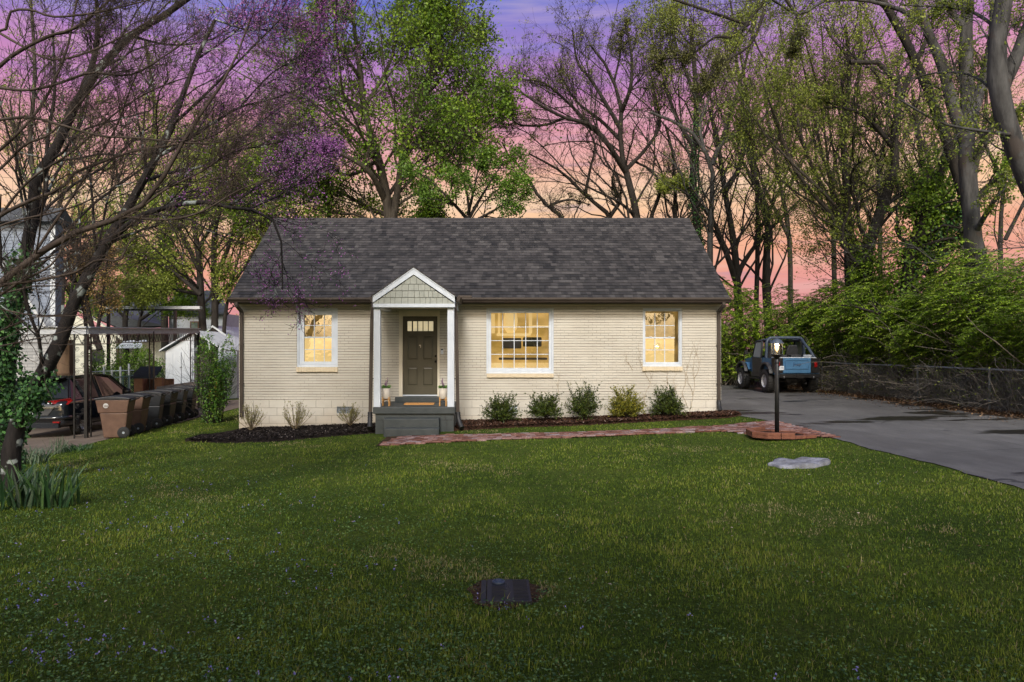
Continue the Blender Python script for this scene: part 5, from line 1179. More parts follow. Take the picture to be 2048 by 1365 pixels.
bm_ = mat('bulb', (1, .8, .5), .3); bm_.node_tree.nodes['Principled BSDF'].inputs['Emission Color'].default_value = (1, .62, .25, 1); bm_.node_tree.nodes['Principled BSDF'].inputs['Emission Strength'].default_value = 3.2
m = MB(); m.lathe([(.004, .0), (.016, .012), (.034, .045), (.038, .07), (.028, .10), (.010, .115)], (LX, LY, zz(703)), 20); m.build('bulb', bm_, lamp)
m = MB(); m.lathe([(.015, zz(709)), (.015, zz(703))], (LX, LY, 0), 12); m.build('bulb_socket', M['black'], lamp)
ld = bpy.data.lights.new('lamp_glow', 'POINT'); lo = bpy.data.objects.new('lamp_glow', ld); C.objects.link(lo); ld.energy = 8; ld.color = (1, .66, .32); ld.shadow_soft_size = .03; lo.location = (LX, LY - .0, zz(695)); lo.parent = lamp; lo.location = (0, 0, zz(695) - lz + .04)
# brick ring around the foot of the post
ring = thing('brick_planter', 'low ring of orange bricks around the foot of the lamp post', 'planter', (LX, LY, lz))
corners = [(4.93, 13.25), (4.86, 12.72), (5.05, 12.50), (5.55, 12.46), (6.02, 12.62), (5.85, 13.28), (5.35, 13.55)]
random.seed(8)
for ci in range(len(corners)):
    a = Vector((*corners[ci], 0)); b_ = Vector((*corners[(ci + 1) % len(corners)], 0)); d = (b_ - a); L = d.length; d.normalize(); nb = max(1, round(L / .21)); nrm = Vector((-d.y, d.x, 0))
    for c_ in range(2 if ci in (0, 1, 2, 6) else 1):
        for k in range(nb):
            p = a + d * (L * (k + .5) / nb) + nrm * .05; jt = random.uniform(-.04, .04); dd_ = (d + nrm * jt).normalized(); n2 = Vector((-dd_.y, dd_.x, 0))
            m = MB(); m.obox((p.x, p.y, lz + .03 + .027 + c_ * .057 + (.001 * ci)), dd_ * (L / nb / 2 - .005), n2 * .047, (0, 0, .027)); m.build('brick', M['orange_brick'], ring, bevel=.004)
m = MB(); m.prism([(x * .97 + LX * .03, y * .97 + LY * .03, lz + .02) for x, y in corners], (0, 0, .045)); m.build('soil', M['mulch_black'], ring)

# white crumpled slab in the lawn
gen = np.random.default_rng(4); nA = 40; cx_, cy_ = 4.55, 10.1; V = [(cx_, cy_, float(g(cx_)) + .05)]; Fs = []
for ringi, rs in enumerate((.35, .7, .93, 1.0, 1.0)):
    for k in range(nA):
        a = 6.283 * k / nA; rx = .44 + .03 * math.sin(3 * a + 1) + .02 * math.sin(7 * a); ry = .29 + .05 * math.sin(2 * a) + .03 * math.sin(5 * a + 2)
        if 1.9 < a < 2.3: ry *= 1.12
        x = cx_ + rx * rs * math.cos(a); y = cy_ + ry * rs * math.sin(a)
        V.append((x, y, float(g(x)) + (.055 if ringi < 3 else .04 if ringi == 3 else -.02) + (.018 * math.sin(x * 13 + y * 5) + .008 * math.sin(y * 31 + x * 9)) * (ringi < 4)))
for k in range(nA):
    Fs.append((0, 1 + k, 1 + (k + 1) % nA))
Q = []
for r_ in range(4):
    for k in range(nA): Q.append((1 + r_ * nA + k, 1 + (r_ + 1) * nA + k, 1 + (r_ + 1) * nA + (k + 1) % nA, 1 + r_ * nA + (k + 1) % nA))
tag(npmesh('stone_slab', np.array(V), [np.array(Fs), np.array(Q)], noisy('pale_slab', (.10, .10, .11), (.34, .35, .39), 5, .85, .03, detail=8)), 'flat ragged pale grey slab lying in the lawn near the lamp post', 'slab')

# water meter lid
mx, my = gp(1012, 1188); mz = float(g(mx)) + .02
lidt = thing('meter_lid', 'black plastic water meter lid set in the front lawn', 'lid', (mx, my, mz))
hw, hd = .185, .235
def lidz(x, y): return mz
m = MB(); m.box(mx - hw + .04, mx + hw, my - hd, my + hd, mz - .03, mz + .012); lid = m.build('cover', M['blackplastic'], lidt, bevel=.004)
m = MB(); frame_ring(m, 0, 0, 0, 0, .0, 0, 0) if False else None
m.box(mx - hw - .006, mx - hw + .036, my - hd - .01, my + hd + .01, mz - .03, mz + .002); m.box(mx - hw + .036, mx + hw + .01, my + hd + .003, my + hd + .014, mz - .03, mz + .002); m.build('rim', M['blackplastic'], lidt, bevel=.003)
for j in range(2):
    m = MB()
    for i in range(15):
        y0 = my - hd + .03 + i * .029
        if j == 0 and y0 > my + .07: continue
        x0 = mx - hw + .075 + j * .165; m.box(x0, x0 + (.10 if j == 0 else .11), y0, y0 + .006, mz + .012, mz + .016)
    m.build('tread_rib', M['blackplastic'], lid)
m = MB(); m.lathe([(.052, .0), (.052, .012), (.045, .018), (.036, .018), (.034, .012), (.026, .012), (.022, .022), (.0, .024)], (mx - hw + .13, my + hd - .08, mz + .012), 24); m.build('reader_cap', noisy('cap_blue', (.03, .045, .08), (.05, .07, .11), 9, .5), lid)
def text(name, s, size, loc, rot, m_, parent=None, ext=.001, align='CENTER'):
    cu = bpy.data.curves.new(name, 'FONT'); cu.body = s; cu.size = size; cu.extrude = ext; cu.align_x = align; cu.align_y = 'CENTER'
    tmp = bpy.data.objects.new('tmp_text', cu); C.objects.link(tmp); me = bpy.data.meshes.new_from_object(tmp); me.name = name
    bpy.data.objects.remove(tmp); bpy.data.curves.remove(cu); me.materials.clear(); me.materials.append(m_)
    o = bpy.data.objects.new(name, me); C.objects.link(o); o.rotation_euler = rot; o.location = loc
    if parent is not None:
        o.parent = parent
        if parent.type == 'EMPTY' and parent.get('_w'): o.location = Vector(loc) - Vector(parent.location)
    return o
text('lettering', 'WATER METER', .052, (mx + .015, my - .02, mz + .0135), (0, 0, R(90)), mat('lid_letter', (.05, .05, .055), .5), lid, .0012)

vs = [(mx, my, float(g(mx)) + .012)]
for k in range(28):
    a = 6.283 * k / 28; rr_ = 1 + .10 * math.sin(3 * a + 1) + .07 * math.sin(7 * a); vs.append((mx + .30 * rr_ * math.cos(a), my + .31 * rr_ * math.sin(a), float(g(mx)) + .010))
kind(npmesh('bare_soil', np.array(vs), [np.array([(0, 1 + k, 1 + (k + 1) % 28) for k in range(28)])], M['litter']), 'structure')
# ------------------------------------------------------------ chain link fence along the driveway
FX = 12.55
def wire_material(name, col, cell=.055, wire=.0042):
    m = mat(name, col, .45, .5); t = NT(m); o = t.obj(); sp = t.new('ShaderNodeSeparateXYZ', {0: o}); h = t.math('ADD', sp.outputs['X'], sp.outputs['Y'])
    return m
def chainlink(mb, p0, p1, z0, z1, step=.066, r=.0008):
    p0, p1 = Vector((*p0, 0)), Vector((*p1, 0)); d = p1 - p0; L = d.length; d.normalize(); h = z1 - z0; n = int((L + h) / step)
    V = []; Q = []
    for s in (1, -1):
        for k in range(n):
            a = k * step - (h if s > 0 else 0); b_ = a + h if s > 0 else a - h
            lo, hi, zl, zh = a, b_, z0, z1
            # clip to 0..L
            def clip(u, z, u2, z2):
                if u < 0: z = z + (z2 - z) * (0 - u) / (u2 - u); u = 0
                if u > L: z = z + (z2 - z) * (L - u) / (u2 - u); u = L
                return u, z
            if max(lo, hi) <= 0 or min(lo, hi) >= L: continue
            u1, w1 = clip(lo, zl, hi, zh); u2, w2 = clip(hi, zh, lo, zl)
            V.append([p0 + d * u1 + Vector((0, 0, w1)), p0 + d * u2 + Vector((0, 0, w2))])
    P = np.array([[tuple(a), tuple(b_)] for a, b_ in V]); v, q = tubes(P, np.full((len(P), 2), r), 3)
    mb.add(v.tolist(), q.tolist(), smooth=True)
fence = thing('chain_link_fence', 'galvanised chain link fence running along the right side of the driveway', 'fence', (FX, 17, .34))
ysf = [11.2, 14.2, 17.2, 20.1, 23.1, 25.9]
for y in ysf:
    m = MB(); m.lathe([(.026, 0), (.026, 1.07), (.034, 1.075), (.034, 1.10), (.012, 1.125)], (FX, y, .32), 12); m.build('fence_post', M['galv'], fence)
m = MB(); m.tube([(FX, y, 1.40 + .006 * math.sin(y)) for y in np.linspace(11.2, 25.9, 30)], .024, 8); m.build('top_rail', M['galv'], fence)
m = MB(); chainlink(m, (FX, 11.2), (FX, 25.9), .34, 1.39); m.build('chain_mesh', noisy('dull_zinc', (.34, .37, .40), (.46, .49, .52), 6, .6), fence)

# ------------------------------------------------------------ blue off-road car in the driveway (local: x right, y away from the camera, z up)
M['jeep_blue'] = noisy('blue_paint', (.045, .13, .26), (.075, .19, .34), 2.5, .32, spec=.6)
M['jeep_grey'] = noisy('faded_black_paint', (.035, .036, .040), (.06, .062, .066), 4, .45)
M['rubber'] = noisy('tyre_rubber', (.012, .012, .012), (.022, .022, .022), 20, .8, .004)
M['rim'] = noisy('alloy', (.50, .51, .53), (.66, .67, .70), 8, .4, metal=.25)
M['red_lens'] = mat('red_lens', (.22, .008, .008), .15)
M['canvas'] = noisy('black_canvas', (.015, .016, .018), (.03, .032, .036), 14, .75, .003)
M['padding'] = noisy('roll_bar_padding', (.030, .045, .075), (.055, .075, .11), 14, .6, .003)
M['clear_vinyl'] = mat('clear_vinyl', (.30, .33, .35), .15)
M['plate'] = mat('plate_white', (.62, .66, .70), .4)
M['plate_ink'] = mat('plate_ink', (.03, .05, .16), .5)
JZ = 1.9 - 1.56
jeep = thing('jeep', 'blue open off-road jeep with black roll bar parked at the end of the driveway', 'car', (10.78, 24.1, JZ), world_base=False)
def wheel(parent, x, y, r, w, side, treads=26, spokes=8):
    m = MB(); o = side * w / 2
    prof = [(r * .56, -w / 2), (r * .62, -w * .52), (r * .88, -w * .54), (r * .985, -w * .40), (r, -w * .2), (r, w * .2), (r * .985, w * .40), (r * .88, w * .54), (r * .62, w * .52), (r * .56, w / 2)]
    m.lathe(prof, (x, y, r), 40, 'x')
    for k in range(treads):
        a = 6.283 * k / treads
        for s_, off in ((-1, 0), (1, .5)):
            b_ = a + off * 6.283 / treads; c = Vector((x + s_ * w * .30, y + math.cos(b_) * r * .99, r + math.sin(b_) * r * .99)); rad = Vector((0, math.cos(b_), math.sin(b_))); tn = Vector((0, -math.sin(b_), math.cos(b_)))
            m.obox(c, (w * .20, 0, 0), tn * r * .055, rad * r * .035)
    wh = thing_part('wheel', parent); 
    k_ = [i for i, f in enumerate(m.f) if len(f) == 4]; m.f = [m.f[i] for i in k_]; m.m = [m.m[i] for i in k_]; m.sm = [m.sm[i] for i in k_]
    o_ = m.build('wheel', M['rubber'], parent)
    bpy.data.objects.remove(wh) if wh else None
    m = MB(); e = side * w * .5
    m.lathe([(r * .57, e * .98), (r * .57, e * .9), (r * .50, e * .75), (r * .48, e * .35), (r * .15, e * .30), (r * .13, e * .7), (r * .02, e * .75)] if side > 0 else [(r * .02, e * .75), (r * .13, e * .7), (r * .15, e * .30), (r * .48, e * .35), (r * .50, e * .75), (r * .57, e * .9), (r * .57, e * .98)], (x, y, r), 32, 'x')
    for k in range(spokes):
        a = 6.283 * k / spokes; rad = Vector((0, math.cos(a), math.sin(a))); tn = Vector((0, -math.sin(a), math.cos(a))); m.obox(Vector((x + e * .55, y, r)) + rad * r * .31, (abs(e) * .10, 0, 0), tn * r * .05, rad * r * .18)
    m.f = [f for f in m.f if len(f) == 4]; m.m = m.m[:len(m.f)]; m.sm = m.sm[:len(m.f)]
    m.build('rim', M['rim'], o_)
    return o_
def thing_part(n, p): return None
# tub side profile: y, z (rear at 0) with wheel arch cut
def arch(cy, r, z0, n=9): return [(cy + r * math.cos(math.pi - math.pi * k / (n - 1)), z0 + (r * math.sin(math.pi * k / (n - 1)))) for k in range(n)]
m = MB(); hw_ = .77
prof = [(0.0, .70)] + [(y_, max(.70, z_)) for y_, z_ in arch(.66, .46, .52)] + [(1.15, .62), (2.15, .62), (2.20, 1.28), (2.0, 1.30), (1.98, 1.20), (1.15, 1.02), (1.12, 1.24), (0.0, 1.24)]
for s_ in (-1, 1):
    x0_ = s_ * hw_ - (.02 if s_ > 0 else -.0)
    m.prism([(x0_, y_, z_) for y_, z_ in prof], (.02, 0, 0))
m.box(-hw_ + .02, hw_ - .02, .03, 2.1, .66, .70); m.box(-hw_ + .02, -hw_ + .22, .2, 1.1, .70, .98); m.box(hw_ - .22, hw_ - .02, .2, 1.1, .70, .98)
m.build('body', M['jeep_blue'], jeep)
# the boxy bonnet, cowl and wings
m = MB(); m.add([(-.72, 2.18, .70), (.72, 2.18, .70), (.52, 3.62, .72), (-.52, 3.62, .72), (-.70, 2.18, 1.28), (.70, 2.18, 1.28), (.48, 3.6, 1.17), (-.48, 3.6, 1.17)], [(0, 3, 2, 1), (4, 5, 6, 7), (0, 1, 5, 4), (1, 2, 6, 5), (2, 3, 7, 6), (3, 0, 4, 7)])
m.build('bonnet', M['jeep_blue'], jeep, bevel=.03, seg=3)
for s_ in (-1, 1):
    m = MB(); xa, xb = s_ * .50, s_ * .80
    pts = [(2.42, .80), (2.55, .98), (2.66, 1.05), (3.45, 1.05), (3.55, .98), (3.6, .90)]
    P = [(min(xa, xb), y_, z_) for y_, z_ in pts] + [(min(xa, xb), y_, z_ - .03) for y_, z_ in reversed(pts)]; m.prism(P, (abs(xb - xa), 0, 0)); m.build('front_wing', M['jeep_blue'], jeep, bevel=.008)
    for cy_ in (.66, 3.03):        # black fender flares
        m = MB(); A = arch(cy_, .53, .55, 13)[1:-1]; B = arch(cy_, .47, .55, 13)[1:-1]
        xa, xb = sorted((s_ * .76, s_ * .90)); m.prism([(xa, y_, z_ + .02) for y_, z_ in A] + [(xa, y_, z_) for y_, z_ in reversed(B)], (xb - xa, 0, 0)); m.build('fender_flare', M['jeep_grey'], jeep, bevel=.012, seg=2)
    m = MB(); xa, xb = sorted((s_ * .79, s_ * .775)); m.box(xa, xb, 1.14, 2.16, .54, .70); m.build('rocker_panel', M['jeep_grey'], jeep)
    m = MB(); m.tube([(s_ * .84, .98 + .15, .52), (s_ * .86, 1.2, .48), (s_ * .86, 2.4, .48), (s_ * .84, 2.5, .52)], .032, 8); m.build('side_step', M['black'], jeep)
    m = MB(); xa, xb = sorted((s_ * .775, s_ * .80)); m.prism([(xa, 1.17, .74), (xa, 1.30, .70), (xa, 2.0, .70), (xa, 2.05, 1.26), (xa, 1.17, 1.24)], (xb - xa, 0, 0)); dl = m.build('door', M['jeep_grey'], jeep, bevel=.006)
    m = MB(); xx = s_ * .785; m.tube([(xx, 1.18, 1.24), (xx - s_ * .05, 1.20, 1.80), (xx - s_ * .07, 1.32, 1.86), (xx - s_ * .07, 1.72, 1.86), (xx - s_ * .05, 1.85, 1.80), (xx, 2.02, 1.26)], .03, 8); m.build('window_frame', M['canvas'], dl)
    m = MB(); m.prism([(xx - s_ * .004, 1.21, 1.26), (xx - s_ * .004, 1.98, 1.28), (xx - s_ * .055, 1.80, 1.82), (xx - s_ * .055, 1.24, 1.82)], (s_ * .004, 0, 0)); m.build('door_window', M['clear_vinyl'], dl)
    m = MB(); m.bar((s_ * .78, 2.1, 1.33), (s_ * .98, 2.12, 1.42), .02, .02); m.box(min(s_ * .94, s_ * 1.06), max(s_ * .94, s_ * 1.06), 2.10, 2.16, 1.36, 1.52); m.build('mirror', M['black'], jeep, bevel=.01)
    m = MB(); m.lathe([(.055, 0), (.055, .03), (.045, .045)] if False else [(.045, -.045), (.055, -.03), (.055, 0)], (s_ * .66, -.005, 1.02), 16, 'y'); m.box(s_ * .66 - .05, s_ * .66 + .05, -.03, -.001, .93, 1.12); m.build('tail_light', M['red_lens'], jeep)
    m = MB(); m.tube([(s_ * .52, -.11, .60), (s_ * .52, -.18, .60), (s_ * .52, -.18, .56), (s_ * .52, -.11, .56)], .012, 6); m.build('tow_shackle', M['rim'], jeep)
    m = MB(); m.lathe([(.035, 0), (.035, .03)], (s_ * .805 , 3.0, 1.08), 12, 'x'); m.build('marker_lamp', M['red_lens'], jeep)
# corner guards and tailgate
for s_ in (-1, 1):
    m = MB(); xa, xb = sorted((s_ * .50, s_ * .795)); m.box(xa, xb, -.006, .02, .72, 1.245); xa, xb = sorted((s_ * .772, s_ * .795)); m.box(xa, xb, -.0055, .24, .76, 1.244); m.build('corner_guard', M['black'], jeep)
m = MB(); m.box(-.49, .49, -.012, .02, .72, 1.25); tg = m.build('tailgate', M['jeep_blue'], jeep, bevel=.006)
m = MB()
for a in ((-.42, .42, 1.16, 1.19), (-.42, .42, .86, .89), (-.42, -.39, .891, 1.159), (.39, .42, .891, 1.159)): m.box(a[0], a[1], -.035, -.0125, a[2], a[3])
m.build('raised_border', M['jeep_blue'], tg, bevel=.006)
text('lettering', 'Jeep', .17, (0, -.018, 1.03), (R(90), 0, 0), noisy('emboss', (.03, .07, .15), (.04, .09, .18), 5, .4), tg, .006)
m = MB(); m.box(-.78, .78, -.16, -.02, .56, .69); m.box(-.10, .18, -.19, -.161, .54, .70); m.build('rear_bumper', M['black'], jeep, bevel=.008)
m = MB(); m.box(-.76, -.46, -.03, -.014, .82, .97); pl = m.build('licence_plate', M['plate'], jeep, bevel=.004)
text('lettering', '8T2 70', .085, (-.61, -.032, .90), (R(90), 0, 0), M['plate_ink'], pl, .001)
# windscreen, roll bar, seats
m = MB(); yb, yt = 2.15, 2.05; frame = [(-.70, yb, 1.30), (-.66, yt, 1.84), (.66, yt, 1.84), (.70, yb, 1.30)]; m.tube(frame, .03, 6, closed=True); m.build('windscreen_frame', M['canvas'], jeep)
m = MB(); m.add([(-.67, yb, 1.32), (.67, yb, 1.32), (.63, yt, 1.82), (-.63, yt, 1.82)], [(0, 1, 2, 3)]); m.build('windscreen', M['glass'], jeep)
def rb_hoop(y, yb, top, w, ww): return [(-w, yb, .98), (-w, yb, 1.25), (-w * .97, y, 1.6), (-ww - .05, y, top - .16), (-ww + .04, y, top - .03), (-ww + .18, y, top), (ww - .18, y, top), (ww - .04, y, top - .03), (ww + .05, y, top - .16), (w * .97, y, 1.6), (w, yb, 1.25), (w, yb, .98)]
m = MB(); h = spline(rb_hoop(.95, .95, 1.98, .70, .62), 40); m.tube([tuple(p) for p in h], .055, 10)
for s_ in (-1, 1):
    m.tube([(s_ * .58, .95, 1.93), (s_ * .62, .45, 1.60), (s_ * .68, .10, 1.25), (s_ * .68, .08, 1.05)], .05, 10); m.tube([(s_ * .60, .95, 1.93), (s_ * .61, 1.5, 1.90), (s_ * .62, 2.05, 1.86)], .04, 8)
m.build('roll_bar', M['padding'], jeep)
m = MB(); m.box(-.64, .64, 1.1, 2.05, 1.87, 1.90); m.build('bikini_top', M['canvas'], jeep, bevel=.01)
for s_ in (-1, 1):
    m = MB(); m.box(s_ * .34 - .22, s_ * .34 + .22, 1.25, 1.72, .95, 1.08); m.prism([(s_ * .34 - .22, 1.22, 1.05), (s_ * .34 - .22, 1.10, 1.50), (s_ * .34 - .15, 1.06, 1.72), (s_ * .34 + .15, 1.06, 1.72), (s_ * .34 + .22, 1.10, 1.50), (s_ * .34 + .22, 1.22, 1.05)], (0, .12, 0)); m.build('seat', M['canvas'], jeep, bevel=.04, seg=3)
m = MB(); m.box(-.45, -.08, .55, .95, 1.22, 1.36); m.box(.05, .42, .55, .95, 1.22, 1.37); m.build('rear_seat', M['canvas'], jeep, bevel=.04, seg=3)
m = MB(); m.box(-.70, .70, .02, .5, 1.25, 1.275); m.build('cargo_cover', M['white_trim'], jeep, bevel=.005)
m = MB(); gen = np.random.default_rng(2)
P = [(.50 + .16 * math.cos(a) * (1 + .15 * math.sin(3 * a)), .25 + .13 * math.sin(a)) for a in np.linspace(0, 6.283, 11)[:-1]]
m.prism([(x, y, 1.278) for x, y in P], (.02, .01, .09)); m.build('folded_cloth', M['clear_vinyl'], jeep, bevel=.03, seg=3)
m = MB(); m.box(-.35, .35, .10, 3.4, .42, .56); m.bar((-.75, .66, .42), (.75, .66, .42), .09, .09); m.bar((-.75, 3.03, .42), (.75, 3.03, .42), .08, .08); m.lathe([(.12, -.1), (.15, 0), (.12, .1)], (0, .66, .42), 16, 'y'); m.bar((.3, -.05, .36), (.3, 1.8, .38), .06, .06); m.build('chassis', M['black'], jeep)
for x_ in (-.76, .76):
    for y_ in (.66, 3.03): wheel(jeep, x_, y_, .415, .27, 1 if x_ > 0 else -1)

# ------------------------------------------------------------ black car under the carport
M['suv'] = noisy('black_car_paint', (.010, .013, .018), (.016, .020, .027), 2, .12, spec=.9)
M['car_glass'] = mat('car_glass', (.008, .010, .012), .10, 0, .45)
CZ = float(g(-12.1)) + .01
suv = thing('parked_car', 'black family car parked under the iron carport with its tail lights facing the lawn', 'car', (-12.38, 18.35, CZ), world_base=False)
def loft(sections, closed_ends=True):
    n = len(sections[0]); vs = [p for s_ in sections for p in s_]; fs = []
    for i in range(len(sections) - 1):
        for k in range(n): fs.append((i * n + k, i * n + (k + 1) % n, (i + 1) * n + (k + 1) % n, (i + 1) * n + k))
    fs.append(tuple(range(n))[::-1]); fs.append(tuple((len(sections) - 1) * n + k for k in range(n))); return vs, fs
def sec(y, w, zb, zm, zt, wt):
    return [(-w * .93, y, zb), (-w, y, zb + .12), (-w, y, zm), (-w * .985, y, zm + .12), (-wt, y, zt - .03), (-wt * .93, y, zt), (wt * .93, y, zt), (wt, y, zt - .03), (w * .985, y, zm + .12), (w, y, zm), (w, y, zb + .12), (w * .93, y, zb)]
body = [sec(.0, .78, .34, .62, .86, .72), sec(.04, .88, .30, .64, .98, .84), sec(.22, .91, .24, .66, 1.04, .885), sec(1.0, .92, .22, .66, 1.04, .895), (sec(2.4, .92, .22, .66, 1.02, .895)), sec(3.3, .92, .22, .64, 1.0, .88), sec(4.1, .90, .24, .60, .92, .80), sec(4.45, .80, .28, .55, .80, .66), sec(4.55, .65, .34, .50, .70, .5)]
v_, f_ = loft(body); m = MB(); m.add(v_, f_, smooth=True); ob = m.build('body', M['suv'], suv); sb = ob.modifiers.new('sub', 'SUBSURF'); sb.levels = 1; sb.render_levels = 2
def gsec(y, zb, w, zt, wt): return [(-w, y, zb), (-wt, y, zt), (-wt * .9, y, zt + .015), (wt * .9, y, zt + .015), (wt, y, zt), (w, y, zb)]
gh = [gsec(.26, 1.0, .84, 1.06, .83), gsec(.55, 1.0, .87, 1.56, .66), gsec(.9, 1.0, .88, 1.62, .66), gsec(2.0, 1.0, .88, 1.65, .66), gsec(2.55, 1.0, .87, 1.58, .64), gsec(3.45, .98, .83, 1.0, .8)]
v_, f_ = loft(gh); m = MB(); m.add(v_, f_); m.build('window_glass', M['car_glass'], suv, bevel=.02, seg=2)
m = MB(); rs = [[(-.66, .50, 1.575), (-.60, .50, 1.61), (.60, .50, 1.61), (.66, .50, 1.575)], [(-.67, .9, 1.635), (-.6, .9, 1.66), (.6, .9, 1.66), (.67, .9, 1.635)], [(-.67, 2.0, 1.66), (-.6, 2.0, 1.685), (.6, 2.0, 1.685), (.67, 2.0, 1.66)], [(-.65, 2.6, 1.58), (-.58, 2.6, 1.60), (.58, 2.6, 1.60), (.65, 2.6, 1.58)]]
for i in range(3):
    for k in range(3): m.add([rs[i][k], rs[i][k + 1], rs[i + 1][k + 1], rs[i + 1][k]], [(0, 1, 2, 3)], smooth=True)
m.build('roof', M['suv'], suv)
m = MB(); m.prism([(-.62, .40, 1.60), (-.5, .30, 1.585), (.5, .30, 1.585), (.62, .40, 1.60), (.62, .55, 1.625), (-.62, .55, 1.625)], (0, 0, .02)); m.build('roof_spoiler', M['suv'], suv, bevel=.006)
for s_ in (-1, 1):
    m = MB()
    for (ya, za, xa), (yb, zb, xb) in [((3.42, 1.02, .855), (2.58, 1.59, .67)), ((.30, 1.08, .87), (.55, 1.58, .69)), ((1.75, 1.02, .895), (1.70, 1.64, .68)), ((.95, 1.03, .895), (.72, 1.60, .69))]: m.bar((s_ * xa, ya, za), (s_ * xb, yb, zb), .03, .07)
    m.bar((s_ * .69, .5, 1.59), (s_ * .70, 2.0, 1.655), .03, .04); m.bar((s_ * .70, 2.0, 1.655), (s_ * .68, 2.6, 1.58), .03, .04); m.build('pillar', M['suv'], suv)
    m = MB(); xs_ = [s_ * .93, s_ * .80, s_ * .48, s_ * .50, s_ * .90]; ys_ = [.30, .06, .0, .02, .12]
    m.prism([(s_ * .90, .17, .90), (s_ * .935, .34, 1.0), (s_ * .90, .26, 1.07), (s_ * .44, .015, 1.0), (s_ * .50, -.005, .93)], (0, -.03, 0)); m.build('tail_light', M['red_lens'], suv, bevel=.01)
    m = MB(); m.prism([(s_ * .58, -.0, .935), (s_ * .58, -.0, .958), (s_ * .47, -.03, .958), (s_ * .49, -.03, .935)], (0, -.035, 0)); m.build('reverse_lamp', M['plate'], suv)
    m = MB(); m.box(min(s_ * .60, s_ * .78), max(s_ * .60, s_ * .78), -.035, 0.05, .42, .46); m.build('reflector', M['red_lens'], suv)
    m = MB(); m.lathe([(.02, -.13), (.09, -.1), (.11, 0), (.09, .1), (.03, .12)], (s_ * 1.0, 2.95, 1.08), 14, 'x'); m.bar((s_ * .86, 2.98, 1.0), (s_ * .98, 2.95, 1.04), .05, .04); m.build('mirror', M['black'], suv)
m = MB(); m.prism([(-.60, -.012, .80), (.60, -.012, .80), (.45, -.012, .62), (-.45, -.012, .62)], (0, .03, 0)); m.build('plate_recess', M['jeep_grey'], suv)
m = MB(); m.box(-.16, .16, -.03, -.016, .64, .79); pl = m.build('licence_plate', M['plate'], suv, bevel=.004); text('lettering', '4P7 E16', .075, (0, -.0315, .715), (R(90), 0, 0), M['plate_ink'], pl, .001)
m = MB(); m.bar((-.62, -.02, .83), (.62, -.02, .83), .04, .02); m.lathe([(.05, -.02), (.05, 0)], (0, -.02, .91), 16, 'y'); m.build('chrome_trim', M['chrome'], suv)
m = MB(); m.tube([(-.93, .25, .56), (-.86, .02, .56), (-.6, -.07, .55), (.6, -.07, .55), (.86, .02, .56), (.93, .25, .56)], .045, 8); m.box(-.75, .75, -.03, .1, .28, .40); m.build('rear_bumper', M['suv'], suv)
for x_ in (-.80, .80):
    for y_ in (.85, 3.55): wheel(suv, x_, y_, .35, .22, 1 if x_ > 0 else -1, treads=0, spokes=7)

# ------------------------------------------------------------ wheeled bins along the carport
M['bin_brown'] = noisy('brown_bin_plastic', (.10, .054, .036), (.15, .085, .058), 5, .6, .003)
M['bin_black'] = noisy('black_bin_plastic', (.014, .015, .017), (.028, .030, .034), 5, .5, .003)
M['decal'] = mat('pale_decal', (.5, .5, .5), .5)
def frustum(m, c, b_, t_, z0, z1):
    m.add([(c[0] - b_[0], c[1] - b_[1], z0), (c[0] + b_[0], c[1] - b_[1], z0), (c[0] + b_[0], c[1] + b_[1], z0), (c[0] - b_[0], c[1] + b_[1], z0), (c[0] - t_[0], c[1] - t_[1], z1), (c[0] + t_[0], c[1] - t_[1], z1), (c[0] + t_[0], c[1] + t_[1], z1), (c[0] - t_[0], c[1] + t_[1], z1)], [(0, 3, 2, 1), (4, 5, 6, 7), (0, 1, 5, 4), (1, 2, 6, 5), (2, 3, 7, 6), (3, 0, 4, 7)])
def make_bin(col, decal):     # front faces -y side shown; handle and wheels to +x
    t = thing('wheeled_bin', 'x', 'bin', (0, 0, 0), 'wheeled bins beside the carport', world_base=False)
    m = MB(); frustum(m, (0, 0), (.25, .22), (.33, .27), .02, .66); m.build('body', M[col], t, bevel=.025, seg=2)
    m = MB(); frustum(m, (-.02, 0), (.34, .285), (.40, .315), .66, 1.0); m.build('upper_body', M[col], t, bevel=.02, seg=2)
    m = MB(); m.prism([(-.45, -.33, 1.0), (.36, -.33, 1.0), (.42, -.33, 1.03), (.20, -.33, 1.07), (-.1, -.33, 1.085), (-.44, -.33, 1.04)], (0, .66, 0)); m.build('lid', M['bin_black'], t, bevel=.012, seg=2)
    m = MB(); m.tube([(.38, -.26, .97), (.46, -.26, 1.0), (.46, .26, 1.0), (.38, .26, .97)], .017, 8); m.build('handle', M['bin_black'], t)
    for s_ in (-1, 1):
        m = MB(); m.lathe([(.06, -.03), (.135, -.035), (.15, -.02), (.15, .02), (.135, .035), (.06, .03)], (.24, s_ * .27, .15), 24, 'y'); w_ = m.build('wheel', M['rubber'], t)
        m = MB(); m.lathe([(.03, -.034), (.03, .034)], (.24, s_ * .27, .15), 12, 'y'); m.build('hub', M['galv'], w_)
    if decal:
        m = MB(); m.lathe([(.060, 0), (.060, .002)] if False else [(.062, .002), (.062, 0)], (-.17, -.311, .85), 28, 'y'); d_ = m.build('decal', M['decal'], t)
        m = MB(); 
        for i in range(4): m.box(-.205 + i * .025, -.192 + i * .025, -.3155, -.3125, .82, .845 + .008 * (i % 2))
        m.box(-.215, -.125, -.3152, -.3126, .855, .862); m.build('city_seal', M['bin_brown'], d_)
    return t
bb = make_bin('bin_brown', True); bk = make_bin('bin_black', False)
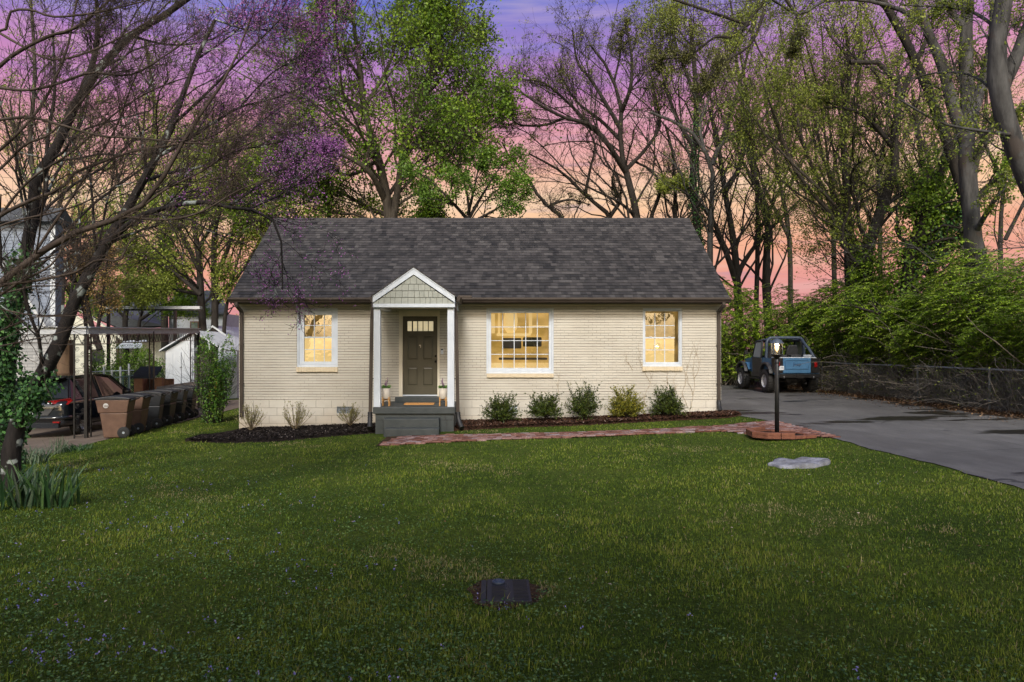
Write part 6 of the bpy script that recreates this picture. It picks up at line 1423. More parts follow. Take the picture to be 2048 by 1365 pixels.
labels = ['light brown wheeled bin with a round pale seal, nearest of the row beside the carport', 'plain brown wheeled bin second in the row, half hidden by the one with the seal', 'black wheeled bin third in the row, right behind the brown bins', 'black wheeled bin fourth in the row beside the carport', 'black wheeled bin fifth in the row beside the carport', 'farthest black wheeled bin, against the end post of the carport']
for i, lb in enumerate(labels):
    src = bb if i < 2 else bk
    o = src if i in (0, 2) else copy_tree(src)
    if i == 1:
        for c in children(o):
            if c.name.startswith('decal'):
                for d in children(c): bpy.data.objects.remove(d)
                bpy.data.objects.remove(c)
    Y = 17.75 + i * 1.02 + (.25 if i > 1 else 0); x = -9.74 - i * .12 - (.05 if i > 1 else 0)
    o.location = (x, Y, float(g(x)) + .01); o.rotation_euler = (0, 0, R([12, 8, 15, 6, 12, 9][i])); o['label'] = lb
    if 0: pass

# ------------------------------------------------------------ iron carport
M['fascia'] = noisy('worn_white_metal', (.30, .32, .34), (.52, .54, .56), 7, .6, stretch=(1, 1, 8))
A_, B_ = Vector((-10.66, 17.95, 0)), Vector((-11.45, 26.6, 0)); zA, zB = 2.38, 2.60
cp = thing('iron_carport', 'flat roofed carport on black scrolled iron posts over the black car', 'carport', (-11, 20, -.4))
LW = 5.6
m = MB(); a0 = Vector((A_.x - LW, 17.95, zA)); a1 = Vector((A_.x, A_.y, zA)); b1 = Vector((B_.x, B_.y, zB)); b0 = Vector((B_.x - LW, B_.y, zB))
m.prism([a0, a1, b1, b0], (0, 0, .05)); m.build('roof_deck', M['fascia'], cp)
m = MB(); m.bar(a0 + Vector((0, -.03, .0)), a1 + Vector((.03, -.03, .0)), .05, .16); m.bar(a0 + Vector((0, -.06, .10)), a1 + Vector((.06, -.06, .10)), .10, .035); m.build('fascia', M['fascia'], cp)
m = MB(); m.bar(a1 + Vector((.03, 0, 0)), b1 + Vector((.03, 0, 0)), .05, .16); m.bar(a1 + Vector((.06, 0, .10)), b1 + Vector((.06, 0, .10)), .10, .035); m.build('fascia', M['fascia'], cp)
def truss(p, q, drop=.24, n=None):
    m = MB(); p, q = Vector(p), Vector(q); L = (q - p).length; n = n or int(L / .22); dz = Vector((0, 0, -drop)); o1 = Vector((0, 0, -.10))
    m.bar(p + o1, q + o1, .02, .02); m.bar(p + o1 + dz, q + o1 + dz, .02, .02)
    for i in range(n):
        u, v = p.lerp(q, i / n), p.lerp(q, (i + 1) / n); md = p.lerp(q, (i + .5) / n); m.bar(u + o1, md + o1 + dz, .012, .012); m.bar(md + o1 + dz, v + o1, .012, .012)
    return m.build('truss', M['black'], cp)
truss(a0, a1); truss(a1, b1)
def scroll_panel(p, d, w, z0, z1, name='scroll_post'):
    """two uprights a width w apart along unit vector d, filled with iron scrolls"""
    m = MB(); p = Vector(p); d = Vector(d).normalized(); 
    for k in (0, w): c = p + d * k; m.box(c.x - .016, c.x + .016, c.y - .016, c.y + .016, z0, z1)
    z = z0 + .18
    while z < z1 - .2:
        for s_ in (-1, 1):
            P = []
            for i in range(16):
                a = i / 15 * 4.4 * math.pi / 1.4; r = .072 * (1 - i / 19)
                P.append(p + d * (w / 2 + s_ * (w * .25) + s_ * -r * math.cos(a) * .8) + Vector((0, 0, z + s_ * .06 + r * math.sin(a))))
            m.tube(P, .006, 4)
        m.bar(p + Vector((0, 0, z - .13)), p + d * w + Vector((0, 0, z - .13)), .01, .01); z += .30
    return m.build(name, M['black'], cp)
dd0 = (B_ - A_).normalized()
scroll_panel((A_.x - .03, A_.y + .03, 0), dd0, .28, -.45, zA); scroll_panel((A_.x - .03, A_.y + .03, 0), (-1, 0, 0), .30, -.45, zA)
m = MB(); m.box(A_.x - .06, A_.x + .02, A_.y, A_.y + .08, -.45, zA); m.build('corner_post', M['black'], cp)
mid = A_.lerp(B_, .47); scroll_panel((mid.x, mid.y, 0), (1, 0, 0), .14, -.4, 2.48)
scroll_panel((B_.x - .28, B_.y, 0), (1, 0, 0), .28, -.35, zB); m = MB(); m.box(B_.x - .02, B_.x + .06, B_.y, B_.y + .08, -.4, zB); m.build('corner_post', M['black'], cp)

# ------------------------------------------------------------ neighbouring buildings on the left
M['siding_blue'] = noisy('blue_grey_siding', (.13, .16, .215), (.18, .215, .28), 3, .6)
M['siding_cream'] = noisy('cream_siding', (.60, .60, .50), (.70, .69, .58), 3, .7)
M['siding_white'] = noisy('white_siding', (.42, .46, .50), (.52, .56, .60), 3, .6)
M['dark_roof'] = noisy('dark_roof', (.035, .040, .046), (.065, .072, .08), 3, .85, .004)
M['dark_glass'] = mat('dark_window', (.02, .024, .03), .06, 0, .8)
M['ply'] = noisy('weathered_board', (.08, .05, .03), (.16, .10, .06), 6, .8, stretch=(1, 1, .3))
def nbrick():
    m = mat('grey_painted_brick', (.3, .3, .3), .75); t = NT(m); o = t.obj(); sp = t.new('ShaderNodeSeparateXYZ', {0: o}); v = t.new('ShaderNodeCombineXYZ', {0: t.math('ADD', sp.outputs['X'], sp.outputs['Y']), 1: sp.outputs['Z']}).outputs[0]
    b_ = t.new('ShaderNodeTexBrick', {'Vector': v, 'Scale': 1.0, 'Mortar Size': .008, 'Brick Width': .4, 'Row Height': .12}); b_.inputs['Color1'].default_value = (.27, .28, .29, 1); b_.inputs['Color2'].default_value = (.36, .37, .38, 1); b_.inputs['Mortar'].default_value = (.13, .13, .14, 1); t.col(b_.outputs[0]); t.bump(b_.outputs['Fac'], -.006); return m
M['nbrick'] = nbrick()
def lapped(mb, p0, p1, z0, z1, exp=.13, out=(0, -1, 0)):
    """lap siding boards between two ground points"""
    n = int((z1 - z0) / exp) + 1; o_ = Vector(out)
    for i in range(n):
        a, b_ = z0 + i * exp, min(z0 + (i + 1) * exp, z1)
        if b_ - a < .01: continue
        q0, q1 = Vector((*p0, a)), Vector((*p1, a)); r0, r1 = Vector((*p0, b_)), Vector((*p1, b_))
        mb.add([q0 + o_ * .022, q1 + o_ * .022, r1 + o_ * .004, r0 + o_ * .004, q0, q1], [(0, 1, 2, 3), (4, 5, 1, 0)])
nb = thing('neighbour_house', 'two storey neighbour with blue grey siding over grey brick at the far left', 'house', (-20, 27, -.7))
m = MB(); m.box(-30, -17.25, 26.9, 27.6, -.8, 2.55); m.build('lower_wall', M['nbrick'], nb)
m = MB(); m.box(-30, -17.3, 27.0, 27.6, 2.56, 6.9); lapped(m, (-30, 27.0), (-17.3, 27.0), 2.56, 6.9); m.build('upper_wall', M['siding_blue'], nb)
m = MB(); m.prism([(-30.4, 26.6, 6.9), (-30.4, 28.4, 6.9), (-30.4, 27.5, 7.6)], (13.2, 0, 0)); m.build('roof', M['dark_roof'], nb)
m = MB(); m.box(-17.42, -17.22, 26.93, 26.975, 2.56, 6.9); m.build('corner_board', M['siding_white'], nb)
m = MB(); m.prism([(-19.2, 26.4, 5.6), (-19.2, 26.4, 5.85), (-17.2, 26.4, 2.75), (-17.2, 26.4, 2.55)], (0, .5, 0)); m.build('rake_board', M['fascia'], nb)
m = MB(); m.box(-17.2, -16.7, 27.0, 27.3, -.8, 2.28); m.build('boarded_door', M['ply'], nb)

fh = thing('far_house', 'cream sided low house with a broad dark roof behind the carport', 'house', (-24, 42, -.7))
m = MB(); x0_, x1_ = (118 - CX) / F * 42, (232 - CX) / F * 42; m.box(x0_, x1_, 42, 50, -.8, 2.9); lapped(m, (x0_, 42), (x1_, 42), -.2, 2.9, .2)
m.add([(x0_, 42, 2.9), (x1_, 42, 2.3), ((140 - CX) / F * 42, 42, 4.3)], [(0, 1, 2)]); m.build('wall', M['siding_cream'], fh)
m = MB(); m.prism([((120 - CX) / F * 41.5, 41.5, 4.0), ((142 - CX) / F * 41.5, 41.5, 4.75), ((245 - CX) / F * 41.5, 41.5, 2.55), ((245 - CX) / F * 41.5, 41.5, 2.42), ((142 - CX) / F * 41.5, 41.5, 4.6), ((120 - CX) / F * 41.5, 41.5, 3.85)], (0, .2, 0)); m.build('rake_board', M['siding_cream'], fh)
m = MB(); P = lambda px, py, Y: Vector(at(px, py, Y)); m.add([P(235, 655, 42), P(335, 652, 42), P(330, 598, 48), P(150, 590, 48), P(142, 615, 42)], [(0, 1, 2, 3, 4)]); m.add([P(235, 657, 42.1), P(335, 655, 42.1), P(330, 600, 48.1), P(150, 592, 48.1), P(142, 618, 42.1)], [(4, 3, 2, 1, 0)]); m.build('roof', M['dark_roof'], fh)
m = MB(); q0, q1 = P(205, 690, 44), P(330, 690, 44); m.box(q0.x, q1.x, 44, 50, -.8, 3.0); m.build('side_wall', M['siding_cream'], fh)
m = MB(); q = P(180, 706, 41.9); m.box(q.x, q.x + .8, 41.88, 41.97, 1.0, 1.9); m.build('window', M['dark_glass'], fh)

wh = thing('white_cottage', 'small white cottage with a brown framed window beyond the carport end', 'house', (-19, 46, -.5))
q0, q1 = P(338, 700, 46), P(452, 700, 46); m = MB(); zt_ = at(0, 628, 46)[2]; m.box(q0.x, q1.x, 46, 52, -.8, zt_); lapped(m, (q0.x, 46), (q1.x, 46), 0, zt_, .22); m.build('wall', M['siding_white'], wh)
m = MB(); m.prism([P(334, 629, 45.6), P(456, 629, 45.6), P(440, 585, 49), P(350, 585, 49)], (0, .05, .12)); m.build('roof', M['dark_roof'], wh)
m = MB(); a_, b_ = P(380, 660, 45.9), P(398, 643, 45.9); m.box(a_.x, b_.x, 45.9, 45.97, a_.z, b_.z); f__ = m.build('window_frame', noisy('brown_trim', (.10, .05, .03), (.16, .08, .05), 5), wh)
m = MB(); m.box(a_.x + .09, b_.x - .09, 45.87, 45.899, a_.z + .09, b_.z - .09); m.build('window_pane', noisy('green_pane', (.12, .16, .12), (.3, .36, .34), 3, .2), f__)

aw = thing('patio_frame', 'white topped metal patio frame on dark posts behind the carport', 'pergola', (-17, 33, -.5))
m = MB(); m.bar(P(214, 616, 33), P(402, 616, 33), .3, .14); m.build('beam', M['fascia'], aw)
m = MB(); m.bar(P(214, 620.5, 33), P(402, 620.5, 33), .16, .06); m.build('lower_rail', M['black'], aw)
for px in (217, 350): m = MB(); a_ = P(px, 622, 33); m.box(a_.x - .06, a_.x + .06, 32.94, 33.06, -.6, a_.z); m.build('post', M['black'], aw)

an = thing('lettered_awning', 'white awning with black lettering above the green bushes', 'awning', (P(265, 690, 36).x, 36, 1.5))
m = MB(); m.prism([P(231, 697, 36), P(285, 697, 36), P(283, 687, 36.5), P(243, 687, 36.5)], (0, .03, .02)); m.build('canopy', M['siding_white'], an)
m = MB(); m.prism([P(240, 686.7, 36.5), P(295, 684, 37), P(292, 681, 37.2), P(252, 682, 37)], (0, .03, .02)); m.build('ridge_flap', M['siding_white'], an)
text('lettering', "KICKIN'  ACE", .17, tuple(P(264, 691.5, 36) + Vector((0, -.06, 0))), (R(75), 0, 0), mat('awning_ink', (.02, .02, .03), .6), an, .003)
m = MB(); m.box(P(234, 0, 36).x, P(234, 0, 36).x + .06, 36, 36.06, -.6, P(0, 697, 36).z); m.box(P(282, 0, 36).x, P(282, 0, 36).x + .06, 36, 36.06, -.6, P(0, 697, 36).z); m.build('pole', M['ply'], an)

sh = thing('garden_shed', 'small white metal shed with double doors and a gabled roof', 'shed', (P(360, 700, 30).x, 30, -.5))
a_, b_ = P(331.5, 765, 30), P(388, 703, 30); m = MB(); m.box(a_.x, b_.x, 30, 32.5, -.6, b_.z)
for i in range(8): z = -.4 + i * .27; m.box(a_.x, a_.x + .32, 29.985, 29.999, z, z + .26)
m.add([(a_.x, 29.995, b_.z), (b_.x, 29.995, b_.z), (b_.x, 29.995, P(0, 668, 30).z)], [(0, 1, 2)]); m.build('wall', M['siding_white'], sh)
for (u, v) in ((351, 363), (364, 386)): 
    m = MB(); p_, q_ = P(u, 770, 29.97), P(v, 705, 29.97); m.box(p_.x, q_.x - .012, 29.95, 29.98, -.45, q_.z); dd_ = m.build('door', M['siding_white'], sh)
    m = MB(); m.bar((q_.x - .06, 29.93, 1.1), (q_.x + (.05 if u == 351 else -.12), 29.93, 1.12), .02, .02); m.build('hasp', M['black'], dd_)
m = MB(); pk = P(388, 664, 30); el_ = P(322, 703.5, 30); er = Vector((2 * pk.x - el_.x, 30, el_.z))
for e in (el_, er): m.prism([(e.x, 29.8, e.z), (pk.x, 29.8, pk.z), (pk.x, 29.8, pk.z + .06), (e.x, 29.8, e.z + .06)], (0, 3, 0))
m.build('roof', M['siding_white'], sh)
s2 = thing('white_garage', 'white garage gable half hidden by the leafy shrub at the house corner', 'garage', (P(425, 700, 34).x, 34, -.4))
a_, b_ = P(394, 765, 34), P(474, 690, 34); m = MB(); m.box(a_.x, b_.x, 34, 39, -.6, b_.z); pk = P(418, 656, 34); m.add([(a_.x, 33.99, b_.z), (b_.x, 33.99, b_.z), (pk.x + .25, 33.99, pk.z)], [(0, 1, 2)]); m.build('wall', M['siding_white'], s2)
m = MB()
for e in (P(388, 692, 34), P(480, 692, 34)): m.prism([(e.x, 33.8, e.z), (pk.x + .25, 33.8, pk.z + .03), (pk.x + .25, 33.8, pk.z + .12), (e.x, 33.8, e.z + .09)], (0, 5, 0))
m.build('roof', M['siding_white'], s2)
m = MB(); q = P(430, 765, 30.5); m.box(q.x - .2, q.x + .25, 30.3, 30.8, -.3, .15); m.prism([(q.x + .05, 30.29, .15), (q.x + .25, 30.29, .15), (q.x + .2, 30.29, .55), (q.x + .1, 30.29, .55)], (0, .3, 0)); tag(m.build('toy_slide', noisy('yellow_plastic', (.5, .25, .02), (.6, .33, .04), 5, .4)), 'yellow plastic toy in front of the white garage', 'toy')

ph = thing('playhouse', 'small brown plastic playhouse with a dark scalloped roof', 'playhouse', (P(292, 780, 26).x, 26, -.5))
m = MB()
for u, v in ((268, 285), (308, 324)): a_, b_ = P(u, 800, 26), P(v, 756, 26); m.box(a_.x, b_.x, 26, 26.12, -.55, b_.z)
a_, b_ = P(268, 800, 26), P(324, 760, 26); m.box(a_.x, b_.x, 26.9, 27.0, -.55, b_.z); m.box(a_.x, a_.x + .08, 26.12, 26.9, -.55, b_.z); m.build('wall', noisy('terracotta_plastic', (.22, .10, .055), (.29, .14, .08), 6, .6), ph)
m = MB(); a_, b_ = P(264, 756, 25.9), P(324, 736, 26.5)
for i in range(3): 
    t0_, t1_ = i / 3, (i + 1) / 3; m.prism([(a_.x - .05, 25.85 + .65 * t0_, a_.z + (b_.z - a_.z) * t0_ - .03), (b_.x + .05, 25.85 + .65 * t0_, a_.z + (b_.z - a_.z) * t0_ - .03), (b_.x, 25.85 + .65 * t1_, a_.z + (b_.z - a_.z) * t1_), (a_.x, 25.85 + .65 * t1_, a_.z + (b_.z - a_.z) * t1_)], (0, .03, .05))
m.build('roof', noisy('navy_plastic', (.03, .038, .055), (.05, .06, .085), 6, .5), ph)

m = MB(); a_, b_ = P(313, 778, 24.5), P(391, 762, 25.5); m.add([P(313, 782, 24.4), P(391, 778, 25.2), P(391, 763, 25.4), P(313, 774, 24.6), P(313, 782, 24.6) + Vector((0, .05, 0)), P(391, 778, 25.45), P(391, 763, 25.65), P(313, 774, 24.85)], [(0, 1, 2, 3), (7, 6, 5, 4), (3, 2, 6, 7), (0, 4, 5, 1), (1, 5, 6, 2), (0, 3, 7, 4)])
m.bar(P(313, 783, 24.5), P(313, 820, 24.5), .05, .05); m.bar(P(389, 779, 25.4), P(389, 812, 25.4), .05, .05)
tag(m.build('board_panel', noisy('grey_board', (.20, .17, .14), (.30, .26, .22), 5, .8)), 'weathered tan board panel standing behind the row of bins', 'board')
m = MB(); a_ = P(381, 830, 23.9); m.box(a_.x - .18, a_.x + .12, 23.8, 24.2, float(g(a_.x)), float(g(a_.x)) + .95); cr_ = m.build('storage_box', noisy('beige_plastic', (.36, .33, .27), (.44, .40, .33), 5, .6), None, bevel=.02); tag(cr_, 'tall beige box with a red mark beside the last black bin', 'box')
m = MB(); m.box(a_.x - .02, a_.x + .07, 23.785, 23.799, float(g(a_.x)) + .35, float(g(a_.x)) + .72); m.build('red_mark', M['red_lens'], cr_)

bf_ = thing('backyard_fence', 'grey wire fence with pale posts behind the parked black car', 'fence', (-15, 28.5, -.4))
for px in (208, 224, 241, 258): m = MB(); a_ = P(px, 745, 28.5); m.box(a_.x - .03, a_.x + .03, 28.47, 28.53, -.6, P(0, 728 + (px % 3) * 6, 28.5).z); m.build('post', M['galv'], bf_)
m = MB(); m.tube([P(182, 744, 28.5), P(268, 741, 28.5)], .02, 6); m.build('top_rail', M['galv'], bf_)
m = MB(); chainlink(m, (P(182, 0, 28.5).x, 28.5), (P(330, 0, 28.5).x, 28.5), -.5, .95, .1, .002); m.build('chain_mesh', M['galv'], bf_)
br_ = thing('blue_rail_gate', 'pale blue metal rail gate left of the playhouse', 'gate', (P(250, 0, 25.5).x, 25.5, -.4))
m = MB(); 
m.tube([P(222, 757, 25.5), P(266, 751, 25.5)], .03, 6); m.tube([P(246, 800, 25.5), P(246, 754, 25.5)], .025, 6); m.tube([P(257, 800, 25.5), P(257, 752, 25.5)], .025, 6); m.build('rail', noisy('blue_metal', (.12, .22, .28), (.18, .30, .36), 6, .4), br_)

# ------------------------------------------------------------ grass
def grass_field(name, n, seed, mt, hlo, hhi, wlo, label, region=None, ymin=3.4, ymax=34, power=1.55, lean=.9, curl=.5):
    gen = np.random.default_rng(seed)
    yy_ = np.linspace(ymin, ymax, 400); pdf = (1.6 * yy_ + 4) / yy_ ** power; cdf = np.cumsum(pdf); cdf /= cdf[-1]
    y = np.interp(gen.random(n), cdf, yy_); x = gen.uniform(-1, 1, n) * (.80 * y + 2.0) - .0
    ok = ~((x > 6.2 + .09 * np.sin(y * 7) * np.sin(y * 2.3) + gen.normal(0, .04, n)) & (x < 13)) & (x < 14)
    lf = np.interp(x, [p[0] for p in LBED], [p[1] for p in LBED]); ok &= ~((x > -7.05) & (x < -2.6) & (y > lf + .02))
    rf = np.interp(x, [p[0] for p in RBED], [p[1] for p in RBED]); ok &= ~((x > -.95) & (x < 6.25) & (y > rf + .02))
    ok &= ~((x > -6.5) & (x < 6) & (y > 17)); ok &= ~((x > -2.75) & (x < -.8) & (y > 15.0))
    pf = np.interp(x, [p[0] for p in PF], [p[1] for p in PF]); pb = np.interp(x, [p[0] for p in PB], [p[1] for p in PB])
    ok &= ~((x > -2.28 + .25 * (y - 13.6)) & (x < 6.3) & (y > pf - .0) & (y < pb + .0))
    ok &= ~((x < -9.85) & (y > 15.8)); ok &= ~((x < -9.75 + (y - 13) * 0) & (y > 13.6) & (x < -9.6 - (15.8 - y) * 1.2))
    ok &= ~((((x - mx) / (hw + .07)) ** 6 + ((y - my) / (hd + .03)) ** 6 < 1) & (gen.random(n) < .93)); ok &= ~(((x - 4.55) / .45) ** 2 + ((y - 10.1) / .38) ** 2 < 1)
    ok &= ~((abs(x - 5.42) < .62) & (abs(y - 13.0) < .52))
    if region: ok &= region(x, y, gen)
    x, y = x[ok], y[ok]; n = len(x)
    # patchy growth
    p = np.sin(x * 1.3 + 1.1 * np.sin(y * .9)) * np.sin(y * 1.1 + np.sin(x * .7)) + .5 * np.sin(x * 3.1 + y * 2.3) * np.sin(y * 3.7 - x)
    p2 = np.sin(x * 6.3 + 2 * np.sin(y * 4.1)) * np.sin(y * 7.7 + 1.5 * np.sin(x * 5.3))
    h = gen.uniform(hlo, hhi, n) * (1 + .2 * p + .3 * p2); w = wlo * (.8 + y / 9)
    a = gen.random(n) * 6.283; bx, by = np.cos(a), np.sin(a); le = gen.random(n) ** 1.3 * lean; b2 = a + gen.normal(0, .5, n)
    z = g(x, y)
    base = np.stack([x, y, z - .004], 1); sd_ = np.stack([-by, bx, 0 * x], 1) * w[:, None] / 2; f_ = np.stack([bx, by, 0 * x], 1)
    m1 = base + f_ * (h * le * .4)[:, None] + np.stack([0 * x, 0 * x, h * .55], 1); tip = base + f_ * (h * (le + curl * gen.random(n)))[:, None] + np.stack([0 * x, 0 * x, h * (1 - .35 * le)], 1)
    v = np.stack([base - sd_, base + sd_, m1 + sd_ * .8, m1 - sd_ * .8, tip], 1).reshape(-1, 3)
    i = np.arange(n)[:, None] * 5
    q = i + np.array([[0, 1, 2, 3]]); t_ = i + np.array([[3, 2, 4]])
    p3 = np.sin(x * 17 + 3 * np.sin(y * 9)) * np.sin(y * 21 + 3 * np.sin(x * 13)); r = np.clip(.45 + .20 * p + .13 * p2 + .17 * p3 + gen.normal(0, .19, n), 0, .88); worn = np.sin(x * .83 + 1.9) * np.sin(y * 1.27 + x * .4 + .6) + .35 * np.sin(x * 4.7) * np.sin(y * 5.1); r = np.where(gen.random(n) < .04 + .05 * (p2 > .5) + .42 * (worn > .88), gen.uniform(.9, 1, n), r)
    o = npmesh(name, v, [q, t_], mt, None, rnd=np.concatenate([r, r])); kind(o, 'stuff', label, 'grass'); return o
GR = leafmat('grass_blade', [(0, (.012, .027, .003)), (.3, (.038, .068, .006)), (.6, (.078, .116, .010)), (.86, (.135, .162, .017)), (.92, (.15, .14, .055)), (1, (.21, .17, .10))], .30, .55, .25)
grass_field('grass', 640000, 100, GR, .018, .040, .0034, 'short mown green lawn in front of the house')
grass_field('grass_tufts', 30000, 101, GR, .05, .09, .0042, 'taller tufts of grass scattered over the lawn', region=lambda x, y, gen: (np.sin(x * 2.9 + 1.7 * np.sin(y * 2.2)) * np.sin(y * 3.3 + x * .8) > .62) | ((x < -7.5) & (y > 12)))
# violets and clover in the left part of the lawn
gen = np.random.default_rng(110); n = 60000
yy_ = np.linspace(3.6, 12.5, 200); pdf = (1.6 * yy_ + 4) / yy_ ** 1.6; cdf = np.cumsum(pdf); cdf /= cdf[-1]; y = np.interp(gen.random(n), cdf, yy_); x = gen.uniform(-1, .9, n) * (.8 * y + 1)
wgt = np.clip(.75 - (x + .8 * (y - 5)) * .2, .03, 1) * (.35 + .65 * (np.sin(x * 2.1 + np.sin(y * 2.9)) * np.sin(y * 2.6 + x) > -.1)); ok = (gen.random(n) < wgt) & (x < 5.9) & ~((abs(x - mx) < hw + .03) & (abs(y - my) < hd + .03)) & ~(((x - 4.55) / .47) ** 2 + ((y - 10.1) / .40) ** 2 < 1); x, y = x[ok], y[ok]; n = len(x)
c = np.stack([x, y, g(x) + gen.uniform(.015, .065, n)], 1); a = gen.random(n) * 6.283; dd = unit(np.stack([np.cos(a), np.sin(a), gen.uniform(-.3, .35, n)], 1)); v, f = leafquads(c, dd, gen.uniform(.014, .027, n), gen.uniform(.012, .022, n), up=unit(np.array([0, 0, 1.]) + gen.normal(size=(n, 3)) * .35))
kind(npmesh('ground_cover', v, [f], leafmat('clover_leaf', [(0, (.016, .040, .010)), (.5, (.038, .080, .018)), (1, (.09, .14, .045))], .2, .5, .3), None, rnd=gen.random(n)), 'stuff', 'violet and clover leaves mixed through the left of the lawn', 'ground cover')
k = gen.choice(n, 420, p=(w_ := np.clip(1.0 - (x + .6 * (y - 5)) * .4, .0, 3) * (np.sin(x * 2.3 + 1) * np.sin(y * 3.1) > .1) + .01) / w_.sum()); c = c[k] + np.array([0, 0, .03]); c = np.repeat(c, 3, 0) + gen.normal(size=(len(k) * 3, 3)) * .006; v, f = leafquads(c, unit(gen.normal(size=c.shape)), .016, .013)
kind(npmesh('violets', v, [f], leafmat('violet_petal', [(0, (.06, .06, .22)), (1, (.16, .15, .42))], .2), None, rnd=gen.random(len(c))), 'stuff', 'tiny blue violets dotted through the left of the lawn', 'flowers')
# fallen leaves and petals
n = 420; y = np.interp(gen.random(n), cdf, yy_) + 1.5; x = gen.uniform(-1, 1, n) * .75 * y; ok = (x < 6) & (y < 13.4); x, y = x[ok], y[ok]; c = np.stack([x, y, g(x) + .06], 1); v, f = leafquads(c, unit(np.concatenate([gen.normal(size=(len(x), 2)), gen.uniform(-.2, .2, (len(x), 1))], 1)), gen.uniform(.02, .045, len(x)), .016, up=unit(np.array([0, 0, 1.]) + gen.normal(size=(len(x), 3)) * .3))
kind(npmesh('fallen_leaves', v, [f], leafmat('dry_leaf', [(0, (.07, .035, .015)), (.7, (.13, .08, .04)), (1, (.25, .22, .18))], .1), None, rnd=gen.random(len(x))), 'stuff', 'a few dry brown leaves lying in the lawn', 'leaves')
n = 9000; y = gen.uniform(9, 32, n); x = gen.uniform(11.75, 13.4, n) + gen.random(n) ** 6 * -1.2; c = np.stack([x, y, g(x) + .02 + gen.random(n) * .05 * (x > 11.9)], 1); v, f = leafquads(c, unit(np.concatenate([gen.normal(size=(n, 2)), gen.uniform(-.3, .5, (n, 1))], 1)), gen.uniform(.03, .08, n), .035, up=unit(np.array([0, 0, 1.]) + gen.normal(size=(n, 3)) * .5))
kind(npmesh('leaf_debris', v, [f], leafmat('litter_leaf', [(0, (.03, .018, .008)), (.6, (.09, .05, .025)), (1, (.19, .13, .08))], .1), None, rnd=gen.random(n)), 'stuff', 'brown leaf litter drifted under the chain link fence', 'leaves')

# sword leaved iris clump and grassy tufts at the left
def blades(name, label, px, py, w, h, n, col, seed, bw=.035, spread=.35, droop=0, cat='plant', K=6, group='leafy clumps under the redbud'):
    gen = np.random.default_rng(seed); x0, y0 = gp(px, py); z0 = float(g(x0)); t = thing(name, label, cat, (x0, y0, z0), group)
    V = []; Q = []; off = 0; rr = []
    for i in range(n):
        bx = x0 + gen.uniform(-w, w); by = y0 + gen.uniform(-.22, .22); a = gen.uniform(0, 6.283); le = abs(gen.normal(0, spread)) + abs(bx - x0) / w * .18; dx = math.cos(a) * le + (bx - x0) * .5; dy_ = math.sin(a) * le; hh = h * gen.uniform(.55, 1.05); ta = gen.uniform(-.6, .6)
        for k in range(K):
            s_ = k / (K - 1); ww = bw * (1 - s_ ** 2.2) * (.75 + .5 * math.sin(min(1, s_ * 2) * 1.57)) / 2 + .0008; cxp = bx + dx * hh * s_ ** 1.6; cyp = by + dy_ * hh * s_ ** 1.6; czp = z0 - .01 + hh * (s_ - droop * s_ ** 3)
            V += [(cxp - ww * math.cos(ta), cyp - ww * math.sin(ta), czp), (cxp, cyp + .006 * (1 - s_), czp), (cxp + ww * math.cos(ta), cyp + ww * math.sin(ta), czp)]
        for k in range(K - 1):
            b_ = off + 3 * k; Q += [(b_, b_ + 1, b_ + 4, b_ + 3), (b_ + 1, b_ + 2, b_ + 5, b_ + 4)]; rr += [0] * 2
        r_ = gen.random(); rr[-2 * (K - 1):] = [r_] * (2 * (K - 1)); off += 3 * K
    npmesh('leaves', np.array(V), [np.array(Q)], col, t, rnd=rr, smooth=True); return t
IR = leafmat('iris_leaf', [(0, (.006, .018, .008)), (.5, (.013, .036, .013)), (1, (.035, .07, .018))], .2, .4, .4); PL = leafmat('pale_grass', [(0, (.015, .03, .015)), (.6, (.04, .065, .035)), (1, (.10, .12, .08))], .2)
blades('iris_clump', 'broad clump of sword shaped iris leaves at the foot of the ivy covered trunk', 98, 1012, .42, .60, 85, IR, 120)
blades('iris_clump', 'few iris leaves at the very left edge of the photo', 12, 1018, .10, .62, 14, IR, 121)
blades('grass_clump', 'pale strap leaved clump behind the irises near the ivy trunk', 62, 928, .26, .52, 130, PL, 122, .014, .55, .35)
blades('grass_clump', 'upright thin leaved clump in front of the carport corner post', 116, 908, .12, .46, 50, PL, 123, .010, .25, .1)
blades('grass_clump', 'low leafy clump at the base of the carport corner post', 150, 902, .30, .22, 120, IR, 124, .016, .6, .2)
blades('grass_clump', 'short pale shoots just right of the ivy covered trunk', 36, 965, .22, .32, 70, PL, 125, .014, .5, .3)

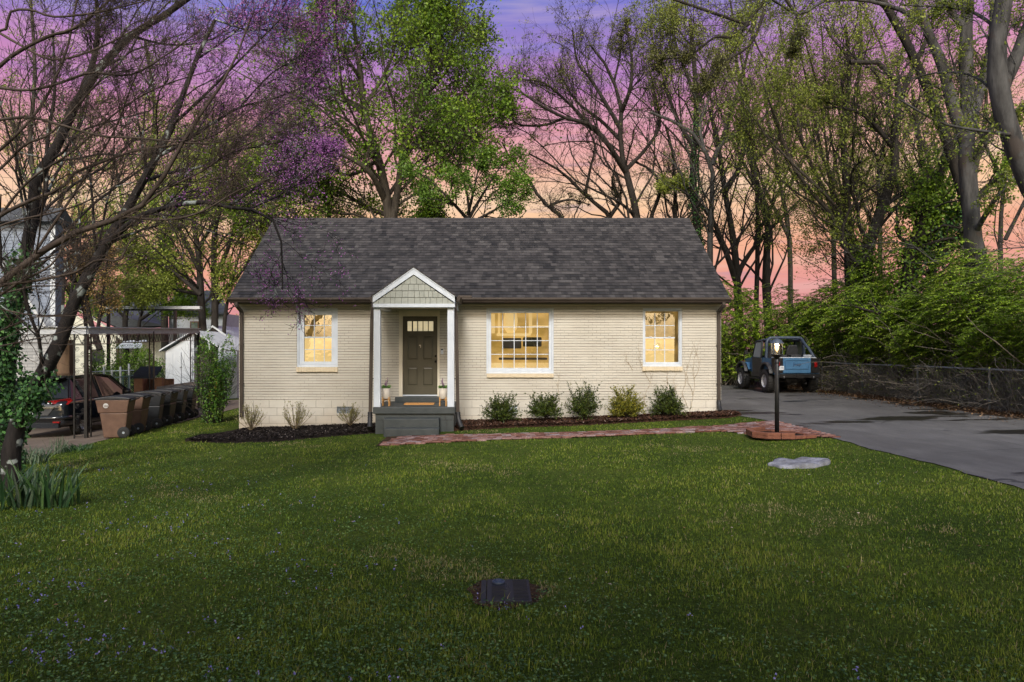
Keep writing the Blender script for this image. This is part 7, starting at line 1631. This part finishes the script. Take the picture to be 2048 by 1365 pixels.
# ------------------------------------------------------------ behind the camera: trees added to shade the near lawn, house for window reflections
def front_tree(x, y, h, r, n, seed, label):
    gen = np.random.default_rng(seed); t = thing('added_shade_tree', label, 'tree', (x, y, 0), 'unseen trees added for shade')
    P = np.array([spline([(x, y, -.1), (x + .1, y, h * .3), (x - .1, y + .1, h * .6), (x, y, h * .9)], 12)]); Rr = np.linspace(.28, .06, 12)[None]; c1, r1 = grow(P, Rr, 16, .45, (35, 70), K=6, gen=gen, t0=.3); v, q = tubes(P, Rr, 8); v1, q1 = tubes(c1, r1, 5); npmesh('trunk', np.concatenate([v, v1]), [np.concatenate([q, q1 + len(v)])], BK_mid, t, smooth=True)
    d_ = unit(gen.normal(size=(n, 3))); rad = gen.random((n, 1)) ** .4; c = np.array([x, y, h * .64]) + d_ * rad * np.array([r, r, h * .36]); c += .5 * np.sin(c[:, [1, 2, 0]] * 1.7); v, f = leafquads(c, unit(gen.normal(size=(n, 3))), .34, .28); npmesh('crown', v, [f], LF_dark, t, rnd=gen.random(n))
for i, (x, y, h, r) in enumerate([(-14, -7.5, 12.2, 4.8), (-7, -8.0, 11.8, 4.6), (-.5, -7.6, 12.2, 4.6), (6, -8, 11.9, 4.6), (12.5, -7.4, 12.2, 4.8), (-21, -8, 12.4, 5.0)]): front_tree(x, y, h, r, 5200, 200 + i, 'unseen tree added to shade the near lawn, number %s in the row behind the photographer' % ['one', 'two', 'three', 'four', 'five', 'six'][i])
ah = thing('white_house', 'white porched house across the street that the windows reflect', 'house', (3, -42, 0))
m = MB(); m.box(-6, 10, -50, -42, 0, 4.2); m.build('wall', M['siding_white'], ah)
m = MB(); m.prism([(-6.5, -51, 4.2), (-6.5, -39, 4.2), (-6.5, -45, 7.5)], (17, 0, 0)); m.build('roof', M['dark_roof'], ah)
for x in (-5.6, -1.5, 2.5, 6, 9.6): m = MB(); m.box(x - .15, x + .15, -39.6, -39.3, 0, 4.2); m.build('porch_column', M['white_trim'], ah)
for x in (-3.8, .5, 4.3, 8): m = MB(); m.box(x - .6, x + .6, -41.99, -41.95, 1.2, 3.2); m.build('window', M['dark_glass'], ah)
